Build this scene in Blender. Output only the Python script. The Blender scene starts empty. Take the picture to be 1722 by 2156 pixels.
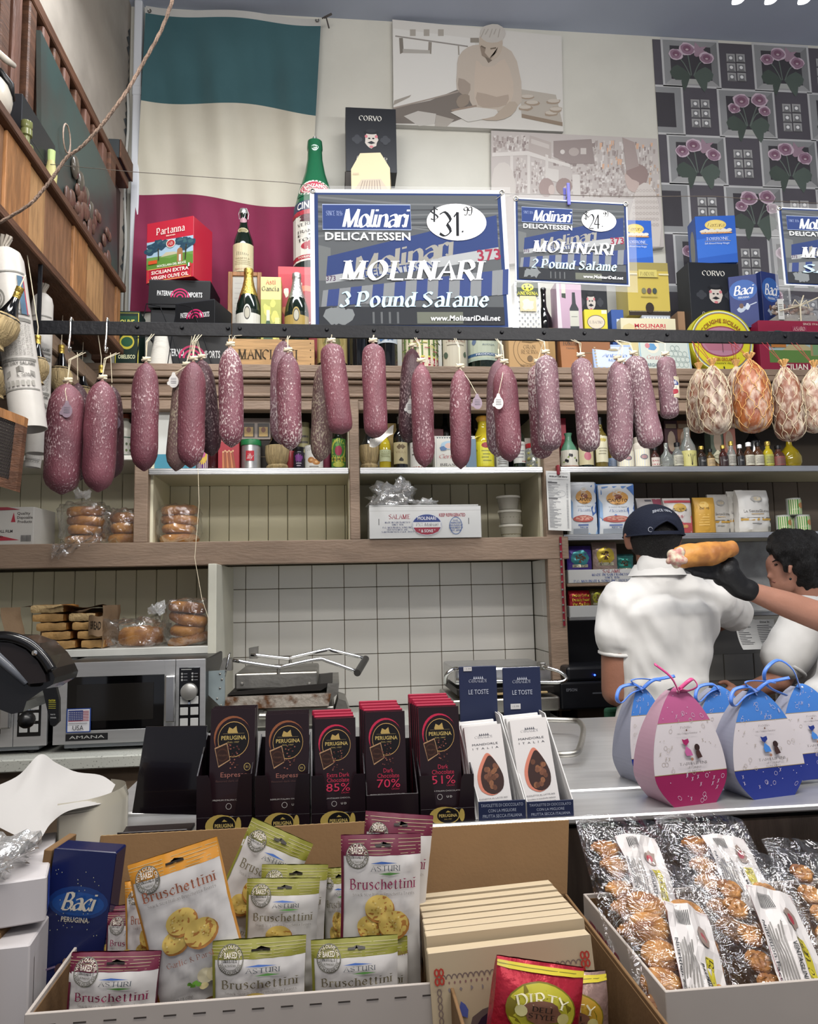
import bpy, math, random
from math import sin, cos, pi, tan, atan2, sqrt, hypot, radians
from mathutils import Vector, Matrix, noise
random.seed(7)
SC = bpy.context.scene
COL = SC.collection
# ---------------------------------------------------------------- camera
FPX = 1557.0; CAMZ = 1.5
_a, _p, _r = radians(5.9), radians(6.3), 0.022
FW = Vector((sin(_a)*cos(_p), cos(_a)*cos(_p), sin(_p)))
_R0 = Vector((cos(_a), -sin(_a), 0)); _U0 = _R0.cross(FW)
RT = _R0*cos(_r) - _U0*sin(_r); UP = _U0*cos(_r) + _R0*sin(_r)
CAM = Vector((0, 0, CAMZ))
_cd = bpy.data.cameras.new('camera'); _cam = bpy.data.objects.new('camera', _cd); COL.objects.link(_cam)
_cd.sensor_fit = 'VERTICAL'; _cd.sensor_height = 36; _cd.lens = FPX/2156*36; _cd.clip_start = .05
_m = Matrix((RT, UP, -FW)).transposed().to_4x4(); _m.translation = CAM; _cam.matrix_world = _m
SC.camera = _cam
# ---------------------------------------------------------------- light
SC.view_settings.view_transform = 'Standard'; SC.view_settings.look = 'None'
SC.view_settings.gamma = 1; SC.view_settings.use_curve_mapping = False
SC.view_settings.exposure = 0.2
W = bpy.data.worlds.new('world'); SC.world = W; W.use_nodes = True
W.node_tree.nodes['Background'].inputs[0].default_value = (.86, .89, 1, 1)
W.node_tree.nodes['Background'].inputs[1].default_value = .36
def area(name, loc, rot, sx, sy, power, col=(1, .97, .93)):
    l = bpy.data.lights.new(name, 'AREA'); l.shape = 'RECTANGLE'; l.size = sx; l.size_y = sy
    l.energy = power; l.color = col
    o = bpy.data.objects.new(name, l); COL.objects.link(o); o.location = loc; o.rotation_euler = rot
    return o
area('tube_light', (-1.0, .9, 2.85), (radians(55), 0, 0), 1.5, .12, 30)
area('tube_light', (1.1, .9, 2.85), (radians(55), 0, 0), 1.5, .12, 30)
area('tube_light', (-1.0, .25, 4.3), (radians(22), 0, 0), 1.6, .25, 46)
area('tube_light', (.9, .25, 4.3), (radians(22), 0, 0), 1.6, .25, 50)
area('tube_light', (.1, 2.35, 3.95), (0, 0, 0), 2.4, .2, 44, (.93, .96, 1))
area('tube_light', (.2, -1.1, 3.2), (radians(38), 0, 0), 2.6, .5, 24)
# ---------------------------------------------------------------- projection helpers
def PY(px, py, Y):
    d = FW + RT*((px-861)/FPX) + UP*((1078-py)/FPX)
    return CAM + d*(Y/d.y)
def PZ(px, py, Z):
    d = FW + RT*((px-861)/FPX) + UP*((1078-py)/FPX)
    return CAM + d*((Z-CAMZ)/d.z)
def PX(px, py, X):
    d = FW + RT*((px-861)/FPX) + UP*((1078-py)/FPX)
    return CAM + d*(X/d.x)
def XZ(px, z, Y):
    n = RT - FW*((px-861)/FPX)
    return -(Y*n.y + (z-CAMZ)*n.z)/n.x
def ZY(px, py, Y): return PY(px, py, Y).z
# ---------------------------------------------------------------- colour / materials
def lin(c):
    if isinstance(c, str):
        c = [int(c[i:i+2], 16)/255 for i in (0, 2, 4)]
    return tuple(((x/12.92) if x <= .04045 else ((x+.055)/1.055)**2.4) for x in c)
_mc = {}
def mat(name, col='808080', rough=.55, metal=0., spec=.4, bump=0., bs=60., var=0., vs=8., vcol=False,
        coat=0., stretch=None, emit=0., col2=None, lo=.4, hi=.6, trans=0., ior=1.45, aniso=0., sheen=0.):
    if name in _mc: return _mc[name]
    m = bpy.data.materials.new(name); m.use_nodes = True; _mc[name] = m
    N = m.node_tree.nodes; L = m.node_tree.links; b = N['Principled BSDF']
    b.inputs['Roughness'].default_value = rough; b.inputs['Metallic'].default_value = metal
    b.inputs['Specular IOR Level'].default_value = spec; b.inputs['Coat Weight'].default_value = coat
    b.inputs['Transmission Weight'].default_value = trans; b.inputs['IOR'].default_value = ior
    b.inputs['Anisotropic'].default_value = aniso; b.inputs['Sheen Weight'].default_value = sheen
    c = lin(col); b.inputs['Base Color'].default_value = (*c, 1); src = None
    if vcol:
        a = N.new('ShaderNodeAttribute'); a.attribute_name = 'Col'; src = a.outputs['Color']
        L.new(src, b.inputs['Base Color'])
    tc = None
    if var or bump or col2:
        tc = N.new('ShaderNodeTexCoord'); mp = N.new('ShaderNodeMapping'); L.new(tc.outputs['Object'], mp.inputs[0])
        if stretch: mp.inputs['Scale'].default_value = stretch
    if var or col2:
        n = N.new('ShaderNodeTexNoise'); n.inputs['Scale'].default_value = vs; n.inputs['Detail'].default_value = 6
        L.new(mp.outputs[0], n.inputs['Vector'])
        r = N.new('ShaderNodeMapRange'); r.inputs[1].default_value = lo; r.inputs[2].default_value = hi
        L.new(n.outputs[0], r.inputs[0])
        x = N.new('ShaderNodeMix'); x.data_type = 'RGBA'; L.new(r.outputs[0], x.inputs[0])
        d = lin(col2) if col2 else tuple(k*(1-var) for k in c)
        x.inputs[6].default_value = (*c, 1); x.inputs[7].default_value = (*d, 1)
        if src: L.new(src, x.inputs[6]); x.blend_type = 'MULTIPLY'; x.inputs[7].default_value = (1-var, 1-var, 1-var, 1)
        L.new(x.outputs[2], b.inputs['Base Color'])
    if bump:
        n2 = N.new('ShaderNodeTexNoise'); n2.inputs['Scale'].default_value = bs; n2.inputs['Detail'].default_value = 4
        L.new(mp.outputs[0], n2.inputs['Vector'])
        bp = N.new('ShaderNodeBump'); bp.inputs['Strength'].default_value = bump; bp.inputs['Distance'].default_value = .01
        L.new(n2.outputs[0], bp.inputs['Height']); L.new(bp.outputs[0], b.inputs['Normal'])
    if emit:
        b.inputs['Emission Color'].default_value = (*c, 1); b.inputs['Emission Strength'].default_value = emit
    return m
PRINT = mat('printed_card', rough=.42, vcol=True, spec=.4)
GLOSS = mat('printed_gloss', rough=.3, vcol=True, spec=.35, coat=.1)
MATTE = mat('printed_matte', rough=.8, vcol=True, spec=.2)
FOIL = mat('printed_foil', rough=.3, vcol=True, metal=.55)
WALLP = mat('printed_wallpaper', rough=.8, vcol=True, spec=.2, var=.12, vs=3)
def film(name, fac=.1, tint=(1, 1, 1), rough=.08, bump=.5, bs=28, gl=.9, white=0., mx_=.65):
    if name in _mc: return _mc[name]
    m = bpy.data.materials.new(name); m.use_nodes = True; _mc[name] = m
    N = m.node_tree.nodes; L = m.node_tree.links; N.remove(N['Principled BSDF'])
    out = N['Material Output']; t = N.new('ShaderNodeBsdfTransparent'); t.inputs[0].default_value = (*tint, 1)
    g = N.new('ShaderNodeBsdfGlossy'); g.inputs['Roughness'].default_value = rough; g.inputs['Color'].default_value = (gl, gl, gl, 1)
    mx = N.new('ShaderNodeMixShader'); lw = N.new('ShaderNodeLayerWeight'); lw.inputs[0].default_value = .35
    mr = N.new('ShaderNodeMapRange'); mr.inputs[3].default_value = fac; mr.inputs[4].default_value = mx_
    L.new(lw.outputs['Facing'], mr.inputs[0]); L.new(mr.outputs[0], mx.inputs[0]); L.new(t.outputs[0], mx.inputs[1]); L.new(g.outputs[0], mx.inputs[2])
    last = mx
    if white:
        d = N.new('ShaderNodeBsdfDiffuse'); d.inputs[0].default_value = (.85, .85, .83, 1)
        m2 = N.new('ShaderNodeMixShader'); m2.inputs[0].default_value = white
        L.new(mx.outputs[0], m2.inputs[1]); L.new(d.outputs[0], m2.inputs[2]); last = m2
    if bump:
        tc = N.new('ShaderNodeTexCoord'); n = N.new('ShaderNodeTexNoise'); n.inputs['Scale'].default_value = bs; n.inputs['Detail'].default_value = 3
        n.inputs['Distortion'].default_value = 1.2
        L.new(tc.outputs['Object'], n.inputs['Vector'])
        bp = N.new('ShaderNodeBump'); bp.inputs['Strength'].default_value = bump; bp.inputs['Distance'].default_value = .02
        L.new(n.outputs[0], bp.inputs['Height']); L.new(bp.outputs[0], g.inputs['Normal']); L.new(bp.outputs[0], lw.inputs['Normal'])
    L.new(last.outputs[0], out.inputs[0]); return m
# ---------------------------------------------------------------- mesh builder
class G:
    def __init__(s, M=None): s.v = []; s.f = []; s.c = []; s.M = M; s.col = (1, 1, 1)
    def add(s, vs, fs, c=None):
        o = len(s.v); c = lin(c) if c is not None else s.col
        for p in vs:
            p = Vector(p)
            s.v.append(s.M @ p if s.M else p); s.c.append(c)
        s.f += [tuple(i+o for i in f) for f in fs]; return s
    def box(s, x0, x1, y0, y1, z0, z1, c=None, T=None):
        v = [(x, y, z) for z in (z0, z1) for y in (y0, y1) for x in (x0, x1)]
        if T: v = [T @ Vector(p) for p in v]
        return s.add(v, [(0, 2, 3, 1), (4, 5, 7, 6), (0, 1, 5, 4), (2, 6, 7, 3), (0, 4, 6, 2), (1, 3, 7, 5)], c)
    def bbox(s, x0, x1, y0, y1, z0, z1, b=.004, c=None, T=None):   # box with chamfered edges
        if x1 < x0: x0, x1 = x1, x0
        b = min(b, (x1-x0)*.45, (y1-y0)*.45, (z1-z0)*.45)
        import bmesh
        bm = bmesh.new(); bmesh.ops.create_cube(bm, size=1)
        for v in bm.verts: v.co = Vector(((x0+x1)/2+v.co.x*(x1-x0), (y0+y1)/2+v.co.y*(y1-y0), (z0+z1)/2+v.co.z*(z1-z0)))
        bmesh.ops.bevel(bm, geom=bm.edges[:], offset=b, segments=1 if b < .006 else 2, affect='EDGES', profile=.5)
        bm.verts.index_update()
        s.add([(T @ v.co) if T else v.co.copy() for v in bm.verts], [tuple(v.index for v in f.verts) for f in bm.faces], c)
        bm.free(); return s
    def lathe(s, prof, n=20, o=(0, 0, 0), c=None, sx=1, sy=1, T=None):  # prof: (r,z)
        vs = []; fs = []
        for r, z in prof:
            for i in range(n):
                t = 2*pi*i/n; p = Vector((o[0]+r*cos(t)*sx, o[1]+r*sin(t)*sy, o[2]+z)); vs.append(T @ p if T else p)
        m = len(prof)
        for j in range(m-1):
            for i in range(n):
                a = j*n+i; b = j*n+(i+1) % n; fs.append((a, b, b+n, a+n))
        if prof[0][0] > 1e-5: fs.append(tuple(range(n-1, -1, -1)))
        if prof[-1][0] > 1e-5: fs.append(tuple((m-1)*n+i for i in range(n)))
        return s.add(vs, fs, c)
    def tube(s, pts, r, n=6, c=None, closed=False, flat=1.):
        pts = [Vector(p) for p in pts]; m = len(pts); vs = []; fs = []
        rr = r if isinstance(r, (list, tuple)) else [r]*m
        ref = None
        for i, p in enumerate(pts):
            a = pts[(i-1) % m] if (closed or i) else p; b = pts[(i+1) % m] if (closed or i < m-1) else p
            d = (b-a); d = d.normalized() if d.length > 1e-9 else Vector((0, 0, 1))
            if ref is None: ref = d.orthogonal().normalized()
            u = (ref - d*ref.dot(d)); u = u.normalized() if u.length > 1e-6 else d.orthogonal().normalized(); ref = u; w = d.cross(u)
            for k in range(n):
                t = 2*pi*k/n; vs.append(p+(u*cos(t)+w*sin(t)*flat)*rr[i])
        for i in range(m if closed else m-1):
            j = (i+1) % m
            for k in range(n):
                l = (k+1) % n; fs.append((i*n+k, i*n+l, j*n+l, j*n+k))
        if not closed: fs += [tuple(range(n-1, -1, -1)), tuple((m-1)*n+k for k in range(n))]
        return s.add(vs, fs, c)
    def sheet(s, fn, nu, nv, c=None):
        vs = [fn(i/nu, j/nv) for j in range(nv+1) for i in range(nu+1)]
        fs = [(j*(nu+1)+i, j*(nu+1)+i+1, (j+1)*(nu+1)+i+1, (j+1)*(nu+1)+i) for j in range(nv) for i in range(nu)]
        return s.add(vs, fs, c)
    def prism(s, pts, y0, y1, c=None, T=None):     # pts (x,z) outline, extruded along y
        n = len(pts); v = [(x, y0, z) for x, z in pts]+[(x, y1, z) for x, z in pts]
        if T: v = [T @ Vector(p) for p in v]
        return s.add(v, [tuple(range(n)), tuple(range(2*n-1, n-1, -1))]+[(i, i+n, (i+1) % n+n, (i+1) % n) for i in range(n)], c)
    def ball(s, o, rx, ry=None, rz=None, n=12, m=8, c=None, T=None):
        ry = ry or rx; rz = rz or rx
        return s.lathe([(max(sin(pi*j/m), 1e-6), -rz*cos(pi*j/m)) for j in range(m+1)], n, o, c, sx=rx, sy=ry, T=T)
    def obj(s, name, m, parent=None, smooth=False, loc=None, kind=None, **kw):
        me = bpy.data.meshes.new(name); me.from_pydata([tuple(v) for v in s.v], [], s.f)
        if getattr(m, 'name', '').startswith('printed') or kw.get('vc'):
            a = me.color_attributes.new('Col', 'FLOAT_COLOR', 'POINT')
            a.data.foreach_set('color', [x for c in s.c for x in (c[0], c[1], c[2], 1.)])
        me.materials.append(m)
        if smooth: me.polygons.foreach_set('use_smooth', [True]*len(me.polygons))
        if smooth == 'auto': me.set_sharp_from_angle(angle=radians(40))
        o = bpy.data.objects.new(name, me); COL.objects.link(o)
        if parent: o.parent = parent
        if loc is not None: o.location = loc
        if kind: o['kind'] = kind
        return o
def tag(o, label, cat, group=None, kind=None):
    o['label'] = label; o['category'] = cat
    if group: o['group'] = group
    if kind: o['kind'] = kind
    return o
def thing(name, label, cat, loc=(0, 0, 0), rz=0, group=None, rx=0, ry=0):
    o = bpy.data.objects.new(name, None); o.empty_display_size = .05; COL.objects.link(o)
    o.location = loc; o.rotation_euler = (rx, ry, rz); return tag(o, label, cat, group)
def struct(name, g, m, parent=None, smooth=False):
    o = g.obj(name, m, parent, smooth)
    if not parent: o['kind'] = 'structure'
    return o
# ---------------------------------------------------------------- lettering
SANS = {}
def _load():
    obs = []; CH = ''.join(chr(i) for i in range(33, 127))
    def mk(body, off):
        cu = bpy.data.curves.new('t', 'FONT'); cu.body = body; cu.resolution_u = 2; cu.offset = off; cu.fill_mode = 'BOTH'
        o = bpy.data.objects.new('t', cu); COL.objects.link(o); obs.append(o); return o
    L = [(c, w, mk(c, w)) for c in CH for w in (0, .022)]; A = [(c, mk(c+'H', 0)) for c in CH]; Hh = mk('H', 0)
    bpy.context.view_layer.update(); dg = bpy.context.evaluated_depsgraph_get()
    def get(o):
        e = o.evaluated_get(dg); me = e.to_mesh(); v = [(p.co.x, p.co.y) for p in me.vertices]; f = [tuple(q.vertices) for q in me.polygons]
        e.to_mesh_clear(); return v, f
    hv, _ = get(Hh); H = max(p[1] for p in hv); hr = max(p[0] for p in hv)
    adv = {}
    for c, o in A:
        v, _ = get(o); adv[c] = (max(p[0] for p in v)-hr)/H
    for c, w, o in L:
        v, f = get(o); SANS[(c, w > 0)] = ([(x/H, y/H) for x, y in v], f, adv[c]+(.03 if w else 0))
    for o in obs:
        cu = o.data; bpy.data.objects.remove(o); bpy.data.curves.remove(cu)
_load()
_ST = dict(A='8|034D83 2767', B='8|1D13 ~1D4D6B4818 ~1858765313', C='8|~8B4D1B0A061543 85', D='9|1D13 ~1D5D8A865313', E='8|1D13 1D7D 1858 1373',
 F='7|1D13 1D7D 1858', G='9|~8B4D1B0A06154385 8588', H='9|1D13 8D83 1888', I='3|1D13', J='5|~4D452313', K='8|1D13 7D17 3983', L='7|1D13 1373',
 M='B|131D 1D53 539D 9D93', N='9|131D 1D83 838D', O='9|~4D1B08154375887B4D', P='8|1D13 ~1D5D7A5717', Q='9|~4D1B08154375887B4D 5592', R='8|1D13 ~1D5D7A5818 4883',
 S='8|~7C4D1B3967754314', T='8|4D43 0D8D', U='8|~1D1533557375 7D73', V='8|0D43 438D', W='C|0D33 336D 6D93 93CD', X='8|0D83 8D03', Y='8|0D48 8D48 4843', Z='8|0D8D 8D03 0383',
 a='7|~194A6863 ~6737153365', b='7|1D13 ~184A67654315', c='7|~694A17154365', d='7|6D63 ~683A17153365', e='7|1767 ~67593A17154365', f='4|~5C4D2B2823 0A4A',
 g='7|~683A17153365 ~6A623010', h='7|1D13 ~184A6863', i='3|1A13 1C1D', j='4|2A21 2C2D', k='7|1D13 5A16 2763', l='3|1D13', m='A|1A13 ~183A5853 ~587A9893',
 n='7|1A13 ~184A6863', o='7|~3A18153365683A', p='7|1A10 ~184A67654315', q='7|6A60 ~683A17153365', r='5|1A13 ~183A59', s='6|~593A1937564313', t='5|~2C28243354 0A4A',
 u='7|~1A153365 6A63', v='7|0A33 336A', w='9|0A23 234A 4A73 739A', x='7|0A63 6A03', y='7|0A33 ~6A3310', z='7|0A6A 6A03 0363')
_ST.update({'0': '7|~3D0B0533656B3D', '1': '4|1B3D 3D33', '2': '7|~0B3D6B5803 0363', '3': '7|~0C3D6A48 ~48653304', '4': '8|5D06 0676 5D53', '5': '7|6D1D 1D18 ~18496733 04',
 '6': '7|~5D1A053365674806', '7': '7|0D6D 6D23', '8': '7|~3D1A654313 05 5A3D'.replace('~3D1A654313 05 5A3D', '~3D1A66533306 5A3D'), '9': '7|~6A380A3D6B5313', '$': '8|~7C4D1B3967754314 4F41',
 '%': '9|~2D0A286B2D 9D13 ~7653739 6'.replace('~7653739 6', '~7654829476'), '&': '9|~831A3D4B14336 8', '.': '3|1314', ',': '3|1412', '-': '5|1747', '*': '5|2B2E', "'": '3|1D1B', '!': '3|1D17 1314', ':': '3|1314 1819'})
_SG = {}
def _b36(ch): return int(ch, 36)
def _cat(P, k=4):
    out = []; n = len(P)
    cl = P[0] == P[-1]
    for i in range(n-1):
        p0 = P[i-1] if i else (P[-2] if cl else P[0]); p1 = P[i]; p2 = P[i+1]; p3 = P[i+2] if i+2 < n else (P[1] if cl else P[-1])
        for j in range(k):
            t = j/k
            out.append(tuple(.5*((2*b)+(-a+c)*t+(2*a-5*b+4*c-d)*t*t+(-a+3*b-3*c+d)*t**3) for a, b, c, d in zip(p0, p1, p2, p3)))
    out.append(P[-1]); return out
def ribbon(pts, wf):
    n = len(pts); vs = []; 
    for i, p in enumerate(pts):
        a = pts[max(0, i-1)]; b = pts[min(n-1, i+1)]
        if pts[0] == pts[-1] and i in (0, n-1): a = pts[-2]; b = pts[1]
        dx, dy = b[0]-a[0], b[1]-a[1]; l = hypot(dx, dy) or 1e-6; dx /= l; dy /= l
        w = wf(dx, dy)/2; vs += [(p[0]-dy*w, p[1]+dx*w), (p[0]+dy*w, p[1]-dx*w)]
    return vs, [(2*i, 2*i+1, 2*i+3, 2*i+2) for i in range(n-1)]
def strokeglyph(ch, wt, serif, script):
    k = (ch, wt, serif, script)
    if k in _SG: return _SG[k]
    s = _ST.get(ch)
    if s is None: _SG[k] = ([], [], .35); return _SG[k]
    wd, body = s.split('|'); V = []; F = []; LY = []
    nib = wt; phi = radians(22)
    wf = (lambda dx, dy: max(nib*.3, nib*abs(dy*cos(phi)-dx*sin(phi)))) if (serif or script) else (lambda dx, dy: nib)
    def put(v, f):
        LY.extend([(LY[-1]+1 if LY else 0)]*len(v)); o = len(V); V.extend(v); F.extend(tuple(i+o for i in q) for q in f)
    for st in body.split():
        sm = st[0] == '~'; st = st.lstrip('~')
        if len(st) < 4: continue
        P = [(_b36(st[i])/10, (_b36(st[i+1])-3)/10) for i in range(0, len(st)-1, 2)]
        if sm: P = _cat(P, 3)
        put(*ribbon(P, wf))
        if serif:
            for e, q in ((P[0], P[1]), (P[-1], P[-2])):
                l = hypot(e[0]-q[0], e[1]-q[1]) or 1
                if abs(e[1]-q[1])/l > .85 and l > .08 and min(abs(e[1]-y) for y in (0, .7, 1, -.3)) < .01:
                    w = nib*.5+.1; h = .045; y = e[1]; sg = 1 if y < .1 else -1
                    if not sm or True: put([(e[0]-w, y), (e[0]+w, y), (e[0]+w, y+sg*h), (e[0]-w, y+sg*h)], [(0, 1, 2, 3)])
    if script and ch.islower(): put(*ribbon(_cat([(-.12, .12), (.0, .02), (.12, .2)], 3), lambda a, b: nib*.4))
    _SG[k] = (V, F, _b36(wd)/10+(.12 if serif else .06)+wt*.3-(.12 if script else 0), LY); return _SG[k]
# styles: s sans, b bold sans, r serif regular, R serif bold, i italic serif bold, c script, t thin sans
_STY = dict(s=None, b=None, r=(.12, 1, 0), R=(.19, 1, 0), i=(.2, 1, 0), c=(.24, 0, 1), t=(.07, 0, 0), k=(.11, 0, 1), B=(.26, 1, 0), K=(.17, 0, 1))
class C(G):                                        # flat or curved print, fractional coordinates
    def __init__(s, fn, W=1., H=1., dh=.0001, M=None):
        super().__init__(M); s.fn = fn; s.W = W; s.H = H; s.h = dh; s.dh = dh*.35
    def put(s, pts, fs, c, ly=None):
        s.add([s.fn(p[0], p[1], s.h+(ly[i]*1.5e-5 if ly else 0)) for i, p in enumerate(pts)], fs, c)
    def up(s, k=1): s.h += s.dh*k; return s
    def rect(s, u0, v0, u1, v1, c, nu=1, nv=1):
        pts = [(u0+(u1-u0)*i/nu, v0+(v1-v0)*j/nv) for j in range(nv+1) for i in range(nu+1)]
        s.put(pts, [(j*(nu+1)+i, j*(nu+1)+i+1, (j+1)*(nu+1)+i+1, (j+1)*(nu+1)+i) for j in range(nv) for i in range(nu)], c); return s.up()
    def poly(s, pts, c, sm=0):
        if sm: pts = _cat(list(pts)+[pts[0]], sm)[:-1]
        s.put(pts, [tuple(range(len(pts)))], c); return s.up()
    def fan(s, pts, c):
        cu = sum(p[0] for p in pts)/len(pts); cv = sum(p[1] for p in pts)/len(pts)
        s.put(list(pts)+[(cu, cv)], [(i, (i+1) % len(pts), len(pts)) for i in range(len(pts))], c); return s.up()
    def ell(s, u, v, ru, rv, c, n=20, rot=0, jit=0):
        P = []
        for i in range(n):
            t = 2*pi*i/n; k = 1+(random.uniform(-jit, jit) if jit else 0); x = cos(t)*ru*k*s.W; y = sin(t)*rv*k*s.H
            P.append((u+(x*cos(rot)-y*sin(rot))/s.W, v+(x*sin(rot)+y*cos(rot))/s.H))
        if ru < .08: return s.fan(P, c)
        Q = [(u+(a-u)*k, v+(b-v)*k) for k in (1, .75, .5, .25) for a, b in P]
        s.put(Q+[(u, v)], [(j*n+i, j*n+(i+1) % n, (j+1)*n+(i+1) % n, (j+1)*n+i) for j in range(3) for i in range(n)]+[(3*n+i, 3*n+(i+1) % n, 4*n) for i in range(n)], c); return s.up()
    def line(s, pts, w, c, sm=0):                  # w fraction of H
        q = [(p[0]*s.W, p[1]*s.H) for p in pts]
        if sm: q = _cat(q, sm)
        v, f = ribbon(q, lambda a, b: w*s.H); s.put([(x/s.W, y/s.H) for x, y in v], f, c); return s.up(.5)
    def ring(s, u, v, ru, rv, w, c, n=24, a0=0, a1=2*pi):
        return s.line([(u+cos(a0+(a1-a0)*i/n)*ru, v+sin(a0+(a1-a0)*i/n)*rv) for i in range(n+1)], w, c)
    def frame(s, u0, v0, u1, v1, w, c):
        return s.line([(u0, v0), (u1, v0), (u1, v1), (u0, v1), (u0, v0)], w, c)
    def text(s, t, u, v, h, c, st='s', fit=None, al='c', shear=0, rot=0, arc=None, sp=0, xs=1., rise=0):
        x = 0; GL = []
        if st == 'i' and not shear: shear = .22
        if st in 'ckK' and not shear: shear = .3
        for ch in t:
            if ch == ' ': x += .38; continue
            if st in 'sb': g = SANS.get((ch, st == 'b')) or ([], [], .5)
            else: g = strokeglyph(ch, *_STY[st])
            GL.append((x, g)); x += g[2]+sp
        x -= sp
        if not GL: return s
        hh = h*s.H; k = (fit*s.W/(x*hh)) if fit else xs
        tot = x*hh*k; ox = {'c': -tot/2, 'l': 0, 'r': -tot}[al]
        V = []; F = []; LZ = []; mxl = 0
        for gi, (gx, g) in enumerate(GL):
            o = len(V); LZ += [q+(12 if gi % 2 else 0) for q in g[3]] if len(g) > 3 else [0]*len(g[0]); mxl = 24 if len(g) > 3 else mxl
            for a, b in g[0]:
                X = (gx+a+b*shear)*hh*k+ox; Y = (b-.5)*hh + rise*(X/tot+.5)*s.H
                if arc:                            # arc radius (m, signed) centred text
                    th = X/arc; rr = arc+Y; X = sin(th)*rr; Y = cos(th)*rr-arc
                if rot: X, Y = X*cos(rot)-Y*sin(rot), X*sin(rot)+Y*cos(rot)
                V.append((u+X/s.W, v+Y/s.H))
            F += [tuple(i+o for i in f) for f in g[1]]
        s.put(V, F, c, LZ); s.h += mxl*1.5e-5; return s.up()
def flat(w, h, y=0., o=(0, 0), tilt=None):       # front (-y) face of a box w x h, centred in x, z from 0
    return lambda u, v, d: ((u-.5)*w+o[0], y-d, v*h+o[1])
def cyl(r, z0, z1, span=2.6):                      # print round a bottle, facing -y
    return lambda u, v, d: ((r+d)*sin((u-.5)*span), -(r+d)*cos((u-.5)*span), z0+(z1-z0)*v)
def planefn(o, ex, ey, nrm=None):
    o = Vector(o); ex = Vector(ex); ey = Vector(ey); n = (ex.cross(ey)).normalized() if nrm is None else Vector(nrm)
    return lambda u, v, d: o+ex*u+ey*v+n*d
# ================================================================ SETTING
YW, YF, YB = 3.6, 3.08, 3.43
ZL = 2.47; ZS = 2.03; ZSL = 2.088; ZB = 1.728; ZR = ZY(1400, 1124, 3.1); ZM = 1.318; ZC = 1.0; ZT = 1.12
PLAST = mat('plaster_cream', 'c9c7bd', .85, bump=.25, bs=9, var=.06, vs=3, spec=.2)
PLASTG = mat('plaster_stained', 'a39b90', .9, bump=.5, bs=6, var=.25, vs=2.5, spec=.15)
TAUPE = mat('painted_taupe_wood', '8d7866', .5, bump=.25, bs=30, var=.16, vs=5, stretch=(1, 1, 4))
CREAM = mat('painted_cream_board', 'd6d0b6', .5, bump=.06, bs=30, var=.05, vs=4)
CREAMG = mat('painted_grey_cream', 'b9b39c', .55, bump=.06, bs=30, var=.06, vs=4)
WHITEP = mat('white_paint', 'dcdad0', .45, bump=.05, bs=30, var=.05)
TILE = mat('glazed_white_tile', 'dcd9d2', .16, spec=.55, bump=.04, bs=5, coat=.3)
GROUT = mat('brown_grout', '7d6c58', .9, var=.3, vs=20)
STEEL = mat('brushed_steel', 'c4c4c4', .34, .75, bump=.06, bs=90, stretch=(1, 14, 14), var=.08, vs=4)
STEELB = mat('bright_steel_edge', 'd2d3d4', .3, 1, var=.1)
STEELD = mat('worn_steel', 'a5a29b', .38, 1, bump=.1, bs=60, var=.2, vs=12)
CHROME = mat('chrome', 'd8d8d8', .12, 1)
WOODD = mat('dark_stained_wood', '5c3d2b', .55, bump=.3, bs=24, stretch=(4, 1, 14), var=.4, vs=5)
WOODO = mat('orange_cedar', '94673f', .5, bump=.2, bs=24, stretch=(6, 6, 1), var=.35, vs=9)
WOODL = mat('pale_pine', 'b58f60', .6, bump=.15, bs=24, stretch=(1, 4, 12), var=.25, vs=9)
BLK = mat('black_plastic', '0c0c0d', .35, bump=.05, bs=120)
BLKM = mat('black_metal', '0c0d12', .5, .0, spec=.25, bump=.15, bs=70)
STR = mat('string_cream', 'c9bfa6', .8)
def gb(x0, x1, y0, y1, z0, z1, b=.003): return G().bbox(x0, x1, y0, y1, z0, z1, b)
struct('floor', G().box(-3.2, 4.2, -2, 3.9, -.05, 0), mat('floor_tile', '6a625a', .5, var=.2))
wb = struct('wall_back', G().box(-1.75, 3.6, YW, YW+.1, 0, 4.55), PLAST)
struct('ceiling', G().box(-3.2, 4.2, -2, 3.9, 4.52, 4.6), mat('ceiling_blue_grey', 'aab2c2', .7, var=.1, vs=1.2))
wl = struct('wall_left', G().box(-1.75, -1.0, .2, YW, 2.78, 4.55), PLASTG)
struct('wall_left', G().box(-1.75, -1.62, .2, YW, 0, 2.78), PLASTG)
g = G()
for i in range(26):      # peeling paint flakes down the corner
    z = 4.35-i*.05; w = random.uniform(.01, .05)
    g.fan = None; P = [(-.998, YW-.02-random.uniform(0, .02), z-.03), (-.998, YW-.02-w*1.6, z-.012), (-.998, YW-.01-w, z+.02), (-.998, YW-.02, z+.03)]
    g.add(P, [(0, 1, 2, 3)])
struct('trim_1', g, mat('bare_blue_patch', '4f5557', .9, var=.5, vs=30), wl)
x = XZ(281, 3.6, YW)
struct('trim_2', G().bbox(x-.0, x+.04, YW-.05, YW, 2.2, 4.52, .006).bbox(x-.002, x+.042, YW-.054, YW, 4.0, 4.05, .004), mat('white_conduit', 'c3c6cb', .5))
struct('trim_3', G().tube([(x-.02+.006*sin(i), YW-.06, 4.0-i*.1) for i in range(18)], .006, 6), mat('grey_cable', 'a9a9a4', .6))
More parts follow.
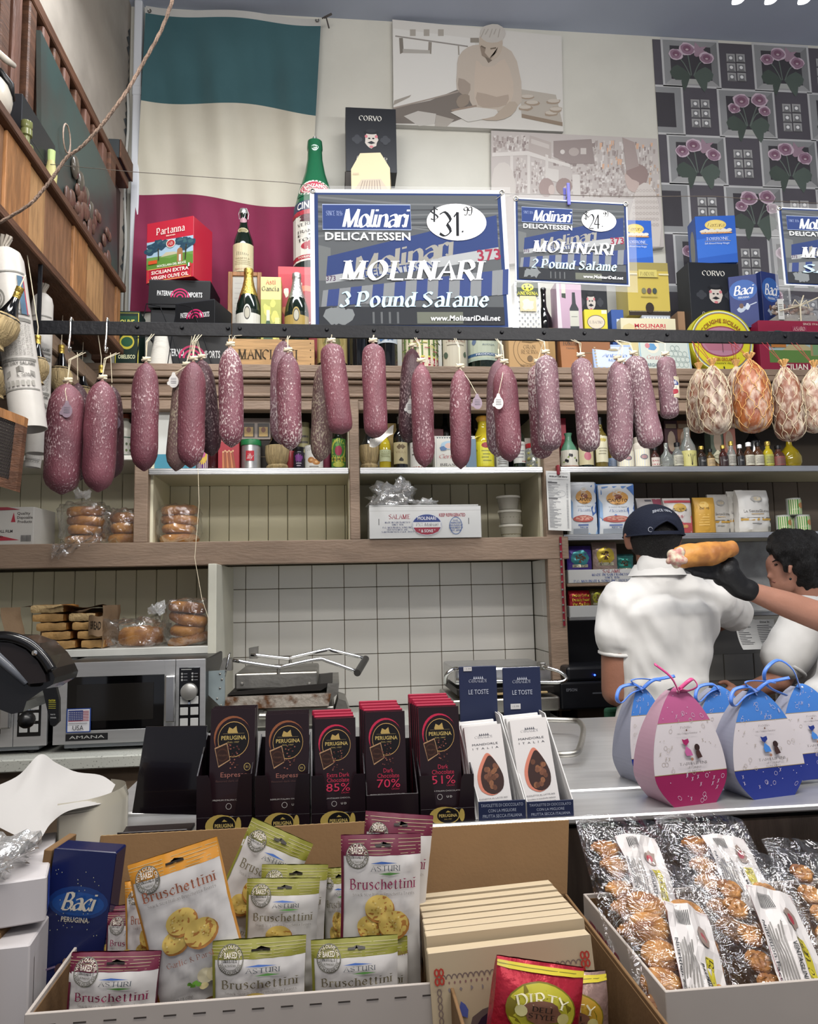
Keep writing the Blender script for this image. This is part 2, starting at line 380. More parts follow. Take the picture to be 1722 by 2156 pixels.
# wallpaper panel with its printed pattern, haze put into the lightened greys
xw0 = XZ(1388, 3.8, YW); xw1 = 3.0
c = C(lambda u, v, d: (u, YW-.004-d, v), 1, 1, .0006)
c.rect(xw0, 2.2, xw1, 4.5, '57545a')
def frame_cell(u, v, S, fl):
    c.h = .001
    w, h = S*1.0, S*.86
    c.rect(u, v, u+w, v+h, 'b9b9b9'); c.rect(u+.012, v+.012, u+w-.012, v+h-.012, '8b8c8d')
    c.poly([(u+.012, v+.012), (u+.05, v+.045), (u+w-.05, v+.045), (u+w-.012, v+.012)], '9c9c9c')
    c.poly([(u+w-.012, v+.012), (u+w-.05, v+.045), (u+w-.05, v+h-.045), (u+w-.012, v+h-.012)], '7a7b7c')
    c.rect(u+.05, v+.045, u+w-.05, v+h-.045, '464448')
    cx = u+w/2
    c.rect(cx-.045, v+.02, cx+.045, v+.05, 'a9aaa6')
    for k, (a, b, r) in enumerate([(-.1, .02, 2.7), (.1, .015, .3), (-.05, -.045, 2.2), (.07, -.045, 1), (0, .04, .1)]):
        c.poly([(cx+a*.1, v+.075), (cx+a*.8, v+.075+b+.035), (cx+a*1.25, v+.07+b*.8), (cx+a*.95, v+.05+b-.03), (cx+a*.3, v+.05)], ('4d5650', '56605a')[k % 2], sm=2)
    F = [(-.085, .19, .04), (-.02, .225, .046), (.09, .175, .043)] if fl else [(-.075, .17, .036), (-.03, .215, .05), (.075, .225, .048), (.1, .16, .036)]
    for a, b, r in F:
        c.line([(cx+a, v+b), (cx+a*.5, v+.14), (cx+a*.12, v+.07)], .006, '66706a', sm=3)
    if fl: c.poly([(cx+.03, v+.27), (cx+.055, v+.24), (cx+.1, v+.25), (cx+.075, v+.225), (cx+.105, v+.2), (cx+.05, v+.185), (cx+.02, v+.19)], '9c8491', sm=2)
    for a, b, r in F:
        c.ell(cx+a, v+b, r, r*.84, 'c3b0bb', 16, jit=.1); c.ell(cx+a, v+b, r*.84, r*.7, '917485', 14, jit=.12)
        c.ell(cx+a, v+b+.003, r*.5, r*.4, '7c5a6c', 12); c.ell(cx+a, v+b-.004, r*.2, r*.13, 'bba9ae', 8)
def win_cell(u, v):
    c.h = .001
    for i in range(2):
        for j in range(3):
            a = u+i*.056; b = v+j*.056
            c.rect(a, b, a+.05, b+.05, '9b9b9a'); c.poly([(a, b), (a+.05, b), (a+.038, b+.012), (a+.012, b+.012)], '747474')
            c.rect(a+.01, b+.01, a+.04, b+.04, '77777a'); c.ell(a+.025, b+.025, .01, .01, 'e0e0df', 10)
XU = XZ(1403, 3.9, YW)
for r in range(9):
    v = ZY(1405, 183, YW)-r*.283
    if v < 2.25: break
    for k in range(-1, 4):
        u = XU+k*.53 if r % 2 == 0 else XU-.225+k*.53
        if u+.3 < xw0+.02: 
            continue
        if u > 2.9: continue
        if u >= xw0-.005: frame_cell(u, v, .335, r % 2 == 0)
        else:
            c.h = .001; c.rect(xw0, v, u+.335, v+.29, 'b9b9b9'); c.rect(xw0, v+.012, u+.323, v+.278, '8b8c8d'); c.rect(xw0, v+.045, u+.285, v+.245, '464448')
        if u+.375 > xw0: win_cell(u+.375, v+.05)
wp = struct('wallpaper_panel', c, WALLP, wb)
# ---------------------------------------------------------------- wall cabinet with open shelves
cab = thing('wall_cabinet', 'taupe painted built-in wall cabinet with cornice, open shelves and beadboard back', 'cabinet', (0, 0, 0))
XP = [(XZ(283, 1.8, YF), XZ(312, 1.8, YF)), (XZ(737, 1.8, YF), XZ(758, 1.8, YF)), (XZ(1147, 1.8, YF), XZ(1182, 1.8, YF))]
XR = 2.75; XL = -1.62
def edge_strip(x0, x1, z, nm='metal_edge'):
    g = G().bbox(x0, x1, YF-.012, YF, z-.026, z+.001, .002)
    for k in (.006, .013, .020): g.box(x0, x1, YF-.015, YF-.012, z-k-.002, z-k)
    return g.obj(nm, STEELB, cab)
gb(XL, XR, YF-.02, YB+.17, ZL-.03, ZL).obj('ledge_board', TAUPE, cab)
g = G()
for z0, z1, d in ((ZL-.055, ZL-.03, .0), (ZL-.075, ZL-.06, .015), (ZL-.12, ZL-.075, .035), (ZL-.135, ZL-.12, .012), (ZL-.15, ZL-.138, .02)): g.bbox(XL, XR, YF-.02+d, YF+.08, z0, z1, .004)
g.obj('cornice_moulding', TAUPE, cab)
gb(XL, XR, YF, YF+.06, ZL-.19, ZL-.15).obj('cornice_rail', TAUPE, cab)
gb(XL, XP[2][1]+.02, YF-.02, YF+.03, 1.632, ZB).obj('beam', TAUPE, cab)
gb(XL, XP[2][0], YF+.03, YB, ZB-.02, ZB-.001).obj('shelf', CREAM, cab)
gb(XP[0][0], XP[0][1], YF-.018, YF+.03, ZB, ZL-.15).obj('post', TAUPE, cab)
gb(XP[1][0], XP[1][1], YF-.018, YF+.03, ZB, ZL-.15).obj('post', TAUPE, cab)
gb(XP[2][0], XP[2][1], YF-.018, YF+.03, ZC+.002, ZL-.15).obj('post', TAUPE, cab)
x = XZ(1690, 2.1, YF); 
for xx in (XP[0][1]-.004, XP[1][0]-.004, XP[1][1]-.016, XP[2][0]-.012, XP[2][1]-.01): gb(xx, xx+.014, YF+.03, YB, ZB, ZL-.19).obj('side_panel', CREAM if xx < .2 else CREAMG, cab)
gb(XP[2][1], XP[2][1]+.015, YF+.03, YB, ZC+.002, ZB).obj('side_panel', TAUPE, cab)
gb(XL, XP[0][0], YF, YB, ZSL-.02, ZSL).obj('shelf', WHITEP, cab)
for a, b in ((XP[0][1], XP[1][0]), (XP[1][1], XP[2][0]), (XP[2][1], XR)):
    gb(a, b, YF, YB, ZS-.02, ZS).obj('shelf', CREAMG, cab); edge_strip(a+.002, b-.004, ZS)
gb(XP[2][1], XR, YF, YB, ZR-.02, ZR).obj('shelf', CREAMG, cab); edge_strip(XP[2][1]+.002, XR, ZR)
gb(XL, XR, YB+.005, YB+.02, ZC, ZL-.03).obj('back_panel', mat('dark_gap', '4c463a', .9), cab)
def planks(x0, x1, z0, z1, m, w=.088, y=YB, off=0):
    x = x0-off
    while x < x1:
        a = max(x, x0)+.0012; b = min(x+w, x1)-.0012
        if b > a+.004:
            G().bbox(a, b, y-.006, y+.006, z0, z1, .0025).obj('plank', m, cab)
        x += w
planks(XL, XP[0][0], ZB, ZSL-.02, CREAM, off=.03)
planks(XP[0][1]+.01, XP[1][0]-.004, ZB, ZS-.02, CREAM)
planks(XP[1][1], XP[2][0]-.012, ZB, ZS-.02, CREAMG)
xa = XZ(445, 1.4, 3.0)
planks(XL, xa, ZC+.002, 1.632, CREAM, off=.05)
planks(XP[2][1]+.02, XR, ZR, ZS-.02, mat('dull_brown_board', '6b6055', .6, var=.1), w=.13)  # dull brown planks lining the back of the right bay
gb(XL, XP[2][0], YB-.004, YB+.004, ZS, ZL-.19).obj('back_board', CREAMG, cab)
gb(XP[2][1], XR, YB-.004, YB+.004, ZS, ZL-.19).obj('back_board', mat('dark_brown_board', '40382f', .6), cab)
# lower left marble shelf + white end panel
gb(XL, xa, 2.93, YB-.01, ZM-.028, ZM, .002).obj('marble_shelf', mat('marble_laminate', 'dcdcd4', .3, var=.12, vs=9), cab)
gb(xa-.003, XZ(455, 1.4, 2.93), 2.93, YB, ZC+.002, 1.632, .002).obj('end_panel', mat('white_panel', 'd8d6c6', .4, var=.06), cab)
# tile alcove
al = struct('wall_alcove', G().box(XZ(456, 1.4, YF), XP[2][0]+.01, YB-.004, YB+.004, ZC+.002, 1.64), GROUT)
x0 = XZ(480, 1.4, YB-.01); x1 = XZ(1123, 1.4, YB-.01); xt = [x0]+[XZ(p, 1.4, YB-.01) for p in (517, 587, 657, 725, 794, 861.5, 927.5, 994, 1060.5)]+[x1]
zt = [1.64]+[ZY(860, p, YB-.01) for p in (1234, 1302, 1374, 1445, 1516)]+[ZC+.002]
for i in range(len(xt)-1):
    for j in range(len(zt)-1):
        gq = G().bbox(xt[i]+.0014, xt[i+1]-.0014, YB-.012, YB-.004, zt[j+1]+.0014, zt[j]-.0014, .0014)
        t = gq.obj('tile', TILE, al); t.rotation_euler = (0, 0, 0)
for sx, n in ((x0-.006, -1), (x1+.006, 1)):
    for k in range(3):
        ya = YB-.012-.152*k; yb = max(ya-.152, YF+.03)
        if ya-yb < .02: continue
        for j in range(len(zt)-1):
            a, b = sorted((sx-.004, sx+.004)); G().bbox(a, b, yb+.0014, ya-.0014, zt[j+1]+.0014, zt[j]-.0014, .0014).obj('tile', TILE, al)
G().box(x0-.02, x0-.01, YF-.0, YB, .95, 1.63).box(x1+.011, x1+.02, YF+.03, YB, .95, 1.63).obj('grout_back', GROUT, al)
# back work counter
wc = thing('work_counter', 'grey speckled laminate counter along the back wall below the microwave', 'counter')
gb(-1.62, XP[2][0]-.02, 2.55, YB-.02, ZC-.04, ZC, .004).obj('counter_top', mat('speckled_laminate', 'b4b5ad', .35, col2='6f7068', vs=160, lo=.6, hi=.66), wc)
gb(-1.6, XP[2][0]-.04, 2.6, YB-.02, 0, ZC-.04).obj('counter_base', mat('brown_counter_base', '6b5a49', .6, var=.3), wc)
# right back area
ra = thing('back_equipment_bay', 'dark equipment bay under the right shelf with steel lip and marble side panel', 'shelf unit')
gb(XP[2][1]+.02, XZ(1650, 1.4, 3.1), YF+.02, YB, ZY(1300, 1305, 3.1), ZY(1300, 1296, 3.1)).obj('steel_lip', STEELB, ra)
gb(XZ(1455, 1.5, 3.3), XR, YB-.03, YB-.01, ZY(1500, 1296, 3.1), ZR-.02).obj('marble_panel', mat('grey_marble', '8b8b8a', .3, col2='aeb0b0', vs=7), ra)
gb(XZ(1480, 1.2, 3.3), XR, YB-.03, YB-.008, .95, ZY(1500, 1298, 3.1)).obj('grey_tile_panel', mat('grey_tiles', '77756f', .3), ra)
gb(XP[2][1]+.02, XZ(1480, 1.3, 3.3), YB-.05, YB-.01, .95, 1.45).obj('dark_panel', mat('dark_steel', '25262b', .4, .3), ra)
for i in range(6): gb(XZ(1480, 1.2, 3.3)+i*.15, XZ(1480, 1.2, 3.3)+i*.15+.147, YB-.034, YB-.029, ZY(1500, 1440, 3.3), ZY(1500, 1382, 3.3)).obj('tile', mat('grey_tile', '84827c', .3), ra)
gb(XP[2][1]+.03, XR, YF+.0, YB-.05, .0, 1.02).obj('bench_top', mat('brown_bench', '5a4a3c', .6), ra)
# ---------------------------------------------------------------- steel deli case
dc = thing('deli_case', 'brushed stainless steel deli case top with raised front ledge and dark steel front', 'counter')
xl = -.42
gb(xl, 2.2, 1.425, 2.2, ZT-.03, ZT, .003).obj('case_top', STEEL, dc)
gb(xl, 2.2, 1.285, 1.43, ZT-.02, ZT-.008, .003).obj('front_ledge', STEEL, dc)
gb(xl+.01, 2.2, 1.30, 2.15, .02, ZT-.031, .003).obj('case_body', mat('dark_brushed_steel', '857a72', .28, 1, bump=.12, bs=60, stretch=(10, 1, 1), var=.35, vs=3), dc)
G().tube(_cat([tuple(PZ(x, y, ZT+z)) for x, y, z in ((1090, 1520, -.005), (1092, 1517, .03), (1130, 1515, .04), (1205, 1517, .04), (1222, 1523, .04), (1228, 1538, .038), (1222, 1570, .03), (1210, 1586, .026), (1165, 1590, .02), (1160, 1592, -.002))], 4), .007, 10).obj('handle', STEELD, dc, smooth=True)
fs = thing('display_shelf', 'front customer shelf carrying the open cardboard boxes', 'shelf')
ZF = .86
gb(-1.3, 2.2, .45, 1.282, ZF-.03, ZF).obj('shelf_board', mat('dark_shelf', '3a332c', .6), fs)
gb(-1.25, 2.1, .5, 1.27, 0, ZF-.03).obj('shelf_base', mat('dark_shelf_base', '2c2722', .7), fs)
# ---------------------------------------------------------------- black hanging rail
YR = 2.2
rl = thing('hanging_rail', 'long flat black metal rail with bolt heads that the salami hang from', 'rail')
z0 = ZY(860, 713, YR); z1 = ZY(860, 686, YR); xr0 = XZ(69, 2.3, YR); xj = XZ(488, 2.3, YR)
gb(xr0, xj-.0012, YR, YR+.008, z0, z1, .001).obj('bar', BLKM, rl)
gb(xj+.0012, 2.0, YR-.001, YR+.008, z0, z1, .001).obj('bar', BLKM, rl)
for px in (289, 383, 480, 505, 599, 688, 787, 878, 967, 1056, 1145, 1230, 1319, 1404, 1488, 1570, 1652, 1719):
    x = XZ(px, 2.31, YR); G(Matrix.Translation((x, YR-.001, (z0+z1)/2+.004)) @ Matrix.Rotation(pi/2, 4, 'X')).lathe([(.006, 0), (.006, .003), (.004, .006), (.0005, .0065)], 10).obj('bolt', BLKM, rl, smooth='auto')
for x, zh in ((XZ(78, 2.31, YR), 2.502), (1.75, 4.52)): G().bbox(x-.006, x+.006, YR+.008, YR+.014, z1-.01, zh, .001).obj('hanger', BLKM, rl)
ZRL = z0; ZRT = z1
# ================================================================ GENERIC GOODS
GDARK = mat('dark_green_glass', '0d1a12', .08, coat=.5, spec=.6); GBLACK = mat('black_glass', '08090b', .08, coat=.5, spec=.6)
GCLEAR = mat('clear_glass', 'dfe6e2', .04, trans=.85, spec=.6); GOIL = mat('yellow_oil_glass', 'c9b52a', .06, trans=.35, spec=.6)
GGREEN = mat('bottle_green_glass', '1d5a3c', .1, coat=.4)
def cm(hexc, r=.45, **k): return mat('coat_'+hexc+str(int(r*100)), hexc, r, **k)
def msz(px0, px1, z, Y): return XZ(px1, z, Y)-XZ(px0, z, Y)
def boxp(name, label, cat, px0, px1, ytop, Y, z, dep, col, draw=None, rz=0, group=None, h=None, rx=0, side=None, pm=None, rough=.45, b=.002, ry=0):
    xc = (XZ(px0, z, Y)+XZ(px1, z, Y))/2; w = msz(px0, px1, z, Y)
    if h is None: h = ZY((px0+px1)/2, ytop, Y)-z
    t = thing(name, label, cat, (xc, Y+dep/2, z), rz, group, rx=rx, ry=ry)
    G().bbox(-w/2, w/2, -dep/2, dep/2, 0, h, b).obj('carton', cm(col, rough), t)
    if draw:
        c = C(flat(w*.996, h*.998, -dep/2-.0004), w, h, .0003); draw(c); c.obj('printed_front', pm or PRINT, t)
    if side:
        c = C(lambda u, v, d: (-w/2-.0004-d, dep/2-u*dep, v*h), dep, h, .0003); side(c); c.obj('printed_side', pm or PRINT, t)
    t['w'] = w; t['hh'] = h
    return t
PROF = dict(
 wine=[(.9, 0), (1, .01), (1, .6), (.93, .66), (.55, .73), (.36, .79), (.33, .86), (.33, .96), (.38, .965), (.38, .99), (.3, 1)],
 champ=[(.9, 0), (1, .015), (1, .42), (.93, .52), (.72, .64), (.48, .76), (.36, .86), (.33, .93), (.36, .94), (.36, .97), (.34, 1), (.2, 1.01)],
 burg=[(.9, 0), (1, .01), (1, .45), (.92, .55), (.6, .68), (.38, .78), (.33, .9), (.37, .93), (.37, .98), (.3, 1)],
 jar=[(.92, 0), (1, .02), (1, .72), (.92, .79), (.8, .82), (.82, .83), (.84, .99), (.8, 1)],
 can=[(.97, 0), (1, .01), (.97, .02), (.97, .975), (1, .98), (1, .995), (.95, 1)],
 oil=[(.92, 0), (1, .02), (1, .6), (.85, .72), (.42, .84), (.4, .9), (.46, .91), (.46, .99), (.4, 1)],
 flask=[(.3, 0), (.75, .02), (1, .2), (1, .34), (.8, .52), (.36, .66), (.28, .75), (.26, .9), (.3, .97), (.26, 1)],
 jug=[(.9, 0), (1, .05), (1, .45), (.7, .68), (.45, .78), (.45, .9), (.6, .96), (.5, 1)],
 mini=[(.9, 0), (1, .02), (1, .55), (.8, .66), (.42, .74), (.42, .84), (.5, .85), (.5, .99), (.44, 1)])
def bottle(name, label, cat, px, wpx, ytop, Y, z, kind, gm, cap=None, capz=.86, lab=None, labz=(.15, .5), labc='d8cfb0', group=None, draw=None, span=2.4, pm=None, h=None, x=None, neck=None, nn=18):
    x = XZ(px, z, Y) if x is None else x; r = msz(px-wpx/2, px+wpx/2, z, Y)/2; h = h or ZY(px, ytop, Y)-z
    t = thing(name, label, cat, (x, Y+r, z), 0, group)
    P = PROF[kind]
    G().lathe([(a*r, b*h) for a, b in P], nn).obj('body', gm, t, smooth='auto')
    if cap:
        pr = [(a*r+.0012, b*h) for a, b in P if b >= capz-1e-6]
        G().lathe([(pr[0][0], capz*h)]+pr+[(pr[-1][0]*.6, pr[-1][1]+.002)], 14).obj('cap', cap, t, smooth='auto')
    if lab or draw:
        ww = span*r; hh = (labz[1]-labz[0])*h
        c = C(cyl(r+.0012, labz[0]*h, labz[1]*h, span), ww, hh, .0004); c.rect(0, 0, 1, 1, labc, 10, 1)
        if draw: draw(c)
        elif lab == 'lines':
            for k in range(5): c.rect(.15+.05*(k % 2), .75-k*.14, .85-.05*(k % 3), .80-k*.14, '55504a', 6)
        c.obj('label', pm or PRINT, t)
    return t
GOLDF = mat('gold_foil', 'b39a4e', .3, .8, bump=.4, bs=120); REDC = cm('8d1c22', .35); BLKC = mat('black_cap', '101012', .35); WHC = mat('white_cap', 'dedede', .4)
PEWT = mat('silver_foil', 'b5b6b2', .3, .8, bump=.4, bs=120)
CARDB = mat('brown_cardboard', 'a0815c', .8, bump=.08, bs=200, var=.08, vs=6)
# ================================================================ LEDGE GOODS ABOVE THE CABINET
def block(name, label, cat, px0, px1, ytop, Y, dep, m, z=None): # a plain wooden/cardboard riser
    z = z or ZL; x0 = XZ(px0, z, Y); x1 = XZ(px1, z, Y); h = ZY((px0+px1)/2, ytop, Y)-z
    t = thing(name, label, cat, ((x0+x1)/2, Y+dep/2, z)); w = (x1-x0)/2
    G().bbox(-w, w, -dep/2, dep/2, 0, h, .003).obj('case', m, t)
    G().box(-w*.98, w*.98, -dep/2-.001, -dep/2, h*.48, h*.5).obj('seam_tape', cm('7c6a50', .5), t); return z+h
def d_green(c):
    c.rect(0, 0, 1, 1, '10241d'); c.frame(.04, .03, .96, .97, .012, 'c9bd3c'); c.rect(.1, .72, .9, .92, '18402c'); c.text('OLIVE', .5, .82, .08, 'd8cf66', 'b', fit=.6)
    c.ell(.5, .5, .3, .12, 'b6a93a'); c.ell(.5, .5, .24, .08, '234e35'); c.text('OBELISCO', .5, .26, .06, 'd8d8b0', 'b', fit=.7)
boxp('olive_oil_tin', 'dark green olive oil tin with yellow border behind the wooden rack end', 'tin', 240, 292, 655, 3.2, ZL, .1, '10241d', d_green)
def d_pat(c, s=1):
    c.rect(0, 0, 1, 1, '121316'); c.rect(0, .96, 1, 1, '2c2d31'); c.text('PATERNO', .27, .52, .17, 'cfcfcf', 'b', fit=.27); c.text('IMPORTS', .75, .48, .17, 'cfcfcf', 'b', fit=.25)
    for r in (.3, .2, .1): c.ring(.51, .38, r*c.H/c.W, r, .05, 'b3265c', 14, 0, pi)
t = boxp('wine_carton', 'flat black wine carton lying on the ledge below the other two', 'box', 320, 484, 702, 3.2, ZL, .2, '15161a', d_pat)
zA = ZL+t['hh']
t = boxp('wine_carton', 'black wine carton with pink arches, middle one, turned to the right', 'box', 378, 470, 633, 3.14, zA, .2, '15161a', d_pat, rz=-.3)
tb = block('wine_carton', 'dark carton standing behind the middle black wine carton', 'box', 316, 440, 652, 3.3, .2, cm('15161a', .5), zA)
t = boxp('wine_carton', 'long black wine carton with pink arches directly under the red oil tin', 'box', 313, 445, 590, 3.28, tb, .2, '121316', d_pat, rz=-.06, ry=.03)
zB = tb+t['hh']
def d_part(c):
    c.rect(0, 0, 1, 1, 'b5283a'); c.rect(0, .22, 1, .68, '9db6c8'); c.rect(0, .22, 1, .42, '6b8f4a'); c.poly([(0, .3), (.3, .4), (.5, .36), (.8, .42), (1, .36), (1, .22), (0, .22)], '5c8438')
    c.poly([(.3, .4), (.42, .47), (.6, .46), (.72, .42)], 'b8b094'); c.rect(.66, .28, .78, .46, '9a6f4a'); c.ell(.72, .46, .06, .05, '9a6f4a'); c.rect(.7, .29, .745, .4, 'c8d0d0')
    for u, v in ((.2, .55), (.12, .6), (.32, .58), (.25, .64), (.85, .52), (.93, .58), (.8, .6), (.4, .62), (.05, .52), (.7, .62)): c.ell(u, v, .12, .06, '2c4658', 12, jit=.3); c.ell(u+.02, v+.015, .06, .03, '3f5f66', 9, jit=.4)
    c.line([(.26, .55), (.27, .35)], .02, '3a3428'); c.line([(.86, .55), (.84, .3)], .02, '3a3428')
    c.ell(.53, .6, .1, .07, 'd8d4c4'); c.ell(.53, .6, .085, .058, 'a83038'); c.text('AB', .53, .6, .05, 'e8e0d0', 'r'); c.rect(.05, .3, .24, .36, 'c8532c')
    c.text('Partanna', .53, .83, .11, 'efe9dc', 'R', fit=.62); c.text('BRAND', .53, .735, .02, 'e8dcc8', 'b', fit=.2)
    c.text('NOCELLARA DEL BELICE', .55, .25, .035, 'e8e8d8', 'b', fit=.62); c.frame(.05, .01, .97, .21, .01, 'd8b060')
    c.text('SICILIAN EXTRA', .52, .15, .055, 'efe6da', 'b', fit=.8); c.text('VIRGIN OLIVE OIL', .52, .06, .055, 'efe6da', 'b', fit=.8)
    for k, q in enumerate(('2f7a44', 'e8e8e8', 'b02a34')): c.rect(.88+k*.03, .17, .91+k*.03, .23, q)
def d_parts(c): c.rect(0, 0, 1, 1, '5a1c2c'); c.rect(.1, .25, .9, .72, '8d8a86'); [c.rect(.18, .65-k*.06, .8, .67-k*.06, '4a4644') for k in range(6)]; c.ell(.5, .85, .25, .06, '3c1420')
boxp('oil_tin', 'big red olive oil tin with an orchard picture on top of the black cartons', 'tin', 312, 428, 462, 3.28, zB+.002, .16, 'a82436', d_part, rz=-.38, side=d_parts, rough=.3)
# wire display stand
z = ZL
ws = thing('wire_stand', 'thin black wire display stand beside the white thread cone', 'stand', (XZ(345, z, 3.08), 3.10, z))
g = G(); 
for sx in (-.1, .03):
    g.tube([(sx-.02, .0, 0), (sx+.0, 0, .16), (sx+.02, .0, .27), (sx+.07, .03, .27), (sx+.12, .05, .14), (sx+.16, .05, 0)], .0022, 6)
g.tube([(-.08, 0, .27), (.06, 0, .27)], .0022, 6); g.tube([(-.12, 0, .12), (.0, 0, .14)], .0018, 6)
g.obj('wire', BLKM, ws)
t = thing('thread_cone', 'large white cone of string standing on the ledge behind the first salami', 'string cone', (XZ(334, ZL, 3.12), 3.16, ZL))
G().lathe([(.048, 0), (.052, .004), (.026, .15), (.02, .155)], 24).obj('thread', mat('white_thread', 'c9c5bb', .85, bump=.4, bs=160, stretch=(.2, .2, 3)), t, smooth='auto')
G().lathe([(.018, .15), (.016, .162), (.005, .162)], 12).obj('core', CARDB, t)
# crate, frame, champagne, boxes
def d_crate(c):
    for k in range(4): c.ell(.955, .12+k*.25, .006, .02, '1c1610', 8)
    c.text('MANCIANTI', .47, .45, .34, '3a3228', 'R', fit=.7)
zc_ = ZY(570, 714, 3.1)
t = thing('wine_crate', 'low pine wine crate with dark stencilled letters under the champagne bottles', 'crate', ((XZ(480, ZL, 3.1)+XZ(662, ZL, 3.1))/2, 3.2, ZL))
w = msz(480, 662, ZL, 3.1); h = zc_-ZL
[G().bbox(-w/2, w/2, a, a+.012, 0, h, .001).obj('side_board', WOODL, t) for a in (-.1, .088)]; [G().bbox(a, a+.012, -.088, .088, 0, h, .001).obj('end_board', WOODL, t) for a in (-w/2, w/2-.012)]
G().bbox(-w/2+.012, w/2-.012, -.088, .088, h-.012, h-.001, .001).obj('lid', WOODL, t)
c = C(flat(w, h, -.1005), w, h, .0003); d_crate(c); c.obj('printed_stencil', MATTE, t)
zc = zc_
fr = thing('picture_frame', 'wooden frame holding lined paper behind the first champagne bottle', 'frame', (XZ(514, zc, 3.27), 3.27, zc), rx=-.05)
w = msz(478, 550, zc, 3.27); h = ZY(514, 568, 3.27)-zc
for a in (-w/2, w/2-.02): G().bbox(a, a+.02, 0, .015, 0, h, .002).obj('frame_side', WOODO, fr)
for a in (0, h-.02): G().bbox(-w/2+.02, w/2-.02, 0, .015, a, a+.02, .002).obj('frame_rail', WOODO, fr)
c = C(flat(w-.04, h-.04, .008, (0, .02)), 1, 1, .0002); c.rect(0, 0, 1, 1, 'a9a69e'); [c.rect(.08, .9-k*.07, .92, .905-k*.07, '8d8a86') for k in range(11)]; c.obj('paper', MATTE, fr)
def champ(label, px, wpx, yt, neckm, lc):
    def dl(c):
        c.rect(0, 0, 1, .82, lc, 10); c.ell(.5, .78, .13, .4, lc, 18); c.ell(.5, .8, .1, .3, '3d3c38', 16); c.ell(.5, .8, .08, .24, 'a9a594', 16); c.rect(.2, .2, .8, .3, '77746c', 6)
    t = bottle('champagne_bottle', label, 'bottle', px, wpx, yt, 3.12, zc+.0005, 'champ', GDARK, cap=neckm, capz=.58, group=None, labc='0d1a12', labz=(.12, .42), draw=dl)
    r = msz(px-wpx/2, px+wpx/2, zc, 3.12)/2; h = ZY(px, yt, 3.12)-zc
    G().tube([(r*.36*cos(a*.8), r*.36*sin(a*.8), h*(.93+.04*(a % 2))) for a in range(9)], .0015, 4).obj('wire_cage', GOLDF, t)
champ('champagne bottle with gold neck and white label on the pine crate', 520, 54, 556, GOLDF, 'c6c4ba')
champ('champagne bottle with silver neck and gold label on the pine crate', 624, 53, 566, PEWT, 'a08848')
def d_asti(c):
    c.rect(0, 0, 1, 1, 'a8a352'); c.rect(0, .66, 1, 1, 'bdb47c'); c.rect(0, 0, 1, .66, '9c9f50')
    for u, v, r in ((.2, .5, .3), (.8, .4, .28), (.6, .6, .2), (.8, .15, .3)): c.ell(max(min(u, .7), .3), v, r*.6, r*.3, 'c2bd62', 12, jit=.3)
    for k in range(9): c.ell(.74+.07*(k % 3), .3+.035*(k//3), .05, .022, 'd0cb84', 8)
    c.poly([(.12, .02), (.16, .2), (.28, .34), (.3, .5), (.42, .5), (.44, .34), (.56, .2), (.6, .02)], '2c4a34'); c.rect(.28, .34, .44, .5, 'c4c4b4'); c.ell(.36, .14, .13, .045, 'd8d4c4')
    c.text('Asti', .52, .92, .065, 'b2382e', 'R', fit=.5); c.text('Gancia', .5, .82, .065, '2c2c22', 'R', fit=.86)
boxp('gift_carton', 'slim yellow green sparkling wine carton between the champagne bottles', 'box', 549, 592, 583, 3.16, zc, .08, 'a8a352', d_asti, rough=.35)
def d_amar(c):
    c.rect(0, 0, 1, 1, 'a8323c'); c.rect(0, .93, 1, 1, 'b8424a')
    for k in range(26): c.ell(random.uniform(.1, .9), random.uniform(.05, .85), .05, .04, ('c8cac4', 'c07a4a', 'd8d2c0')[k % 3], 8, jit=.3)
    c.ell(.52, .45, .42, .38, 'c8765a', 28); c.ell(.52, .45, .36, .33, 'a22c36', 28); c.text('D. LAZZARONI', .52, .45, .09, 'e6dccc', 'b', arc=.1, xs=.8); 
    c.rect(.1, .38, .94, .48, 'a22c36'); c.text('AMARETTI DI SARONNO', .52, .43, .05, 'e8dccc', 'b', fit=.78)
t = boxp('biscuit_tin', 'red biscuit tin with round emblem under the green giant bottle', 'tin', 586, 700, 562, 3.24, ZL, .14, 'a8323c', d_amar, rough=.3)
zt_ = ZL+t['hh']
# giant inflatable style vermouth bottle
def d_cin(c):
    c.rect(0, 0, 1, .17, '15201c', 10); c.rect(0, .17, 1, .2, 'd0cbc0', 10); c.rect(0, .2, 1, .27, '9c2c38', 10); c.text('TORINO TORINO', .5, .235, .03, 'd8c8bc', 'b', fit=.5)
    c.rect(0, .27, 1, 1, 'c9c5ba', 10); c.ell(.5, .42, .2, .08, '9c3440', 16); 
    for t_, v, h in (('VERMOUTH', .78, .05), ('FRANCESCO', .66, .05), ('E CIA', .6, .03), ('TORINO', .52, .05)): c.text(t_, .5, v, h, '35302c', 'R', fit=.5)
    c.ell(.5, .88, .22, .07, '55353a', 14, jit=.2); c.rect(0, .94, 1, 1, '9c2c38', 10)
t = bottle('giant_bottle', 'oversized green vermouth bottle with red oval neck label beside the flag', 'bottle', 664, 96, 272, 3.27, zt_, 'champ', GGREEN, labc='15201c', labz=(0.0, .42), draw=d_cin, span=3.4, nn=28)
r = msz(616, 712, zt_, 3.27)/2; h = ZY(664, 272, 3.27)-zt_
P = PROF['champ']
def rad(v):
    for (a, b), (a2, b2) in zip(P, P[1:]):
        if b <= v <= b2: return r*(a+(a2-a)*(v-b)/max(b2-b, 1e-6))
    return r
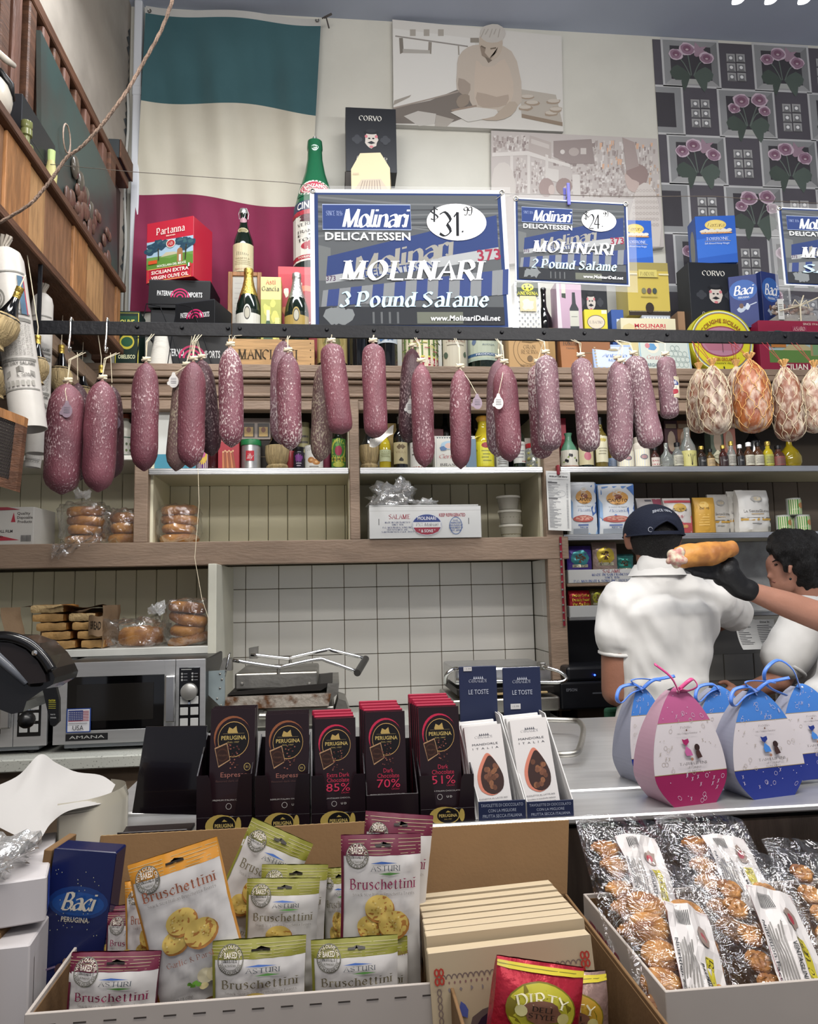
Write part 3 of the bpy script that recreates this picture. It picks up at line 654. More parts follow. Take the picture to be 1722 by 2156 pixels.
def conef(v0, v1, span): return lambda u, v, d: ((rad(v0+(v1-v0)*v)+.002+d)*sin((u-.5)*span), -(rad(v0+(v1-v0)*v)+.002+d)*cos((u-.5)*span), h*(v0+(v1-v0)*v))
c = C(conef(.54, .66, 2.2), r*1.7, h*.12, .0006)
c.rect(0, 0, 1, 1, '1d5a3c', 10, 4); c.ell(.5, .5, .48, .5, 'd6d0c4', 26); c.ell(.5, .5, .42, .4, 'a3384a', 26); c.text('CINZANO', .5, .62, .24, 'e4d8cc', 'b', fit=.6); c.text('ROSSO', .5, .32, .16, 'e4d8cc', 'b', fit=.34); c.obj('neck_label', PRINT, t)
c = C(conef(.42, .5, 3.0), r*2.4, h*.08, .0006); c.rect(0, 0, 1, 1, '25324f', 10, 3); c.rect(0, .0, 1, .12, '9c2c38', 10, 1); c.text('CINZANO', .5, .55, .62, 'd8d4cc', 'b', fit=.62); c.obj('shoulder_label', PRINT, t)
G().lathe([(r*.12, h), (r*.1, h+.03), (.002, h+.032)], 10, (0, 0, -.004)).obj('tip', PEWT, t)
# tall swing-top wine bottle on a hidden carton
zr = block('carton', 'plain dark carton behind the wooden frame under the large wine bottle', 'box', 482, 545, 580, 3.34, .15, cm('3a3026', .7))
def d_wine(c):
    c.poly([(.2, .62), (.3, .76), (.45, .78), (.8, .66), (.82, .6)], '77705e'); [c.line([(.28+k*.07, .62), (.3+k*.07, .74-k*.012)], .012, '3c382c') for k in range(7)]
    c.text('Segesta', .5, .53, .07, '8d8464', 'R', fit=.55); [c.rect(.2, .44-k*.05, .8, .45-k*.05, '8d8464', 6) for k in range(3)]; c.text('Bianco Rosso', .5, .2, .06, 'a06a5a', 'k', fit=.6); c.rect(.15, .1, .85, .12, '6c654e', 6)
t = bottle('wine_bottle', 'large dark wine bottle with cream label and wire swing top against the flag', 'bottle', 510, 45, 430, 3.36, zr, 'burg', GDARK, labz=(.03, .47), labc='b8ae8c', draw=d_wine, cap=PEWT, capz=.93, span=2.5)
hh = ZY(510, 430, 3.36)-zr; r = msz(488, 532, zr, 3.36)/2
G().tube([(-r*.42, -.002, hh*.86), (-r*.5, -.004, hh*.93), (-r*.3, -.004, hh*1.01), (r*.3, -.004, hh*1.01), (r*.5, -.004, hh*.93), (r*.42, -.002, hh*.86)], .0016, 5).obj('swing_wire', PEWT, t)
c = C(cyl(r*.4, hh*.79, hh*.86, 2), 1, 1, .0004); c.ell(.5, .5, .5, .5, 'a8848c', 14); c.obj('neck_seal', PRINT, t)
c = C(cyl(r*.62+.004, hh*.63, hh*.7, 2), 1, 1, .0004); c.ell(.5, .5, .4, .5, 'b0a684', 14); c.ell(.5, .5, .3, .36, '7c744e', 14); c.obj('shoulder_label', PRINT, t)
# corvo cartons
def d_corvo(c):
    c.rect(0, 0, 1, 1, '1d1f24'); c.text('CORVO', .5, .84, .075, 'c9c6be', 'R', fit=.46)
    for a in (.22, .78):
        for du, dv in ((-.05, 0), (.05, 0), (0, .035), (0, -.035)): c.ell(a+du, .5+dv, .055, .04, '34363b', 10)
    c.ell(.5, .5, .13, .13, 'b4aca4', 16, jit=.1); c.ell(.5, .62, .15, .035, '17181c'); c.ell(.5, .64, .1, .03, '26272b'); c.ell(.46, .52, .025, .012, '1d1f24', 8); c.ell(.54, .52, .025, .012, '1d1f24', 8)
    c.ell(.4, .55, .03, .025, 'b06a70', 8); c.ell(.6, .55, .03, .025, 'b06a70', 8); c.poly([(.42, .45), (.5, .48), (.58, .45), (.5, .43)], '1d1f24'); c.ell(.5, .39, .04, .02, 'b06a70', 8)
    c.text('Duca di Salaparuta', .5, .21, .05, 'c9c6be', 'k', fit=.6); c.rect(.2, .16, .8, .165, 'a9a6a0')
zk = block('carton_stack', 'dark cardboard stack behind the large sign carrying the upper black gift box', 'box', 732, 832, 362, 3.4, .14, cm('35302c', .6))
boxp('gift_box', 'black wine gift box with bearded face emblem high beside the butcher photo', 'box', 729, 836, 228, 3.4, zk, .14, '1d1f24', d_corvo)
# house-shaped cake carton
zk2 = block('carton', 'cream carton base hidden behind the large sign under the gabled carton', 'box', 742, 828, 405, 3.26, .12, cm('a99a80', .6))
xh = XZ(784, zk2, 3.26); w = msz(745, 827, zk2, 3.26); hz = ZY(784, 322, 3.26)-zk2
t = thing('gabled_carton', 'cream gabled cake carton in front of the upper black gift box', 'box', (xh, 3.32, zk2), -.12)
G().prism([(-w/2, 0), (w/2, 0), (w/2, hz*.6), (w*.26, hz), (-w*.26, hz), (-w/2, hz*.6)], -.06, .06).obj('carton', cm('bfae8c', .6), t)
c = C(flat(w, hz, -.0605), w, hz, .0003); c.poly([(0.02, 0), (.26, .33), (.76, .33), (.98, 0)], 'a39682'); [c.line([(.3+k*.06, .3), (.2+k*.08, 0)], .02, '7c6c60') for k in range(8)]; c.rect(.04, .45, .2, .5, 'a49478'); c.obj('printed_front', PRINT, t)
# goods under the big sign
def d_verm(c): c.text('VERMOUTH', .5, .82, .1, '3a3020', 'R', fit=.8); c.ell(.5, .4, .3, .3, '8a7a4a', 14, jit=.2); c.ell(.5, .4, .2, .2, '5a5a34', 12, jit=.2); c.text('ROSSO', .5, .66, .06, '4a3a20', 'r', fit=.4)
bottle('vermouth_bottle', 'dark bottle with tan vermouth label behind the third salami cluster', 'bottle', 700, 66, 560, 3.12, ZL, 'wine', GDARK, labz=(.08, .52), labc='a59462', draw=d_verm, span=2.5)
bottle('wine_bottle', 'black wine bottle without visible label right of the vermouth bottle', 'bottle', 756, 38, 590, 3.12, ZL, 'wine', GBLACK)
bottle('wine_bottle', 'black wine bottle shoulder to shoulder with the blue art label bottle', 'bottle', 788, 34, 590, 3.2, ZL, 'wine', GBLACK)
def d_art(c): c.rect(0, 0, 1, 1, 'aeb6bc', 8); [c.ell(random.uniform(.2, .8), random.uniform(.2, .8), .14, .16, random.choice(('4a6a92', '6f8cae', '3a4a66', 'c8ccd0')), 9, jit=.4) for _ in range(14)]; c.frame(.01, .02, .99, .98, .03, '8d8f92')
bottle('wine_bottle', 'black wine bottle with a blue and white picture label', 'bottle', 818, 44, 590, 3.12, ZL, 'wine', GBLACK, labz=(.3, .55), labc='aeb6bc', draw=d_art, span=2.3)
def d_can(c):
    c.rect(0, 0, 1, 1, '5f7a3c', 8); c.rect(0, 0, 1, .3, 'a02e42', 8); c.rect(0, .29, 1, .33, 'd0c860', 8); c.text('OLIVE VERDI', .5, .19, .09, 'e8d8cc', 'b', fit=.8); c.text('TONNO EXTRA', .5, .07, .06, 'e8d8cc', 'b', fit=.6); c.rect(.3, .9, .7, 1, 'a02e42', 4)
    for k in range(60): u = random.uniform(.03, .95); v = random.uniform(.35, .88); c.rect(u, v, min(u+.1, 1), v+.018, random.choice(('9fae5a', '3c5228', 'c2b86a', 'a8525a', '77964a')), 1)
bottle('olive_can', 'large green and red can of olives behind the slim salami pair', 'can', 890, 78, 700, 3.14, ZL, 'can', STEELB, labz=(.04, .97), draw=d_can, span=2.9, h=.21, nn=26)
def d_seg(c):
    c.poly([(.25, .7), (.28, .88), (.5, .95), (.74, .88), (.76, .7)], '4c4a44'); [c.rect(.3+k*.08, .71, .33+k*.08, .88, 'b4ae9a') for k in range(5)]; c.text('Segesta', .5, .57, .09, '7c4a3a', 'k', fit=.7); c.rect(.2, .46, .8, .47, '6c655a', 5); c.ell(.15, .28, .08, .06, '4c5a4a', 9, jit=.3); c.ell(.85, .28, .08, .06, '4c5a4a', 9, jit=.3)
bottle('wine_bottle', 'dark wine bottle with cream ruin label below the sign', 'bottle', 961, 52, 600, 3.12, ZL, 'wine', GDARK, labz=(.02, .62), labc='bdb6a2', draw=d_seg, span=2.4)
def d_gr(c):
    c.rect(0, .12, 1, .2, '3a5878', 10); c.rect(0, 0, 1, .06, '9aa89a', 10); c.text('GRAN RESERVA', .55, .78, .07, '4c6078', 'R', fit=.6); c.ell(.2, .5, .06, .1, '5a6a84', 10, jit=.3); c.text('Marques de', .55, .55, .05, '5c6c74', 'k', fit=.4); c.text('RIOJA', .55, .42, .04, '5c6c74', 's', fit=.3); c.text('PRODUCT', .5, .16, .045, 'c8ccd0', 'b', fit=.5)
bottle('magnum_bottle', 'wide dark magnum with pale green gran reserva label', 'bottle', 1026, 72, 560, 3.12, ZL, 'wine', GDARK, labz=(.1, .45), labc='a9b09c', draw=d_gr, span=2.5)
def d_cinco(c):
    c.frame(.005, .01, .995, .99, .012, '8a6c40'); c.ring(.52, .5, .4, .44, .012, '6b5232', 30); c.ring(.52, .5, .3, .33, .009, '6b5232', 26)
    c.text('CINCO ALMENDROS', .52, .865, .055, '5a4428', 's', arc=.085, xs=.8); c.text('GRAN', .52, .58, .09, '5a4428', 'r', fit=.3); c.text('RESERVA', .52, .46, .09, '5a4428', 'r', fit=.42); c.ell(.52, .3, .07, .075, '6b5232', 14); c.ell(.52, .72, .2, .05, '7a6038', 9, jit=.4); c.text('GARCIA BAQUERO', .52, .13, .05, '5a4428', 's', fit=.5)
boxp('wine_box', 'pale wooden wine box with round gran reserva brand mark', 'box', 1072, 1158, 694, 3.12, ZL, .12, 'b59264', d_cinco, rough=.6)
boxp('wine_box', 'narrow pale wooden box edge behind the round-marked wine box', 'box', 1150, 1172, 690, 3.2, ZL, .1, 'a98856', rough=.6)
def d_font(c):
    c.rect(0, 0, 1, 1, 'a06c44'); c.poly([(0, 1), (0, .84), (.2, 1)], '9c2c3c'); c.poly([(.35, 1), (1, 1), (1, .6)], 'a87448'); c.text('FONTANA CANDIDA', .55, .68, .1, '4a4238', 'R', fit=.92); c.text('TERRE DEI GRIFI', .45, .56, .035, '5c5044', 's', fit=.6); c.ell(.72, .3, .1, .16, '8c3a34', 14); c.ell(.72, .3, .06, .1, 'a4583c', 12)
boxp('wine_carton', 'orange brown wine carton leaning behind the pale tin', 'box', 1184, 1262, 692, 3.16, ZL, .1, 'a06c44', d_font, rx=-.1)
# goods between the two signs
def d_andr(c):
    c.rect(0, 0, 1, 1, 'cfd0cc')
    for i in range(9):
        for j in range(14):
            if (i+j) % 2: c.rect(.03+i*.105, .04+j*.066, .03+i*.105+.052, .04+j*.066+.033, '8d9094')
    c.dh = 0.0003; c.rect(.18, .38, .82, .7, 'b9b08c'); c.ell(.5, .52, .22, .12, 'cfc9b0', 12, jit=.3); c.rect(.08, .7, .92, .98, '3a4238'); c.ell(.5, .88, .24, .08, 'cfc63a', 18)
    for k in range(5): c.ell(.5+.14*cos(k*1.3), .88+.04*sin(k*1.3), .035, .022, '20241c', 8)
    c.text('ANDRINA', .5, .75, .07, 'd8cf46', 'R', fit=.8)
boxp('checkered_bag', 'checkered silver bag with yellow olive emblem hanging under the smaller sign', 'bag', 1086, 1140, 594, 3.14, ZY(1115, 692, 3.12), .05, 'c0c1be', d_andr, rough=.3)
def d_pink(c):
    c.rect(0, 0, 1, 1, 'a98fa0'); c.poly([(0, 1), (.1, 1), (.18, 0), (0, 0)], 'c4bcc0'); c.poly([(.5, .02), (.5, .46), (.6, .56), (.62, .78), (.74, .78), (.76, .56), (.86, .46), (.86, .02)], '2c3034'); c.rect(.5, .12, .86, .42, 'b4b4a8'); c.rect(.2, .75, .36, .98, 'b4b8a8'); c.poly([(.2, .68), (.36, .66), (.36, .76), (.2, .76)], '2f3a30'); c.rect(.56, .3, .8, .31, '5a5c58')
boxp('wine_carton', 'mauve wine carton with a printed bottle below the smaller sign', 'box', 1176, 1228, 592, 3.14, ZY(1200, 700, 3.14), .1, 'a48a9a', d_pink, rz=-.03)
boxp('gift_box', 'black wine gift box half hidden under the smaller sign', 'box', 1212, 1282, 570, 3.26, ZY(1240, 704, 3.26), .1, '1b1d21', d_corvo)
block('carton', 'dark carton row on the ledge behind the orange wine carton', 'box', 1172, 1300, 703, 3.28, .12, cm('3c342e', .6))
bottle('dark_decanter', 'dark bottle standing between the checkered bag and mauve carton', 'bottle', 1156, 32, 600, 3.2, ZL, 'wine', GBLACK)
def d_yel(c): c.rect(0, 0, 1, 1, 'c4b834'); c.ell(.5, .45, .38, .3, 'c6bca8', 18); c.ring(.5, .45, .38, .3, .03, '5c4a54', 18); c.text('IL BACINO', .5, .45, .12, '5c4a5c', 'r', fit=.6); c.rect(.75, .82, .98, .98, 'd8d4b4')
boxp('small_carton', 'small bright yellow carton just above the rail under the smaller sign', 'box', 1232, 1280, 652, 3.13, ZY(1250, 700, 3.13), .06, 'c4b834', d_yel)
block('carton', 'orange brown carton supporting the small yellow carton', 'box', 1226, 1288, 703, 3.12, .08, cm('8a5c3c', .6))
boxp('blue_box', 'blue and white box edge left of the ravioli box', 'box', 1294, 1320, 652, 3.2, ZL, .12, '34508c', lambda c: (c.rect(.4, 0, 1, .86, 'b8c0cc'), c.rect(.4, .2, 1, .5, '7c98c8')))
def d_rav(c): c.rect(0, 0, 1, 1, 'c9c2a4'); c.ell(.15, .5, .2, .4, 'c4b688', 12); c.text('MOLINARI', .53, .85, .075, 'b02a3c', 'b', fit=.58); c.text('DELICATESSEN', .53, .765, .055, 'b02a3c', 'b', fit=.58); c.rect(.2, .69, .85, .7, 'a89c80'); c.text('RAVIOLI', .5, .56, .13, '9c3030', 'b', fit=.34); c.rect(.2, .3, .8, .32, 'a89c80')
boxp('ravioli_box', 'cream ravioli box with red lettering under the gold cake box', 'box', 1312, 1428, 647, 3.15, ZY(1370, 775, 3.15), .18, 'c9c2a4', d_rav, h=.235)
zq = ZY(1370, 775, 3.15)+.236
boxp('small_tin', 'pale grey tin lying on top of the cream ravioli box', 'tin', 1352, 1412, 637, 3.18, zq, .1, '9aa0a8', lambda c: [c.ell(.1+k*.1, .5, .03, .2, 'c8ccd0', 8) for k in range(9)], h=.026)
def d_pan(c):
    c.rect(0, 0, 1, .84, 'aa9848'); c.rect(0, .84, 1, 1, '8a7e48'); c.rect(0, 0, 1, .09, '2c241e'); [c.rect(.03+k*.035, .07, .045+k*.035, .085, 'b8ae8c') for k in range(27)]
    c.rect(.28, .72, .72, .86, 'b4a860'); c.text('PANDORE', .5, .78, .07, '4c4428', 'r', fit=.36); c.rect(.25, .7, .75, .71, '3c3420'); c.rect(0, .76, .24, .79, 'bdb590'); c.rect(.76, .76, 1, .79, 'bdb590')
    for k in range(3): c.ell(.38+k*.13, .46, .055, .055, ('6a6a50', '5c4040', '3a4440')[k], 12)
    c.ell(.5, .14, .1, .1, '2c241e', 16); c.rect(.3, .34, .7, .36, '9a8a44')
boxp('cake_box', 'gold and black cake box stacked above the ravioli box', 'box', 1324, 1412, 553, 3.19, zq+.028, .14, 'a4944a', d_pan, rough=.3)
zp = ZY(1370, 553, 3.19)
def d_tor(c):
    c.rect(0, 0, 1, 1, '2a56a8'); c.poly([(0, .5), (1, .62), (1, .2), (0, .1)], '3464b8'); c.ell(.5, .81, .27, .11, 'c8b060', 22); c.ell(.5, .81, .24, .09, 'd0bc70', 22); c.text('Ferrara', .5, .81, .08, '5c3c28', 'k', fit=.42)
    for k in range(10): c.ell(.16+.075*k, .67+.02*(k % 2), .07, .035, 'c9c4b8', 8, jit=.2); c.ell(.17+.075*k, .635, .06, .018, 'b98a5c', 8)
    c.text('TORRONE', .53, .51, .06, 'd4d8e0', 'r', fit=.6); c.rect(.2, .455, .85, .46, 'c8b060'); c.text('Soft Almond Honey Nougat', .5, .41, .04, 'c8d0dc', 's', fit=.62, shear=.2)
boxp('nougat_box', 'blue nougat box half hidden behind the smaller sign on the gold box', 'box', 1306, 1376, 464, 3.22, zp, .08, '2a56a8', d_tor)
# pale decorated tins at the front
def d_ant(c):
    c.rect(0, 0, 1, 1, '9aaccc'); c.rect(.07, .08, .93, .92, 'bcc4d0'); c.frame(.05, .06, .95, .94, .012, '7f9acb')
    for k in range(7): c.ell(.06, .12+k*.125, .025, .04, 'a89c80', 8); c.ell(.94, .12+k*.125, .025, .04, 'a89c80', 8); c.ell(.1+k*.13, .05, .04, .025, 'a89c80', 8)
    c.ell(.5, .78, .12, .05, 'a09478', 12, jit=.2); c.text('Antonio', .52, .55, .14, '4a70b8', 'k', fit=.6); c.text('Mattei', .52, .36, .1, '5a80c0', 'k', fit=.35)
boxp('biscuit_tin', 'pale blue biscuit tin leaning on the ledge above the paired salami', 'tin', 1252, 1338, 722, 3.1, ZL+.001, .04, '94a6c4', d_ant, rx=-.22, rough=.25, rz=.02)
def d_marg(c):
    c.rect(0, 0, 1, 1, 'b9c0b8'); c.frame(.02, .04, .98, .96, .03, '6a9ab8'); c.ell(.27, .7, .13, .2, 'd0c8b8', 14); c.ell(.27, .68, .1, .1, '5c8ab0', 10, jit=.3); c.ell(.17, .72, .05, .08, 'b87a80', 8); c.text('Gentile', .28, .38, .12, 'b05a60', 'k', fit=.3); c.text('MARGHERITE', .28, .15, .1, '5a6a70', 'b', fit=.4)
    for k in range(14): c.ring(.62+.09*(k % 4)+.04*((k//4) % 2), .2+.16*(k//4), .045, .08, .012, '8a9a96', 8)
boxp('sweets_tin', 'pale sweets tin with blue dashed border between the ravioli box and round tin', 'tin', 1350, 1458, 705, 3.12, ZL+.001, .05, '9aa6a4', d_marg, rx=-.2, rough=.3, ry=.04)
boxp('carton', 'plain brown carton behind the round yellow tin', 'box', 1436, 1500, 656, 3.3, ZL, .1, '96765a')
# round yellow anchovy tin
z = ZL; rr = msz(1458, 1594, 2.55, 3.13)/2; xx = XZ(1526, 2.55, 3.13)
rt = thing('round_tin', 'large round yellow anchovy tin standing on edge behind the black rail', 'tin', (xx, 3.14, ZL+.001), rx=-.04)
T = Matrix.Translation((0, 0, rr)) @ Matrix.Rotation(pi/2, 4, 'X')
G().lathe([(rr*.97, -.06), (rr, -.055), (rr, -.006), (rr*.985, 0), (rr*.96, -.004)], 44, T=T).obj('can_body', mat('tin_yellow', 'b4ae2c', .3), rt, smooth='auto')
c = C(lambda u, v, d: ((u-.5)*2*rr, -.0045-d+.005, v*2*rr), 2*rr, 2*rr, .0005, )
c.ell(.5, .5, .48, .48, 'c9c02e', 40); c.ring(.5, .5, .465, .465, .012, 'c4c8c4', 44); c.ring(.5, .5, .45, .45, .01, '3a6a8c', 44); c.ring(.5, .5, .438, .438, .008, 'a04848', 44)
c.ell(.5, .5, .34, .24, '8c4450', 32); c.ell(.5, .5, .32, .22, 'a8788a', 30); c.rect(.25, .52, .75, .6, '7c6870'); c.poly([(.2, .5), (.8, .5), (.72, .36), (.28, .36)], 'a46878'); [c.rect(.27+k*.06, .53, .3+k*.06, .58, '4c3c44') for k in range(8)]; c.line([(.5, .62), (.5, .33)], .008, '4a3438'); c.rect(.4, .56, .6, .64, '6a565c')
c.text('ACCIUGHE SICILIANE', .5, .82, .06, '8a4c28', 'b', arc=rr*.68, xs=.95); c.text('BALISTRERI GIROLAMO & C.', .5, .22, .05, '9a5a24', 'b', fit=.5); c.text('ANCHOVY FILLETS', .5, .16, .022, '55501c', 'b', fit=.45); c.line([(.36, .06), (.34, .12)], .02, '2a2a14'); c.line([(.5, .05), (.49, .11)], .02, '2a2a14')
c.obj('printed_face', GLOSS, rt)
# right cluster
boxp('gift_box', 'black wine gift box with bearded face emblem under the right nougat box', 'box', 1456, 1564, 554, 3.24, ZY(1500, 690, 3.24), .12, '1b1d21', d_corvo, rz=.03)
block('carton', 'dark carton behind the round yellow tin carrying the right gift box', 'box', 1458, 1566, 690, 3.24, .12, cm('2c2a2a', .6))
boxp('nougat_box', 'blue nougat box standing on the right black gift box against the wallpaper', 'box', 1474, 1554, 455, 3.26, ZY(1500, 553, 3.26), .1, '2a56a8', d_tor, rz=-.12, side=lambda c: (c.rect(0, 0, 1, 1, '2c4a86'), c.ell(.5, .4, .3, .38, '7a7a72', 16)))
def d_baci(c):
    c.rect(0, 0, 1, 1, '1d2c64'); c.ell(.5, .72, .5, .2, '2a5496', 16); c.text('Baci', .5, .72, .17, 'd4d4d4', 'c', fit=.7); c.text('PERUGINA', .5, .58, .035, 'c0c4cc', 'b', fit=.4)
    c.ell(.42, .36, .16, .06, '9aa4b4', 10, jit=.3); c.ell(.4, .42, .08, .05, '5c4438', 10); c.ell(.62, .4, .08, .06, 'b0b8c4', 10, jit=.2); c.line([(.7, .42), (.95, .46)], .02, 'a0a8b8')
zb = ZY(1600, 690, 3.2)
block('carton', 'dark blue carton on the ledge carrying the twin blue chocolate cartons', 'box', 1562, 1640, 690, 3.22, .12, cm('1d2850', .5))
t = boxp('chocolate_carton', 'tall navy chocolate carton turned left, first of the twin pair by the wallpaper', 'box', 1552, 1604, 580, 3.2, zb, .1, '1b2858', d_baci, rz=-.35)
t = boxp('chocolate_carton', 'tall navy chocolate carton turned right, second of the twin pair by the wallpaper', 'box', 1600, 1648, 574, 3.28, zb, .1, '1b2858', d_baci, rz=.3)
def d_mar(c): c.rect(0, 0, 1, 1, '7c2038'); c.rect(.05, .78, .98, .98, '8a2840'); c.text('BAULI SIMONE', .5, .86, .06, 'd0b8b0', 's', fit=.6)
t = boxp('oil_tin', 'wide maroon olive oil tin with arch landscape at the right end of the ledge', 'tin', 1604, 1760, 676, 3.14, ZL, .07, '7c1c34', None, rough=.3)
w, h = t['w'], t['hh']; c = C(flat(w, h, -.0355), w, h, .0004)
c.rect(0, 0, 1, 1, '86203a'); c.rect(.12, .22, 1, .8, '93a6a6'); c.rect(.12, .22, 1, .45, '57793c'); c.poly([(.3, .45), (.42, .58), (.6, .56), (.75, .45)], 'a89c74'); c.rect(.68, .35, .84, .68, '94805c'); c.ell(.76, .6, .05, .1, '93a6a6'); c.rect(.71, .36, .81, .6, '6a8a60')
for u, v in ((.18, .68), (.25, .74), (.35, .7), (.92, .66), (.97, .72), (.16, .6), (.6, .76)): c.ell(u, v, .08, .09, '2f4a48', 10, jit=.3)
c.rect(.15, .5, .35, .56, 'a86c34'); c.rect(.45, .8, .65, .9, '8c2c48'); c.text('ASARO', .55, .85, .07, 'd8ccc0', 'r', fit=.16); c.text('SICILIAN EXTRA', .6, .14, .1, 'dcd4c4', 'b', fit=.72); c.text('VIRGIN OLIVE OIL', .6, .03, .07, 'dcd4c4', 'b', fit=.6)
c.text('SINCE 1916', .7, .94, .04, 'd8c8bc', 's', fit=.2); c.obj('printed_front', PRINT, t)
t = thing('gift_basket', 'clear wrapped gift parcel tied with string on the maroon tin', 'gift parcel', (XZ(1682, ZY(1690, 676, 3.16), 3.16), 3.215, ZY(1690, 676, 3.14)+.001))
G().bbox(-.1, .1, -.05, .05, 0, .04, .004).obj('tray', cm('9c9890', .6), t)
g = G()
for k in range(34): g.ball((random.uniform(-.085, .085), random.uniform(-.04, .03), .045+random.uniform(0, .055)), .016, .012, .012, 8, 5)
g.obj('sweets', mat('wrapped_sweets', 'b0a498', .35, col2='8a6c5c', vs=30), t, kind='stuff')
G().sheet(lambda u, v: ((u-.5)*.22, -.052-.012*sin(pi*u), .005+.12*v+.012*sin(pi*u*2)), 10, 6).obj('wrap', film('film_gift', .12), t, smooth=True)
G().tube([(-.1, -.068, .05), (0, -.072, .075), (.1, -.068, .12)], .003, 6).tube([(0, -.07, .0), (0, -.074, .075), (.03, -.06, .13)], .003, 6).tube([(0, -.074, .075), (-.03, -.08, .1), (-.045, -.078, .07), (0, -.074, .075), (.04, -.08, .06), (.03, -.078, .1), (0, -.074, .075)], .0025, 6).obj('ribbon', STR, t)
c = C(lambda u, v, d: (-.105-d+u*.03, -.062-d, .01+v*.1), 1, 1, .001); c.rect(0, 0, 1, 1, 'b8b8b4'); [c.rect(.2, .2+k*.1, .8, .23+k*.1, '77776f') for k in range(6)]; c.obj('printed_tag', MATTE, t)
# ================================================================ FLAG, WALL PICTURES, SIGNS
def flagS(px, py):
    d = .018*sin(px*.035+py*.004)+.012*sin(px*.081-py*.01+1)+.008*sin((px+py)*.021)
    return PY(px, py, YW-.05+d*min(1, max(0, (py-10)/160)))
FL = lambda py: 307-(py-12)*.052; FR = lambda py: 676-(py-40)*.056
def band(f0, f1, nv=24):
    def fn(u, v):
        py0 = f0(u); py1 = f1(u); py = py0+(py1-py0)*v; return flagS(FL(py)+(FR(py)-FL(py))*u, py)
    return G().sheet(fn, 44, nv)
fl = thing('flag', 'large green white and red flag hanging vertically on the cream wall', 'flag')
top = lambda u: 12+26*u+4*sin(u*9); hem = lambda u: top(u)+15
s1 = lambda u: 207+30*u+7*sin(u*7+.6)-6*(u < .0); s2 = lambda u: 405+32*u+6*sin(u*8+2); s3 = lambda u: 655+10*u
def cloth(n, c, c2): return mat(n, c, .75, bump=.12, bs=14, sheen=.3, var=0, col2=c2, vs=3, lo=.3, hi=.75)
band(top, hem, 3).obj('header_band', cloth('cloth_white', 'a9a8a4', 'bab9b4'), fl, smooth=True)
band(hem, s1).obj('green_stripe', cloth('cloth_green', '2b4f55', '375c62'), fl, smooth=True)
band(s1, s2).obj('white_stripe', cloth('cloth_cream', 'b3ae9e', 'c2bdaf'), fl, smooth=True)
band(s2, s3, 26).obj('red_stripe', cloth('cloth_red', '6a1236', '7c1a42'), fl, smooth=True)
for px, py in ((315, 24), (668, 44)):
    p = flagS(px, py); G().tube([(p.x+.008*cos(a), p.y-.004, p.z+.008*sin(a)) for a in [i*pi/5 for i in range(10)]], .003, 5, closed=True).obj('grommet', STEELD, fl)
p = flagS(678, 42); G().tube([(p.x, p.y-.01, p.z), (p.x+.02, p.y-.02, p.z+.005), (p.x+.035, p.y-.02, p.z-.06)], .004, 5).tube([(p.x+.01, p.y-.015, p.z), (p.x+.05, p.y-.02, p.z+.02)], .006, 5).obj('cord_knot', mat('dark_cord', '4c4744', .8), fl)
# printed boards on the wall (flat pictures drawn in the wall plane)
def wallc(Y, dh=.0003): return C(lambda u, v, d: PY(u, -v, Y)-Vector((0, d, 0)), 1, 1, dh)
def boardbox(q, Y, th, m, name, parent):
    v = [PY(x, y, Y) for x, y in q]; v += [p+Vector((0, th, 0)) for p in v]
    return G().add(v, [(0, 1, 2, 3), (7, 6, 5, 4), (0, 4, 5, 1), (1, 5, 6, 2), (2, 6, 7, 3), (3, 7, 4, 0)]).obj(name, m, parent)
def N(P): return [(x, -y) for x, y in P]
bp = thing('photo_board', 'large pale sepia photo board of a butcher at his counter high on the wall', 'picture')
q = [(826, 41), (1182, 76), (1186, 277), (829, 262)]
boardbox(q, YW-.034, .03, mat('board_edge', 'b9b7b2', .6), 'board', bp)
c = wallc(YW-.0345); c.poly(N(q), 'cac7c1')
c.poly(N([(828, 60), (1000, 82), (1000, 190), (828, 235)]), 'd2d0cb'); c.line(N([(832, 76), (985, 98)]), 3, '8f8a84'); c.poly(N([(840, 80), (848, 80), (850, 110), (842, 114)]), '7d776f'); c.poly(N([(902, 88), (909, 89), (908, 114), (901, 112)]), '8d867d'); c.poly(N([(848, 103), (905, 106), (905, 113), (848, 112)]), 'a9a59e'); c.line(N([(965, 96), (966, 116)]), 3, '9b958c')
for x in (863, 892, 922): c.rect(x, -76, x+12, -62, 'a39d94')
c.rect(990, -90, 1008, -80, '8c857b')
c.poly(N([(828, 228), (905, 212), (965, 188), (1000, 186), (1000, 240), (940, 262), (829, 260)]), '77706a'); c.poly(N([(828, 222), (862, 205), (866, 200), (830, 212)]), '9b958c')
c.line(N([(828, 228), (905, 209), (1000, 184)]), 3, '9b9188'); c.poly(N([(850, 245), (880, 234), (918, 240), (915, 262), (882, 266)]), 'b9b5af'); c.poly(N([(918, 242), (956, 252), (940, 268), (915, 266)]), 'a59f97')
c.poly(N([(1095, 188), (1170, 200), (1184, 260), (1098, 246)]), 'aea79d'); c.poly(N([(1098, 240), (1184, 258), (1184, 266), (1098, 248)]), '8c7d6e')
for x, y in ((1110, 205), (1120, 218), (1105, 228), (1165, 215), (1160, 240), (1170, 232)): c.ell(x, -y, 15, 6, '9b8c7c', 10, jit=.2); c.ell(x, -y+2, 13, 4, 'bdb5aa', 10)
c.poly(N([(965, 120), (985, 100), (1010, 95), (1060, 98), (1088, 130), (1098, 215), (1060, 235), (1000, 232), (985, 200), (962, 190), (962, 150)]), 'b7aca0', sm=2)
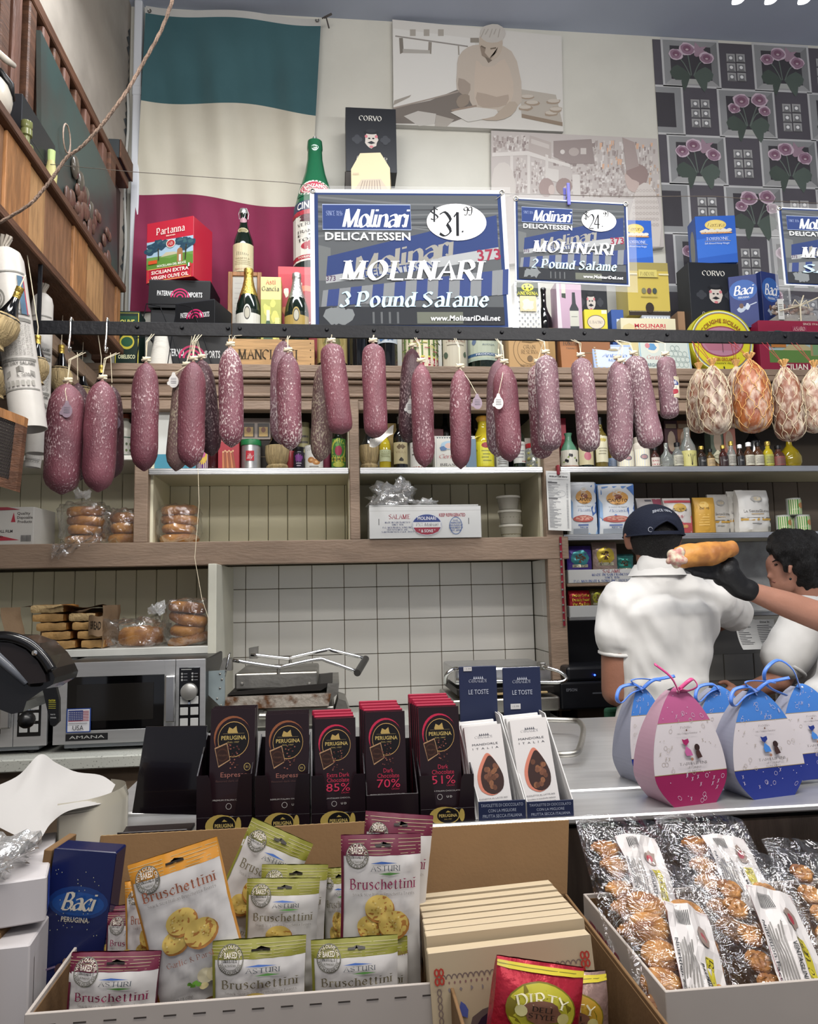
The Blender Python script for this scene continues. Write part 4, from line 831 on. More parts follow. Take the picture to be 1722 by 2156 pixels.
c.poly(N([(965, 165), (990, 178), (985, 200), (967, 196)]), '9c9085', sm=2); c.poly(N([(970, 200), (988, 202), (985, 220), (968, 228), (960, 215)]), '8f8377', sm=2)
c.poly(N([(1002, 128), (1015, 140), (1040, 140), (1062, 125), (1080, 175), (1075, 215), (1040, 226), (1005, 222), (998, 190)]), 'bdafa1', sm=2)
c.poly(N([(1004, 195), (1045, 205), (1070, 200), (1065, 222), (1030, 228), (1006, 222)]), 'a89a8d', sm=2)
c.ell(1033, -92, 25, 36, 'b3a698', 18); c.ell(1036, -72, 28, 20, 'b9b4ad', 16, jit=.08); [c.line(N([(1012+k*9, 80-k % 2*6), (1020+k*8, 62)]), 2, 'a29c94') for k in range(5)]
c.poly(N([(1010, 98), (1022, 104), (1020, 112), (1030, 124), (1045, 112), (1048, 100), (1040, 118), (1030, 128), (1014, 118)]), '8d7f72'); c.line(N([(1012, 98), (1022, 103)]), 3, '6f6459'); c.line(N([(1032, 104), (1044, 102)]), 3, '6f6459'); c.poly(N([(1020, 120), (1036, 128), (1028, 134)]), '746a60')
c.poly(N([(948, 238), (985, 225), (1045, 232), (1050, 246), (985, 258)]), 'c9c6c0'); c.line(N([(950, 234), (1003, 224)]), 4, '97887b'); c.poly(N([(1012, 252), (1040, 246), (1072, 215), (1090, 222), (1075, 245), (1045, 255)]), 'ada092', sm=2)
c.obj('printed_photo', MATTE, bp)
bp2 = thing('photo_board', 'lower faded sepia photo board of shop shelves with a woman in patterned blouse', 'picture')
q = [(1034, 275), (1383, 292), (1398, 520), (1034, 560)]
boardbox(q, YW-.034, .03, mat('board_edge', 'b9b7b2', .6), 'board', bp2)
c = wallc(YW-.0345, .00005); c.poly(N(q), 'b3aca8'); c.h = .0004
random.seed(3)
def blot(x0, y0, x1, y1, n, cols, w, h):
    for _ in range(n):
        x = random.uniform(x0, x1); y = random.uniform(y0, y1); a = random.uniform(.4, 1)*w; b = random.uniform(.4, 1)*h
        c.h = .0005+random.random()*.0004; c.poly(N([(x, y), (x+a, y+random.uniform(-1, 1)), (x+a*.8, y+b), (x+a*.1, y+b)]), random.choice(cols))
PS = ('9b918d', 'a89f9b', 'bfb9b4', 'c8c3bf', '8d827f')
blot(1036, 284, 1110, 318, 90, PS, 7, 10); blot(1160, 300, 1250, 345, 60, ('8a7f7c', '938986', 'a49b97', 'c0bab6'), 12, 9); blot(1200, 350, 1370, 400, 260, PS, 7, 8); blot(1250, 295, 1375, 350, 120, PS+('c9a58c',), 6, 14); blot(1215, 395, 1330, 412, 70, PS, 9, 8); blot(1360, 345, 1385, 410, 40, ('b59c88', 'a8a09b', 'c6bfb8'), 6, 8)
c.h = .0012; c.dh = .00005
c.poly(N([(1036, 322), (1110, 318), (1200, 346), (1200, 353), (1110, 327), (1036, 330)]), 'c6c1bc'); c.poly(N([(1115, 285), (1160, 300), (1160, 335), (1112, 318)]), 'aaa19c'); c.poly(N([(1118, 292), (1156, 305), (1156, 314), (1118, 302)]), 'b9b2ad')
c.poly(N([(1165, 297), (1245, 293), (1252, 345), (1200, 345), (1165, 330)]), '8f8481'); c.ell(1184, -320, 5, 5, 'c4beb9', 9); c.ell(1208, -320, 11, 9, 'a79d98', 12); c.rect(1222, -325, 1234, -312, 'bab3ae')
for x in (1074, 1110, 1148): c.poly(N([(x, 325), (x+6, 327), (x+6, 410), (x, 410)]), 'c4bfba')
c.h = .0015; blot(1080, 332, 1108, 405, 60, PS, 5, 9); blot(1118, 338, 1146, 405, 60, PS, 5, 8)
c.h = .0022
c.poly(N([(1040, 355), (1062, 342), (1078, 360), (1085, 410), (1036, 410)]), 'bdb7b1', sm=2); c.poly(N([(1150, 354), (1176, 358), (1176, 385), (1150, 378)]), 'c2bdb8')
c.ell(1150, -395, 16, 20, '9a8a86', 14); c.ell(1161, -400, 7, 11, 'b9aba5', 10); c.ell(1187, -393, 17, 18, '93837f', 14); c.ell(1192, -400, 7, 9, 'b7a9a3', 10); c.poly(N([(1204, 368), (1220, 368), (1222, 412), (1206, 412)]), 'c3beb9')
c.poly(N([(1318, 358), (1335, 345), (1358, 352), (1364, 372), (1355, 392), (1340, 388), (1322, 375)]), '8e7d79', sm=2); c.poly(N([(1315, 365), (1330, 378), (1345, 385), (1340, 405), (1326, 402), (1318, 390)]), 'b5a49d', sm=2); c.poly(N([(1310, 290), (1335, 300), (1345, 350), (1318, 360)]), '9c8f8b')
c.poly(N([(1335, 410), (1355, 385), (1372, 395), (1386, 430), (1388, 520), (1325, 500)]), 'c1bab4', sm=2)
for k in range(60):
    x = 1334+(k % 8)*7; y = 402+(k//8)*12
    if x > 1330+max(0, 420-y)*.5: c.ring(x, -y, 2.6, 2.8, 1, 'a79e99', 6)
c.obj('printed_photo', MATTE, bp2)
# ---- Molinari price signs
SGN = film('film_laminate', .1, rough=.03, bump=0)
def sign(name, label, q, Y, price, line2, small=False):
    t = thing(name, label, 'sign'); P = [PY(x, y, Y) for x, y in q]     # BL BR TR TL
    def S(u, v, d=0): return (P[0]*(1-u)+P[1]*u)*(1-v)+(P[3]*(1-u)+P[2]*u)*v-Vector((0, d, 0))
    W_ = (P[1]-P[0]).length; H_ = (P[3]-P[0]).length
    e = .03 if not small else .07
    G().add([S(-e, -e), S(1+e, -e), S(1+e, 1+e*.8), S(-e, 1+e*.8)], [(0, 1, 2, 3)]).obj('laminate_edge', film('film_edge', .12, rough=.1, bump=0, white=.1, mx_=.35), t)
    g = G(); v = [S(0, 0), S(1, 0), S(1, 1), S(0, 1)]; v += [p+Vector((0, .003, 0)) for p in v]
    g.add(v, [(0, 1, 2, 3), (7, 6, 5, 4), (0, 4, 5, 1), (1, 5, 6, 2), (2, 6, 7, 3), (3, 7, 4, 0)]).obj('sheet', cm('c9ccce', .3), t)
    c = C(lambda u, v, d: S(u, v, d+.0004), W_, H_, .0001)
    c.rect(0, 0, 1, 1, 'b9bdc2'); b = .012 if small else .022; c.rect(b, b*1.2, 1-b, 1-b*1.2, '26355c'); a = .03 if small else .04; c.rect(a, a, 1-a, 1-a, '4c4f52')
    for k in range(9): c.poly([(a, .95-k*.035), (.5, .9-k*.045+k*k*.003), (1-a, .9-k*.03), (1-a, .888-k*.03), (.5, .888-k*.045+k*k*.003), (a, .935-k*.035)], ('5d6062', '3d4043')[k % 2])
    c.poly([(a, .6), (.1, .58), (.1, .35), (a, .35)], '5c5f60')
    c.poly([(.085, .52), (.99-a, .82), (.99-a, .56), (.075, .36)], '2b3860'); c.poly([(.075, .38), (.99-a, .59), (.99-a, .51), (.075, .33)], '8d9092')
    c.text('Molinari', .46, .52, .13, '7f7e78', 'c', fit=.52, rot=.23); c.text('DELICATESSEN', .44, .43, .05, '2f3d66', 'b', fit=.36, rot=.13)
    c.text('373', .9, .535, .075, '7c2c3e', 'b', fit=.13, rot=.08); c.text('373', .1, .365, .035, '4c3c50', 'b', fit=.05)
    for k in range(17):
        u = a+.01+k*.055; c.poly([(u+.01, .28+.009*k), (u+.036, .285+.009*k), (u+.026, .17+.005*k), (u, .165+.005*k)], ('6f7275', '323e68')[k % 2]); c.poly([(u+.036, .285+.009*k), (u+.065, .29+.009*k), (u+.055, .175+.005*k), (u+.026, .17+.005*k)], '323e68' if k % 2 == 0 else '6f7275')
    c.rect(a, a, 1-a, .165, '2c2e32'); [c.ell(.1+.02*k, .1+.01*(k % 3), .03, .05, '6c7072', 8, jit=.5) for k in range(5)]; c.rect(.52, .05, .75, .13, '5c5f56'); [c.rect(.3+.04*k, .05, .31+.04*k, .13, '55585a') for k in range(4)]
    c.rect(.062, .71, .506, .885, '2b3a66'); c.frame(.062, .708, .506, .887, .006, '8f9bb4'); c.text('SINCE 1896', .122, .825, .032, '8d9ab8', 'r', fit=.086)
    c.text('Molinari', .325, .79, .125, 'd0d8da', 'c', fit=.33); c.text('DELICATESSEN', .288, .66, .052, 'd4d7d8', 'b', fit=.435)
    c.ell(.74, .765, .154, .132, 'd3d4d4', 40)
    c.text('$', .625, .82, .08, '26282c', 'K', shear=.05); c.text(price[:2], .70, .75, .17, '1c1e22', 'K', fit=.1, shear=.05); c.text('.', .77, .75, .12, '26282c', 'k'); c.text('99', .80, .845, .055, '1c1e22', 'K', fit=.045, shear=.1)
    c.text('MOLINARI', .515, .42, .13, 'd6d8da', 'B', fit=.72, shear=.22); c.text(line2, .515, .215, .1, 'a9c6da', 'B', fit=.75, shear=.22); c.text('www.MolinariDeli.net', .76, .085, .035, 'd0d2d4', 'b', fit=.35, shear=.15)
    c.obj('printed_sign', MATTE, t)
    for u in (.0, 1.): 
        p = S(u+(.015 if u == 0 else -.015), .985, .003); G().tube([p+Vector((.007*cos(k*pi/4), 0, .007*sin(k*pi/4))) for k in range(8)], .0025, 6, closed=True).obj('grommet', STEELD, t)
    return t, S
sg1, S1 = sign('price_sign', 'largest deli sign pricing the 3 pound salame at 31.99', [(655, 697), (1080, 697), (1062, 401), (652, 398)], 2.245, '31', '3 Pound Salame')
G().tube([S1(-.01, 1.03), S1(0, .99), S1(.02, .97, .004)], .0012, 5).tube([S1(.95, .93, .004), S1(.985, .965, .004), S1(.99, 1.0)], .0012, 5).obj('clip_wire', STEELD, sg1)
sg2, S2 = sign('price_sign', 'mid sized deli sign pricing the 2 pound salame at 24.99 under purple clothespin', [(1085, 592), (1326, 603), (1320, 428), (1082, 416)], 2.245, '24', '2 Pound Salame', True)
sg3, S3 = sign('price_sign', 'deli sign cut off by the right edge of the photo', [(1652, 600), (1908, 612), (1888, 446), (1636, 436)], 2.245, '15', 'SALAME', True)
lp0 = thing('ceiling_lamp', 'bright curled white lamp tips at the very top right', 'lamp')
for x in (1553, 1622, 1692): G().tube(_cat([tuple(PY(x+a, b, 1.5)) for a, b in ((-16, -46), (8, -30), (14, -12), (4, 2), (-10, 4))], 4), .006, 8).obj('glass_tip', mat('lit_glass', 'ffffff', emit=1.6), lp0, smooth=True)
G().tube([PY(1530, -46, 1.5), PY(1720, -50, 1.5)], .008, 8).bbox(.83, .86, 1.47, 1.5, PY(1620, -46, 1.5).z, 4.52).obj('lamp_frame', CHROME, lp0)
cp = thing('clothespin', 'purple plastic clothespin clipping the mid sized deli sign to the wire', 'clothespin')
a = PY(1196, 382, 2.225); b = PY(1201, 428, 2.225)
G().bbox(a.x-.002, a.x+.008, 2.232, 2.238, b.z, a.z, .001).obj('jaw', cm('5c5ca8', .4), cp)
G().bbox(a.x-.008, a.x+.002, 2.252, 2.258, b.z+.012, a.z-.006, .001).obj('jaw', cm('5c5ca8', .4), cp)
G().bbox(a.x-.003, a.x+.006, 2.238, 2.252, b.z+.03, b.z+.036, .001).obj('spring', STEELD, cp)
W1 = thing('sign_wire', 'thin sagging wire strung across the shop carrying the price signs', 'wire')
G().tube([PX(95, 345, -.9)]+[PY(x, y, 2.25) for x, y in ((280, 362), (450, 374), (600, 384), (650, 390), (662, 399), (860, 406), (1062, 408), (1200, 411), (1320, 414), (1500, 413), (1640, 424), (1722, 428), (1900, 436))], .0011, 5).obj('strand', mat('dark_wire', '4a423a', .6), W1)
W2 = thing('rope', 'long frayed brown rope slanting across the upper left corner', 'rope')
g = G(); R = [(368, -14), (340, 62), (300, 135), (268, 190), (232, 240), (205, 274), (170, 310), (140, 332), (112, 372), (90, 400), (60, 432), (0, 468), (-30, 482)]
pts = _cat([tuple(PY(x, y, 1.7)) for x, y in R], 6)
for ph in (0, 2.1, 4.2): g.tube([(p[0]+.0026*cos(i*1.1+ph), p[1]+.0026*sin(i*1.1+ph), p[2]+.001*cos(i*1.1+ph)) for i, p in enumerate(pts)], .0026, 5)
g.obj('strands', mat('hemp', '7a675a', .9, bump=.6, bs=200, var=.35, vs=40), W2, smooth=True)
# ================================================================ WOODEN RACK AT THE UPPER LEFT
rk = thing('wooden_rack', 'long wooden rack with slatted back and plank front along the left wall', 'rack')
XF = -.86; Y0, Y1 = .9, 3.03; zb0, zb1 = 2.53, 2.765
y = Y0; k = 0
while y < Y1:
    w = (.2, .16, .12, .24, .14)[k % 5]; b = min(y+w, Y1)
    G().bbox(XF-.02, XF-.004*(k % 3), y+.0015, b-.0015, zb0, zb1, .002).obj('plank', (WOODO, mat('pale_cedar', 'a37d54', .5, bump=.2, bs=24, stretch=(6, 6, 1), var=.3, vs=9), mat('brown_cedar', '7d5a40', .5, bump=.2, bs=24, stretch=(6, 6, 1), var=.3, vs=9))[k*7 % 3], rk); y += w; k += 1
G().bbox(XF-.04, XF+.016, Y0, Y1+.02, zb1, zb1+.03, .004).obj('top_trim', WOODD, rk)
G().bbox(XF-.12, XF+.012, Y0, Y1+.02, zb0-.03, zb0, .004).obj('bottom_trim', WOODD, rk)
G().bbox(-1.40, XF-.12, Y0, Y1, zb0-.02, zb0, .002).obj('bottom_board', mat('dark_underside', '4f4038', .7, var=.3), rk)
G().bbox(-.995, -.945, Y0, 3.42, 3.43, 3.475, .004).obj('upper_rail', WOODD, rk)
for i, (px, py) in enumerate(((-20, -150), (5, -70), (25, -30), (49, 3), (78, 62), (105, 112), (127, 160), (147, 206), (170, 245), (190, 282), (206, 315), (225, 350))):
    p = PX(px, py, -.95); G().bbox(-.99, -.95, p.y-.055, p.y, 2.77, 3.43, .005).obj('slat', (WOODD, mat('mid_slat', '684739', .55, bump=.3, bs=24, stretch=(6, 6, 1), var=.3, vs=5))[i % 2], rk)
G().bbox(-1.0, -.94, 3.12, 3.2, 2.5, 3.43, .004).obj('end_post', WOODD, rk)
G().bbox(-.998, -.99, Y0, 3.45, 2.78, 3.43, .001).obj('slat_back_board', mat('dark_back', '3a2c26', .8), rk)  # thin dark brown board behind the slats
for i in range(9):
    y = 1.75+i*.15; G().tube([(-1.12, y, 2.49), (-.97, y+.02, 2.47)], .007, 8).obj('peg', WOODD, rk)
mo = thing('corner_moulding', 'brown moulding running towards the viewer under the wooden rack', 'moulding')
G().bbox(-1.05, -.95, 2.0, 3.05, 2.36, 2.42, .004).obj('board', TAUPE, mo); G().bbox(-1.05, -.965, 2.0, 3.05, 2.31, 2.358, .004).obj('board', TAUPE, mo)
# things in the rack
t = thing('dark_panel_picture', 'dark green painted panel with brown carved figures leaning on the slats', 'picture')
def pf(u, v, d): return (-.915+d+.02*(1-v), 2.5-.16+u*.85, 2.80+v*.5)
G().add([(-.93, 2.34, 2.8), (-.93, 3.19, 2.8), (-.95, 3.19, 3.3), (-.95, 2.34, 3.36), (-.915, 2.34, 2.8), (-.915, 3.19, 2.8), (-.935, 3.19, 3.3), (-.935, 2.34, 3.36)], [(0, 1, 2, 3), (4, 7, 6, 5), (0, 4, 5, 1), (1, 5, 6, 2), (2, 6, 7, 3), (3, 7, 4, 0)]).obj('panel', mat('dark_green_panel', '33423f', .45, col2='39332f', vs=3), t)
g = G()
for k in range(46): yy = 2.55+random.random()*.5; zz = 2.81+random.random()*.2; g.ball((-.912, yy, zz), .008, .022, .02+random.random()*.02, 8, 5)
g.obj('carved_relief', mat('brown_relief', '5c4238', .4, var=.3, vs=20), t, kind='stuff', smooth=True)
g = G()
for k in range(4): g.ball((-.915, 2.63+k*.06, 3.06-k*.025), .012, .03, .045, 10, 7)
g.obj('dark_ovals', mat('glossy_relief', '4a443c', .15), t, kind='stuff', smooth=True)
G().tube([(-.908, 2.52+.035*cos(a*pi/8), 3.1+.05*sin(a*pi/8)) for a in range(16)], .003, 5, closed=True).obj('painted_ring', mat('pale_paint', '8d7a6c', .6), t)
t = thing('black_box', 'black carton standing in the rack in front of the dark painted panel', 'box', (-.93, 2.16, 2.796))
G().bbox(-.03, .03, -.02, .24, 0, .2, .002).obj('carton', cm('14171d', .4), t); G().box(.0301, .0305, -.02, .24, .10, .102).obj('crease', cm('2a2e36', .4), t)
t = thing('white_ceramic_rooster', 'white glazed ceramic figure with a curved handle at the left edge of the rack', 'figurine', (-.9, 1.98, 2.796))
g = G().ball((0, -.02, .06), .045, .06, .06, 14, 10).tube([(0, -.04, .1), (.01, -.05, .16), (0, -.04, .22), (.01, -.07, .27), (.0, -.09, .3)], [.02, .014, .012, .01, .008], 8).tube([(.0, -.04, .19), (.02, .0, .185), (.03, .03, .19)], [.008, .01, .007], 8)
g.obj('body', mat('white_glaze', 'b9b2a6', .2, var=.1, vs=12), t, smooth=True)
G().tube([(.01, -.02, .14), (.03, .01, .12), (.03, .02, .08)], .01, 8).obj('dark_handle', BLK, t, smooth=True)
t = thing('bottle', 'green capped small bottles neck poking above the rack trim', 'bottle', (-.885, 2.14, 2.8))
G().lathe([(.02, 0), (.02, .03), (.01, .04), (.01, .06), (.016, .062), (.016, .08), (.011, .082), (.016, .09), (.016, .105), (.0, .106)], 12).obj('neck', mat('olive_glass', '6c7045', .2), t, smooth='auto')
t = thing('green_bottle', 'slim bottle with a pale green cap behind the rack trim beside the rope', 'bottle', (-.885, 2.33, 2.795))
G().lathe([(.016, 0), (.02, .06), (.014, .09), (.01, .11)], 12).obj('body', mat('yellow_wrap', 'a8a06a', .5), t, smooth='auto'); G().lathe([(.011, .1), (.012, .14), (.0, .142)], 12).obj('cap', cm('a4b878', .4), t)
t = thing('tilted_case', 'dark open case leaning on the far end of the upper rack rail', 'case', (-.99, 3.34, 3.477))
G().bbox(-.0, .05, -.1, .1, 0, .09, .003).obj('shell', cm('23282a', .5), t); G().bbox(.051, .058, -.1, .1, 0, .09, .002).obj('wooden_lid', WOODD, t)
# hanging wrapped salami, chianti flasks, grater board on the left
WICK = mat('pale_wicker', 'b59f74', .6, bump=.9, bs=40, stretch=(8, 8, .6), var=.35, vs=12)
def wrapped(label, a, b, wpx, Y, tie=True):
    t = thing('wrapped_salami', label, 'salami'); p = PY(a[0], a[1], Y); q = PY(b[0], b[1], Y-.0); r = wpx*Y/1557/2
    d = (q-p); n = 14; ln = d.length; rot = d.to_track_quat('Z', 'Y').to_matrix().to_4x4(); M = Matrix.Translation(p) @ rot
    G(M).lathe([(r*.5, -.012), (r*.86, 0), (r, .02), (r*1.01, ln*.5), (r*1.03, ln), (r*.97, ln), (r*.9, ln-.02)], 26).obj('paper_wrap', mat('white_paper_sheen', 'b0aca6', .38, bump=.06, bs=30, var=.08, vs=14), t, smooth='auto')
    M2 = M; ry = M.to_3x3()
    ex = ry.col[0]; ey = ry.col[1]; ez = ry.col[2]
    front = Vector((0, -1, 0)); f = (front-ez*front.dot(ez)).normalized(); sd = ez.cross(f)
    if sd.x < 0: sd = -sd
    def fn(u, v, dd):
        th = (u-.5)*2.7; return p+ez*(ln*(1-v))+(f*cos(th)+sd*sin(th))*(r*1.03+.0006+dd)
    c = C(fn, r*2.7, ln, .0002)
    for v in (.86, .2): c.rect(0, v, 1, v+.008, '77756f', 12)
    c.rect(0, .58, 1, .6, '6c6a64', 12); c.rect(0, .62, 1, .63, '6c6a64', 12); c.rect(0, .36, 1, .375, '6c6a64', 12); c.ring(.28, .72, .2, .055, .008, '6c6a64', 20); c.ring(.28, .72, .14, .038, .004, '6c6a64', 18); c.text('SALAME DRY SALAME', .5, .65, .018, '5c5a55', 'b', fit=.9); c.text('SALAME DRY SALAME', .5, .345, .018, '5c5a55', 'b', fit=.9)
    for k in range(11): c.text(('FAMILY TOTAL DEVOTION', 'TO THE TRADITIONAL', 'NATION OF GOURMET FOODS', 'PEOPLE OF CALIFORNIA')[k % 4], .1+k*.08, .48, .014, '6f6c66', 's', fit=.0+.19*ln/(r*2.7)*.98, rot=pi/2)
    c.poly([(.3, .3), (.6, .33), (.9, .3), (.9, .27), (.6, .3), (.3, .27)], '6f6c66'); c.text('& SONS', .7, .28, .02, '5c5a55', 'R', fit=.35); [c.rect(.1+k*.1, .22, .16+k*.1, .25, '8a8780') for k in range(8)]
    if wpx > 45: c.rect(.78, .62, .9, .84, '3d5a70', 3); c.rect(.9, .62, .93, .84, '8c2c3c', 1)
    c.obj('printed_wrap', PRINT, t)
    if tie:
        g = G()
        for k in range(9): th = k*.7; g.tube([p+ez*.0+(f*cos(th)+sd*sin(th))*r*.4, p-ez*.02+(f*cos(th)+sd*sin(th))*r*.2, p-ez*.045+(f*cos(th+1)+sd*sin(th+1))*r*.45], [.004, .003, .005], 5)
        g.obj('gathered_top', mat('gathered_paper', '8d867c', .7), t)
        G().tube([p-ez*.02, Vector((min(p.x, -.875), p.y, 2.502))], .0012, 5).obj('red_string', mat('red_string', '8c3434', .7), t)
    return t
wrapped('near paper wrapped salami tube tilting at the left edge', (12, 536), (62, 905), 66, 1.85)
wrapped('second paper wrapped salami tube hanging behind the black rail end', (90, 628), (78, 955), 42, 2.32)
wrapped('short bare paper tube end below the second wrapped salami', (74, 940), (68, 984), 30, 2.5)
def chianti(label, px, py, wpx, Y, neck=(0, -1), sc=1.):
    p = PY(px, py, Y); r = wpx*Y/1557/2
    t = thing('wicker_flask', label, 'bottle', tuple(p)); t.rotation_euler = (0, neck[0], 0)
    G().lathe([(r*.45, -r*1.5), (r*.62, -r*1.45), (r*.5, -r*1.2), (r*.72, -r*.95), (r, -r*.3), (r*1.0, r*.3), (r*.75, r*.85), (r*.5, r*1.05)], 24).obj('wicker_base', WICK, t, smooth='auto')
    G().lathe([(r*.74, r*.8), (r*.55, r*1.15), (r*.3, r*1.9), (r*.22, r*2.3)], 16).obj('glass_neck', GBLACK, t, smooth='auto')
    G().lathe([(r*.24, r*2.2), (r*.25, r*2.6), (r*.22, r*2.62), (r*.26, r*2.7), (r*.26, r*3.0), (0.001, r*3.02)], 14).obj('foil_cap', GOLDF, t, smooth='auto')
    G().tube([(r*.8*cos(a), r*.8*sin(a), r*.72) for a in [i*pi/6 for i in range(12)]], r*.06, 5, closed=True).obj('dark_band', BLK, t)
    G().tube([(0, -.004, r*2.8), (.0, -.002, r*3.8), (min(0, -.875-p.x) if neck[0] <= 0 and Y < 3.05 else 0, 0, max(2.502-p.z, r*4) if neck[0] <= 0 and Y < 3.05 else r*3.9)], .0015, 5).obj('string', STR, t)
    return t
chianti('wicker flask bulging at the far left edge beside the wrapped salami', 6, 690, 62, 1.78, (.35, 0))
chianti('wicker flask half hidden right of the near wrapped salami', 78, 775, 46, 2.15)
chianti('wicker flask with gold cap above the leftmost salami', 128, 795, 46, 2.62)
chianti('wicker flask between the first and second salami pairs', 172, 835, 44, 2.9)
chianti('dark necked wicker flask behind the second salami pair', 212, 832, 42, 2.8)
chianti('wicker flask tucked behind the small dark salami', 178, 930, 50, 3.25)
chianti('wicker base flask low at the left edge above the grater', 4, 800, 50, 2.0, (.3, 0))
gr = thing('grater_board', 'perforated dark metal grater plate in a wooden frame hanging at the left edge', 'grater')
def GP(u, v, d=0): 
    P = [PY(x, y, 1.75) for x, y in ((-62, 1005), (38, 1036), (56, 880), (-42, 842))]
    return (P[0]*(1-u)+P[1]*u)*(1-v)+(P[3]*(1-u)+P[2]*u)*v-Vector((0, d, 0))
def gbx(u0, v0, u1, v1, d0, d1, nm, m):
    v = [GP(u0, v0, d1), GP(u1, v0, d1), GP(u1, v1, d1), GP(u0, v1, d1), GP(u0, v0, d0), GP(u1, v0, d0), GP(u1, v1, d0), GP(u0, v1, d0)]
    return G().add(v, [(0, 1, 2, 3), (7, 6, 5, 4), (0, 4, 5, 1), (1, 5, 6, 2), (2, 6, 7, 3), (3, 7, 4, 0)]).obj(nm, m, gr)
gbx(0, 0, 1, .12, -.01, .01, 'frame_rail', WOODD); gbx(0, .88, 1, 1, -.01, .01, 'frame_rail', WOODO); gbx(.82, .12, 1, .88, -.01, .01, 'frame_side', WOODD); gbx(0, .12, .2, .88, -.01, .01, 'frame_side', WOODD)
gbx(.18, .1, .84, .9, -.006, .004, 'plate', mat('grater_plate', '3c3634', .4, .6))
g = G()
for i in range(14):
    for j in range(18): p = GP(.24+i*.043+(j % 2)*.02, .14+j*.043, .004); g.lathe([(.0022, 0), (.0012, -.002), (.0001, -.0022)], 5, p, T=None)
g.obj('punched_teeth', STEELD, gr, kind='stuff')
# ================================================================ SALAMI AND COPPA
random.seed(11)
def salmat(name, base, dark, mold, amt, vs=55):
    m = bpy.data.materials.new(name); m.use_nodes = True; N = m.node_tree.nodes; L = m.node_tree.links; b = N['Principled BSDF']
    b.inputs['Roughness'].default_value = .5; b.inputs['Specular IOR Level'].default_value = .45
    tc = N.new('ShaderNodeTexCoord'); oi = N.new('ShaderNodeObjectInfo')
    ad = N.new('ShaderNodeVectorMath'); ad.operation = 'ADD'; L.new(tc.outputs['Object'], ad.inputs[0]); L.new(oi.outputs['Location'], ad.inputs[1])
    mp = N.new('ShaderNodeMapping'); mp.inputs['Scale'].default_value = (1, 1, .5); L.new(ad.outputs[0], mp.inputs[0])
    def ns(s, d, src=mp.outputs[0]):
        n = N.new('ShaderNodeTexNoise'); n.inputs['Scale'].default_value = s; n.inputs['Detail'].default_value = d; L.new(src, n.inputs['Vector']); return n.outputs[0]
    def rg(x, a, c): r = N.new('ShaderNodeMapRange'); r.inputs[1].default_value = a; r.inputs[2].default_value = c; L.new(x, r.inputs[0]); return r.outputs[0]
    def mx(f, a, c):
        x = N.new('ShaderNodeMix'); x.data_type = 'RGBA'; L.new(f, x.inputs[0])
        if isinstance(a, tuple): x.inputs[6].default_value = (*a, 1)
        else: L.new(a, x.inputs[6])
        x.inputs[7].default_value = (*c, 1); return x.outputs[2]
    c1 = mx(rg(ns(14, 5), .35, .65), lin(base), lin(dark))
    big = rg(ns(9, 3), .35, .75); fine = ns(vs*4.5, 8)
    mul = N.new('ShaderNodeMath'); mul.operation = 'MULTIPLY_ADD'; L.new(big, mul.inputs[0]); mul.inputs[1].default_value = .2; L.new(fine, mul.inputs[2])
    f = rg(mul.outputs[0], .70-amt, .82-amt) if vs > 30 else rg(mul.outputs[0], .62-amt, .94-amt)
    L.new(mx(f, c1, lin(mold)), b.inputs['Base Color'])
    bp = N.new('ShaderNodeBump'); bp.inputs['Strength'].default_value = .45; bp.inputs['Distance'].default_value = .006; L.new(mul.outputs[0], bp.inputs['Height']); L.new(bp.outputs[0], b.inputs['Normal'])
    return m
SM = dict(a=salmat('salami_skin_red', '6f3e48', '572c36', 'a99496', .035), b=salmat('salami_skin_mouldy', '74424e', '5a303a', 'bcaeac', .10),
          d=salmat('salami_skin_dark', '46242c', '331a22', '8d7a7a', .04), e=salmat('salami_skin_brown', '6c5250', '553c3a', '9a8e7c', .08), c=salmat('salami_skin_pale', '76555e', '5c4048', 'aca0a0', .085))
COPM = salmat('coppa_skin', '7c4830', '54301f', 'b4a898', .16, 15); COPO = salmat('coppa_skin_orange', '94562c', '6c3018', 'b8a898', .1, 15)
SPR = [(0, .05), (.012, .16), (.035, .38), (.07, .62), (.12, .82), (.18, .94), (.26, 1), (.4, 1.02), (.6, 1), (.78, 1.0), (.86, .95), (.92, .8), (.96, .55), (.985, .26), (1, .08)]
SPB = [(0, .05), (.012, .2), (.03, .5), (.06, .8), (.1, .95), (.18, 1), (.4, 1.02), (.6, 1), (.8, 1.02), (.9, 1.0), (.945, .9), (.975, .66), (.992, .3), (1, .08)]
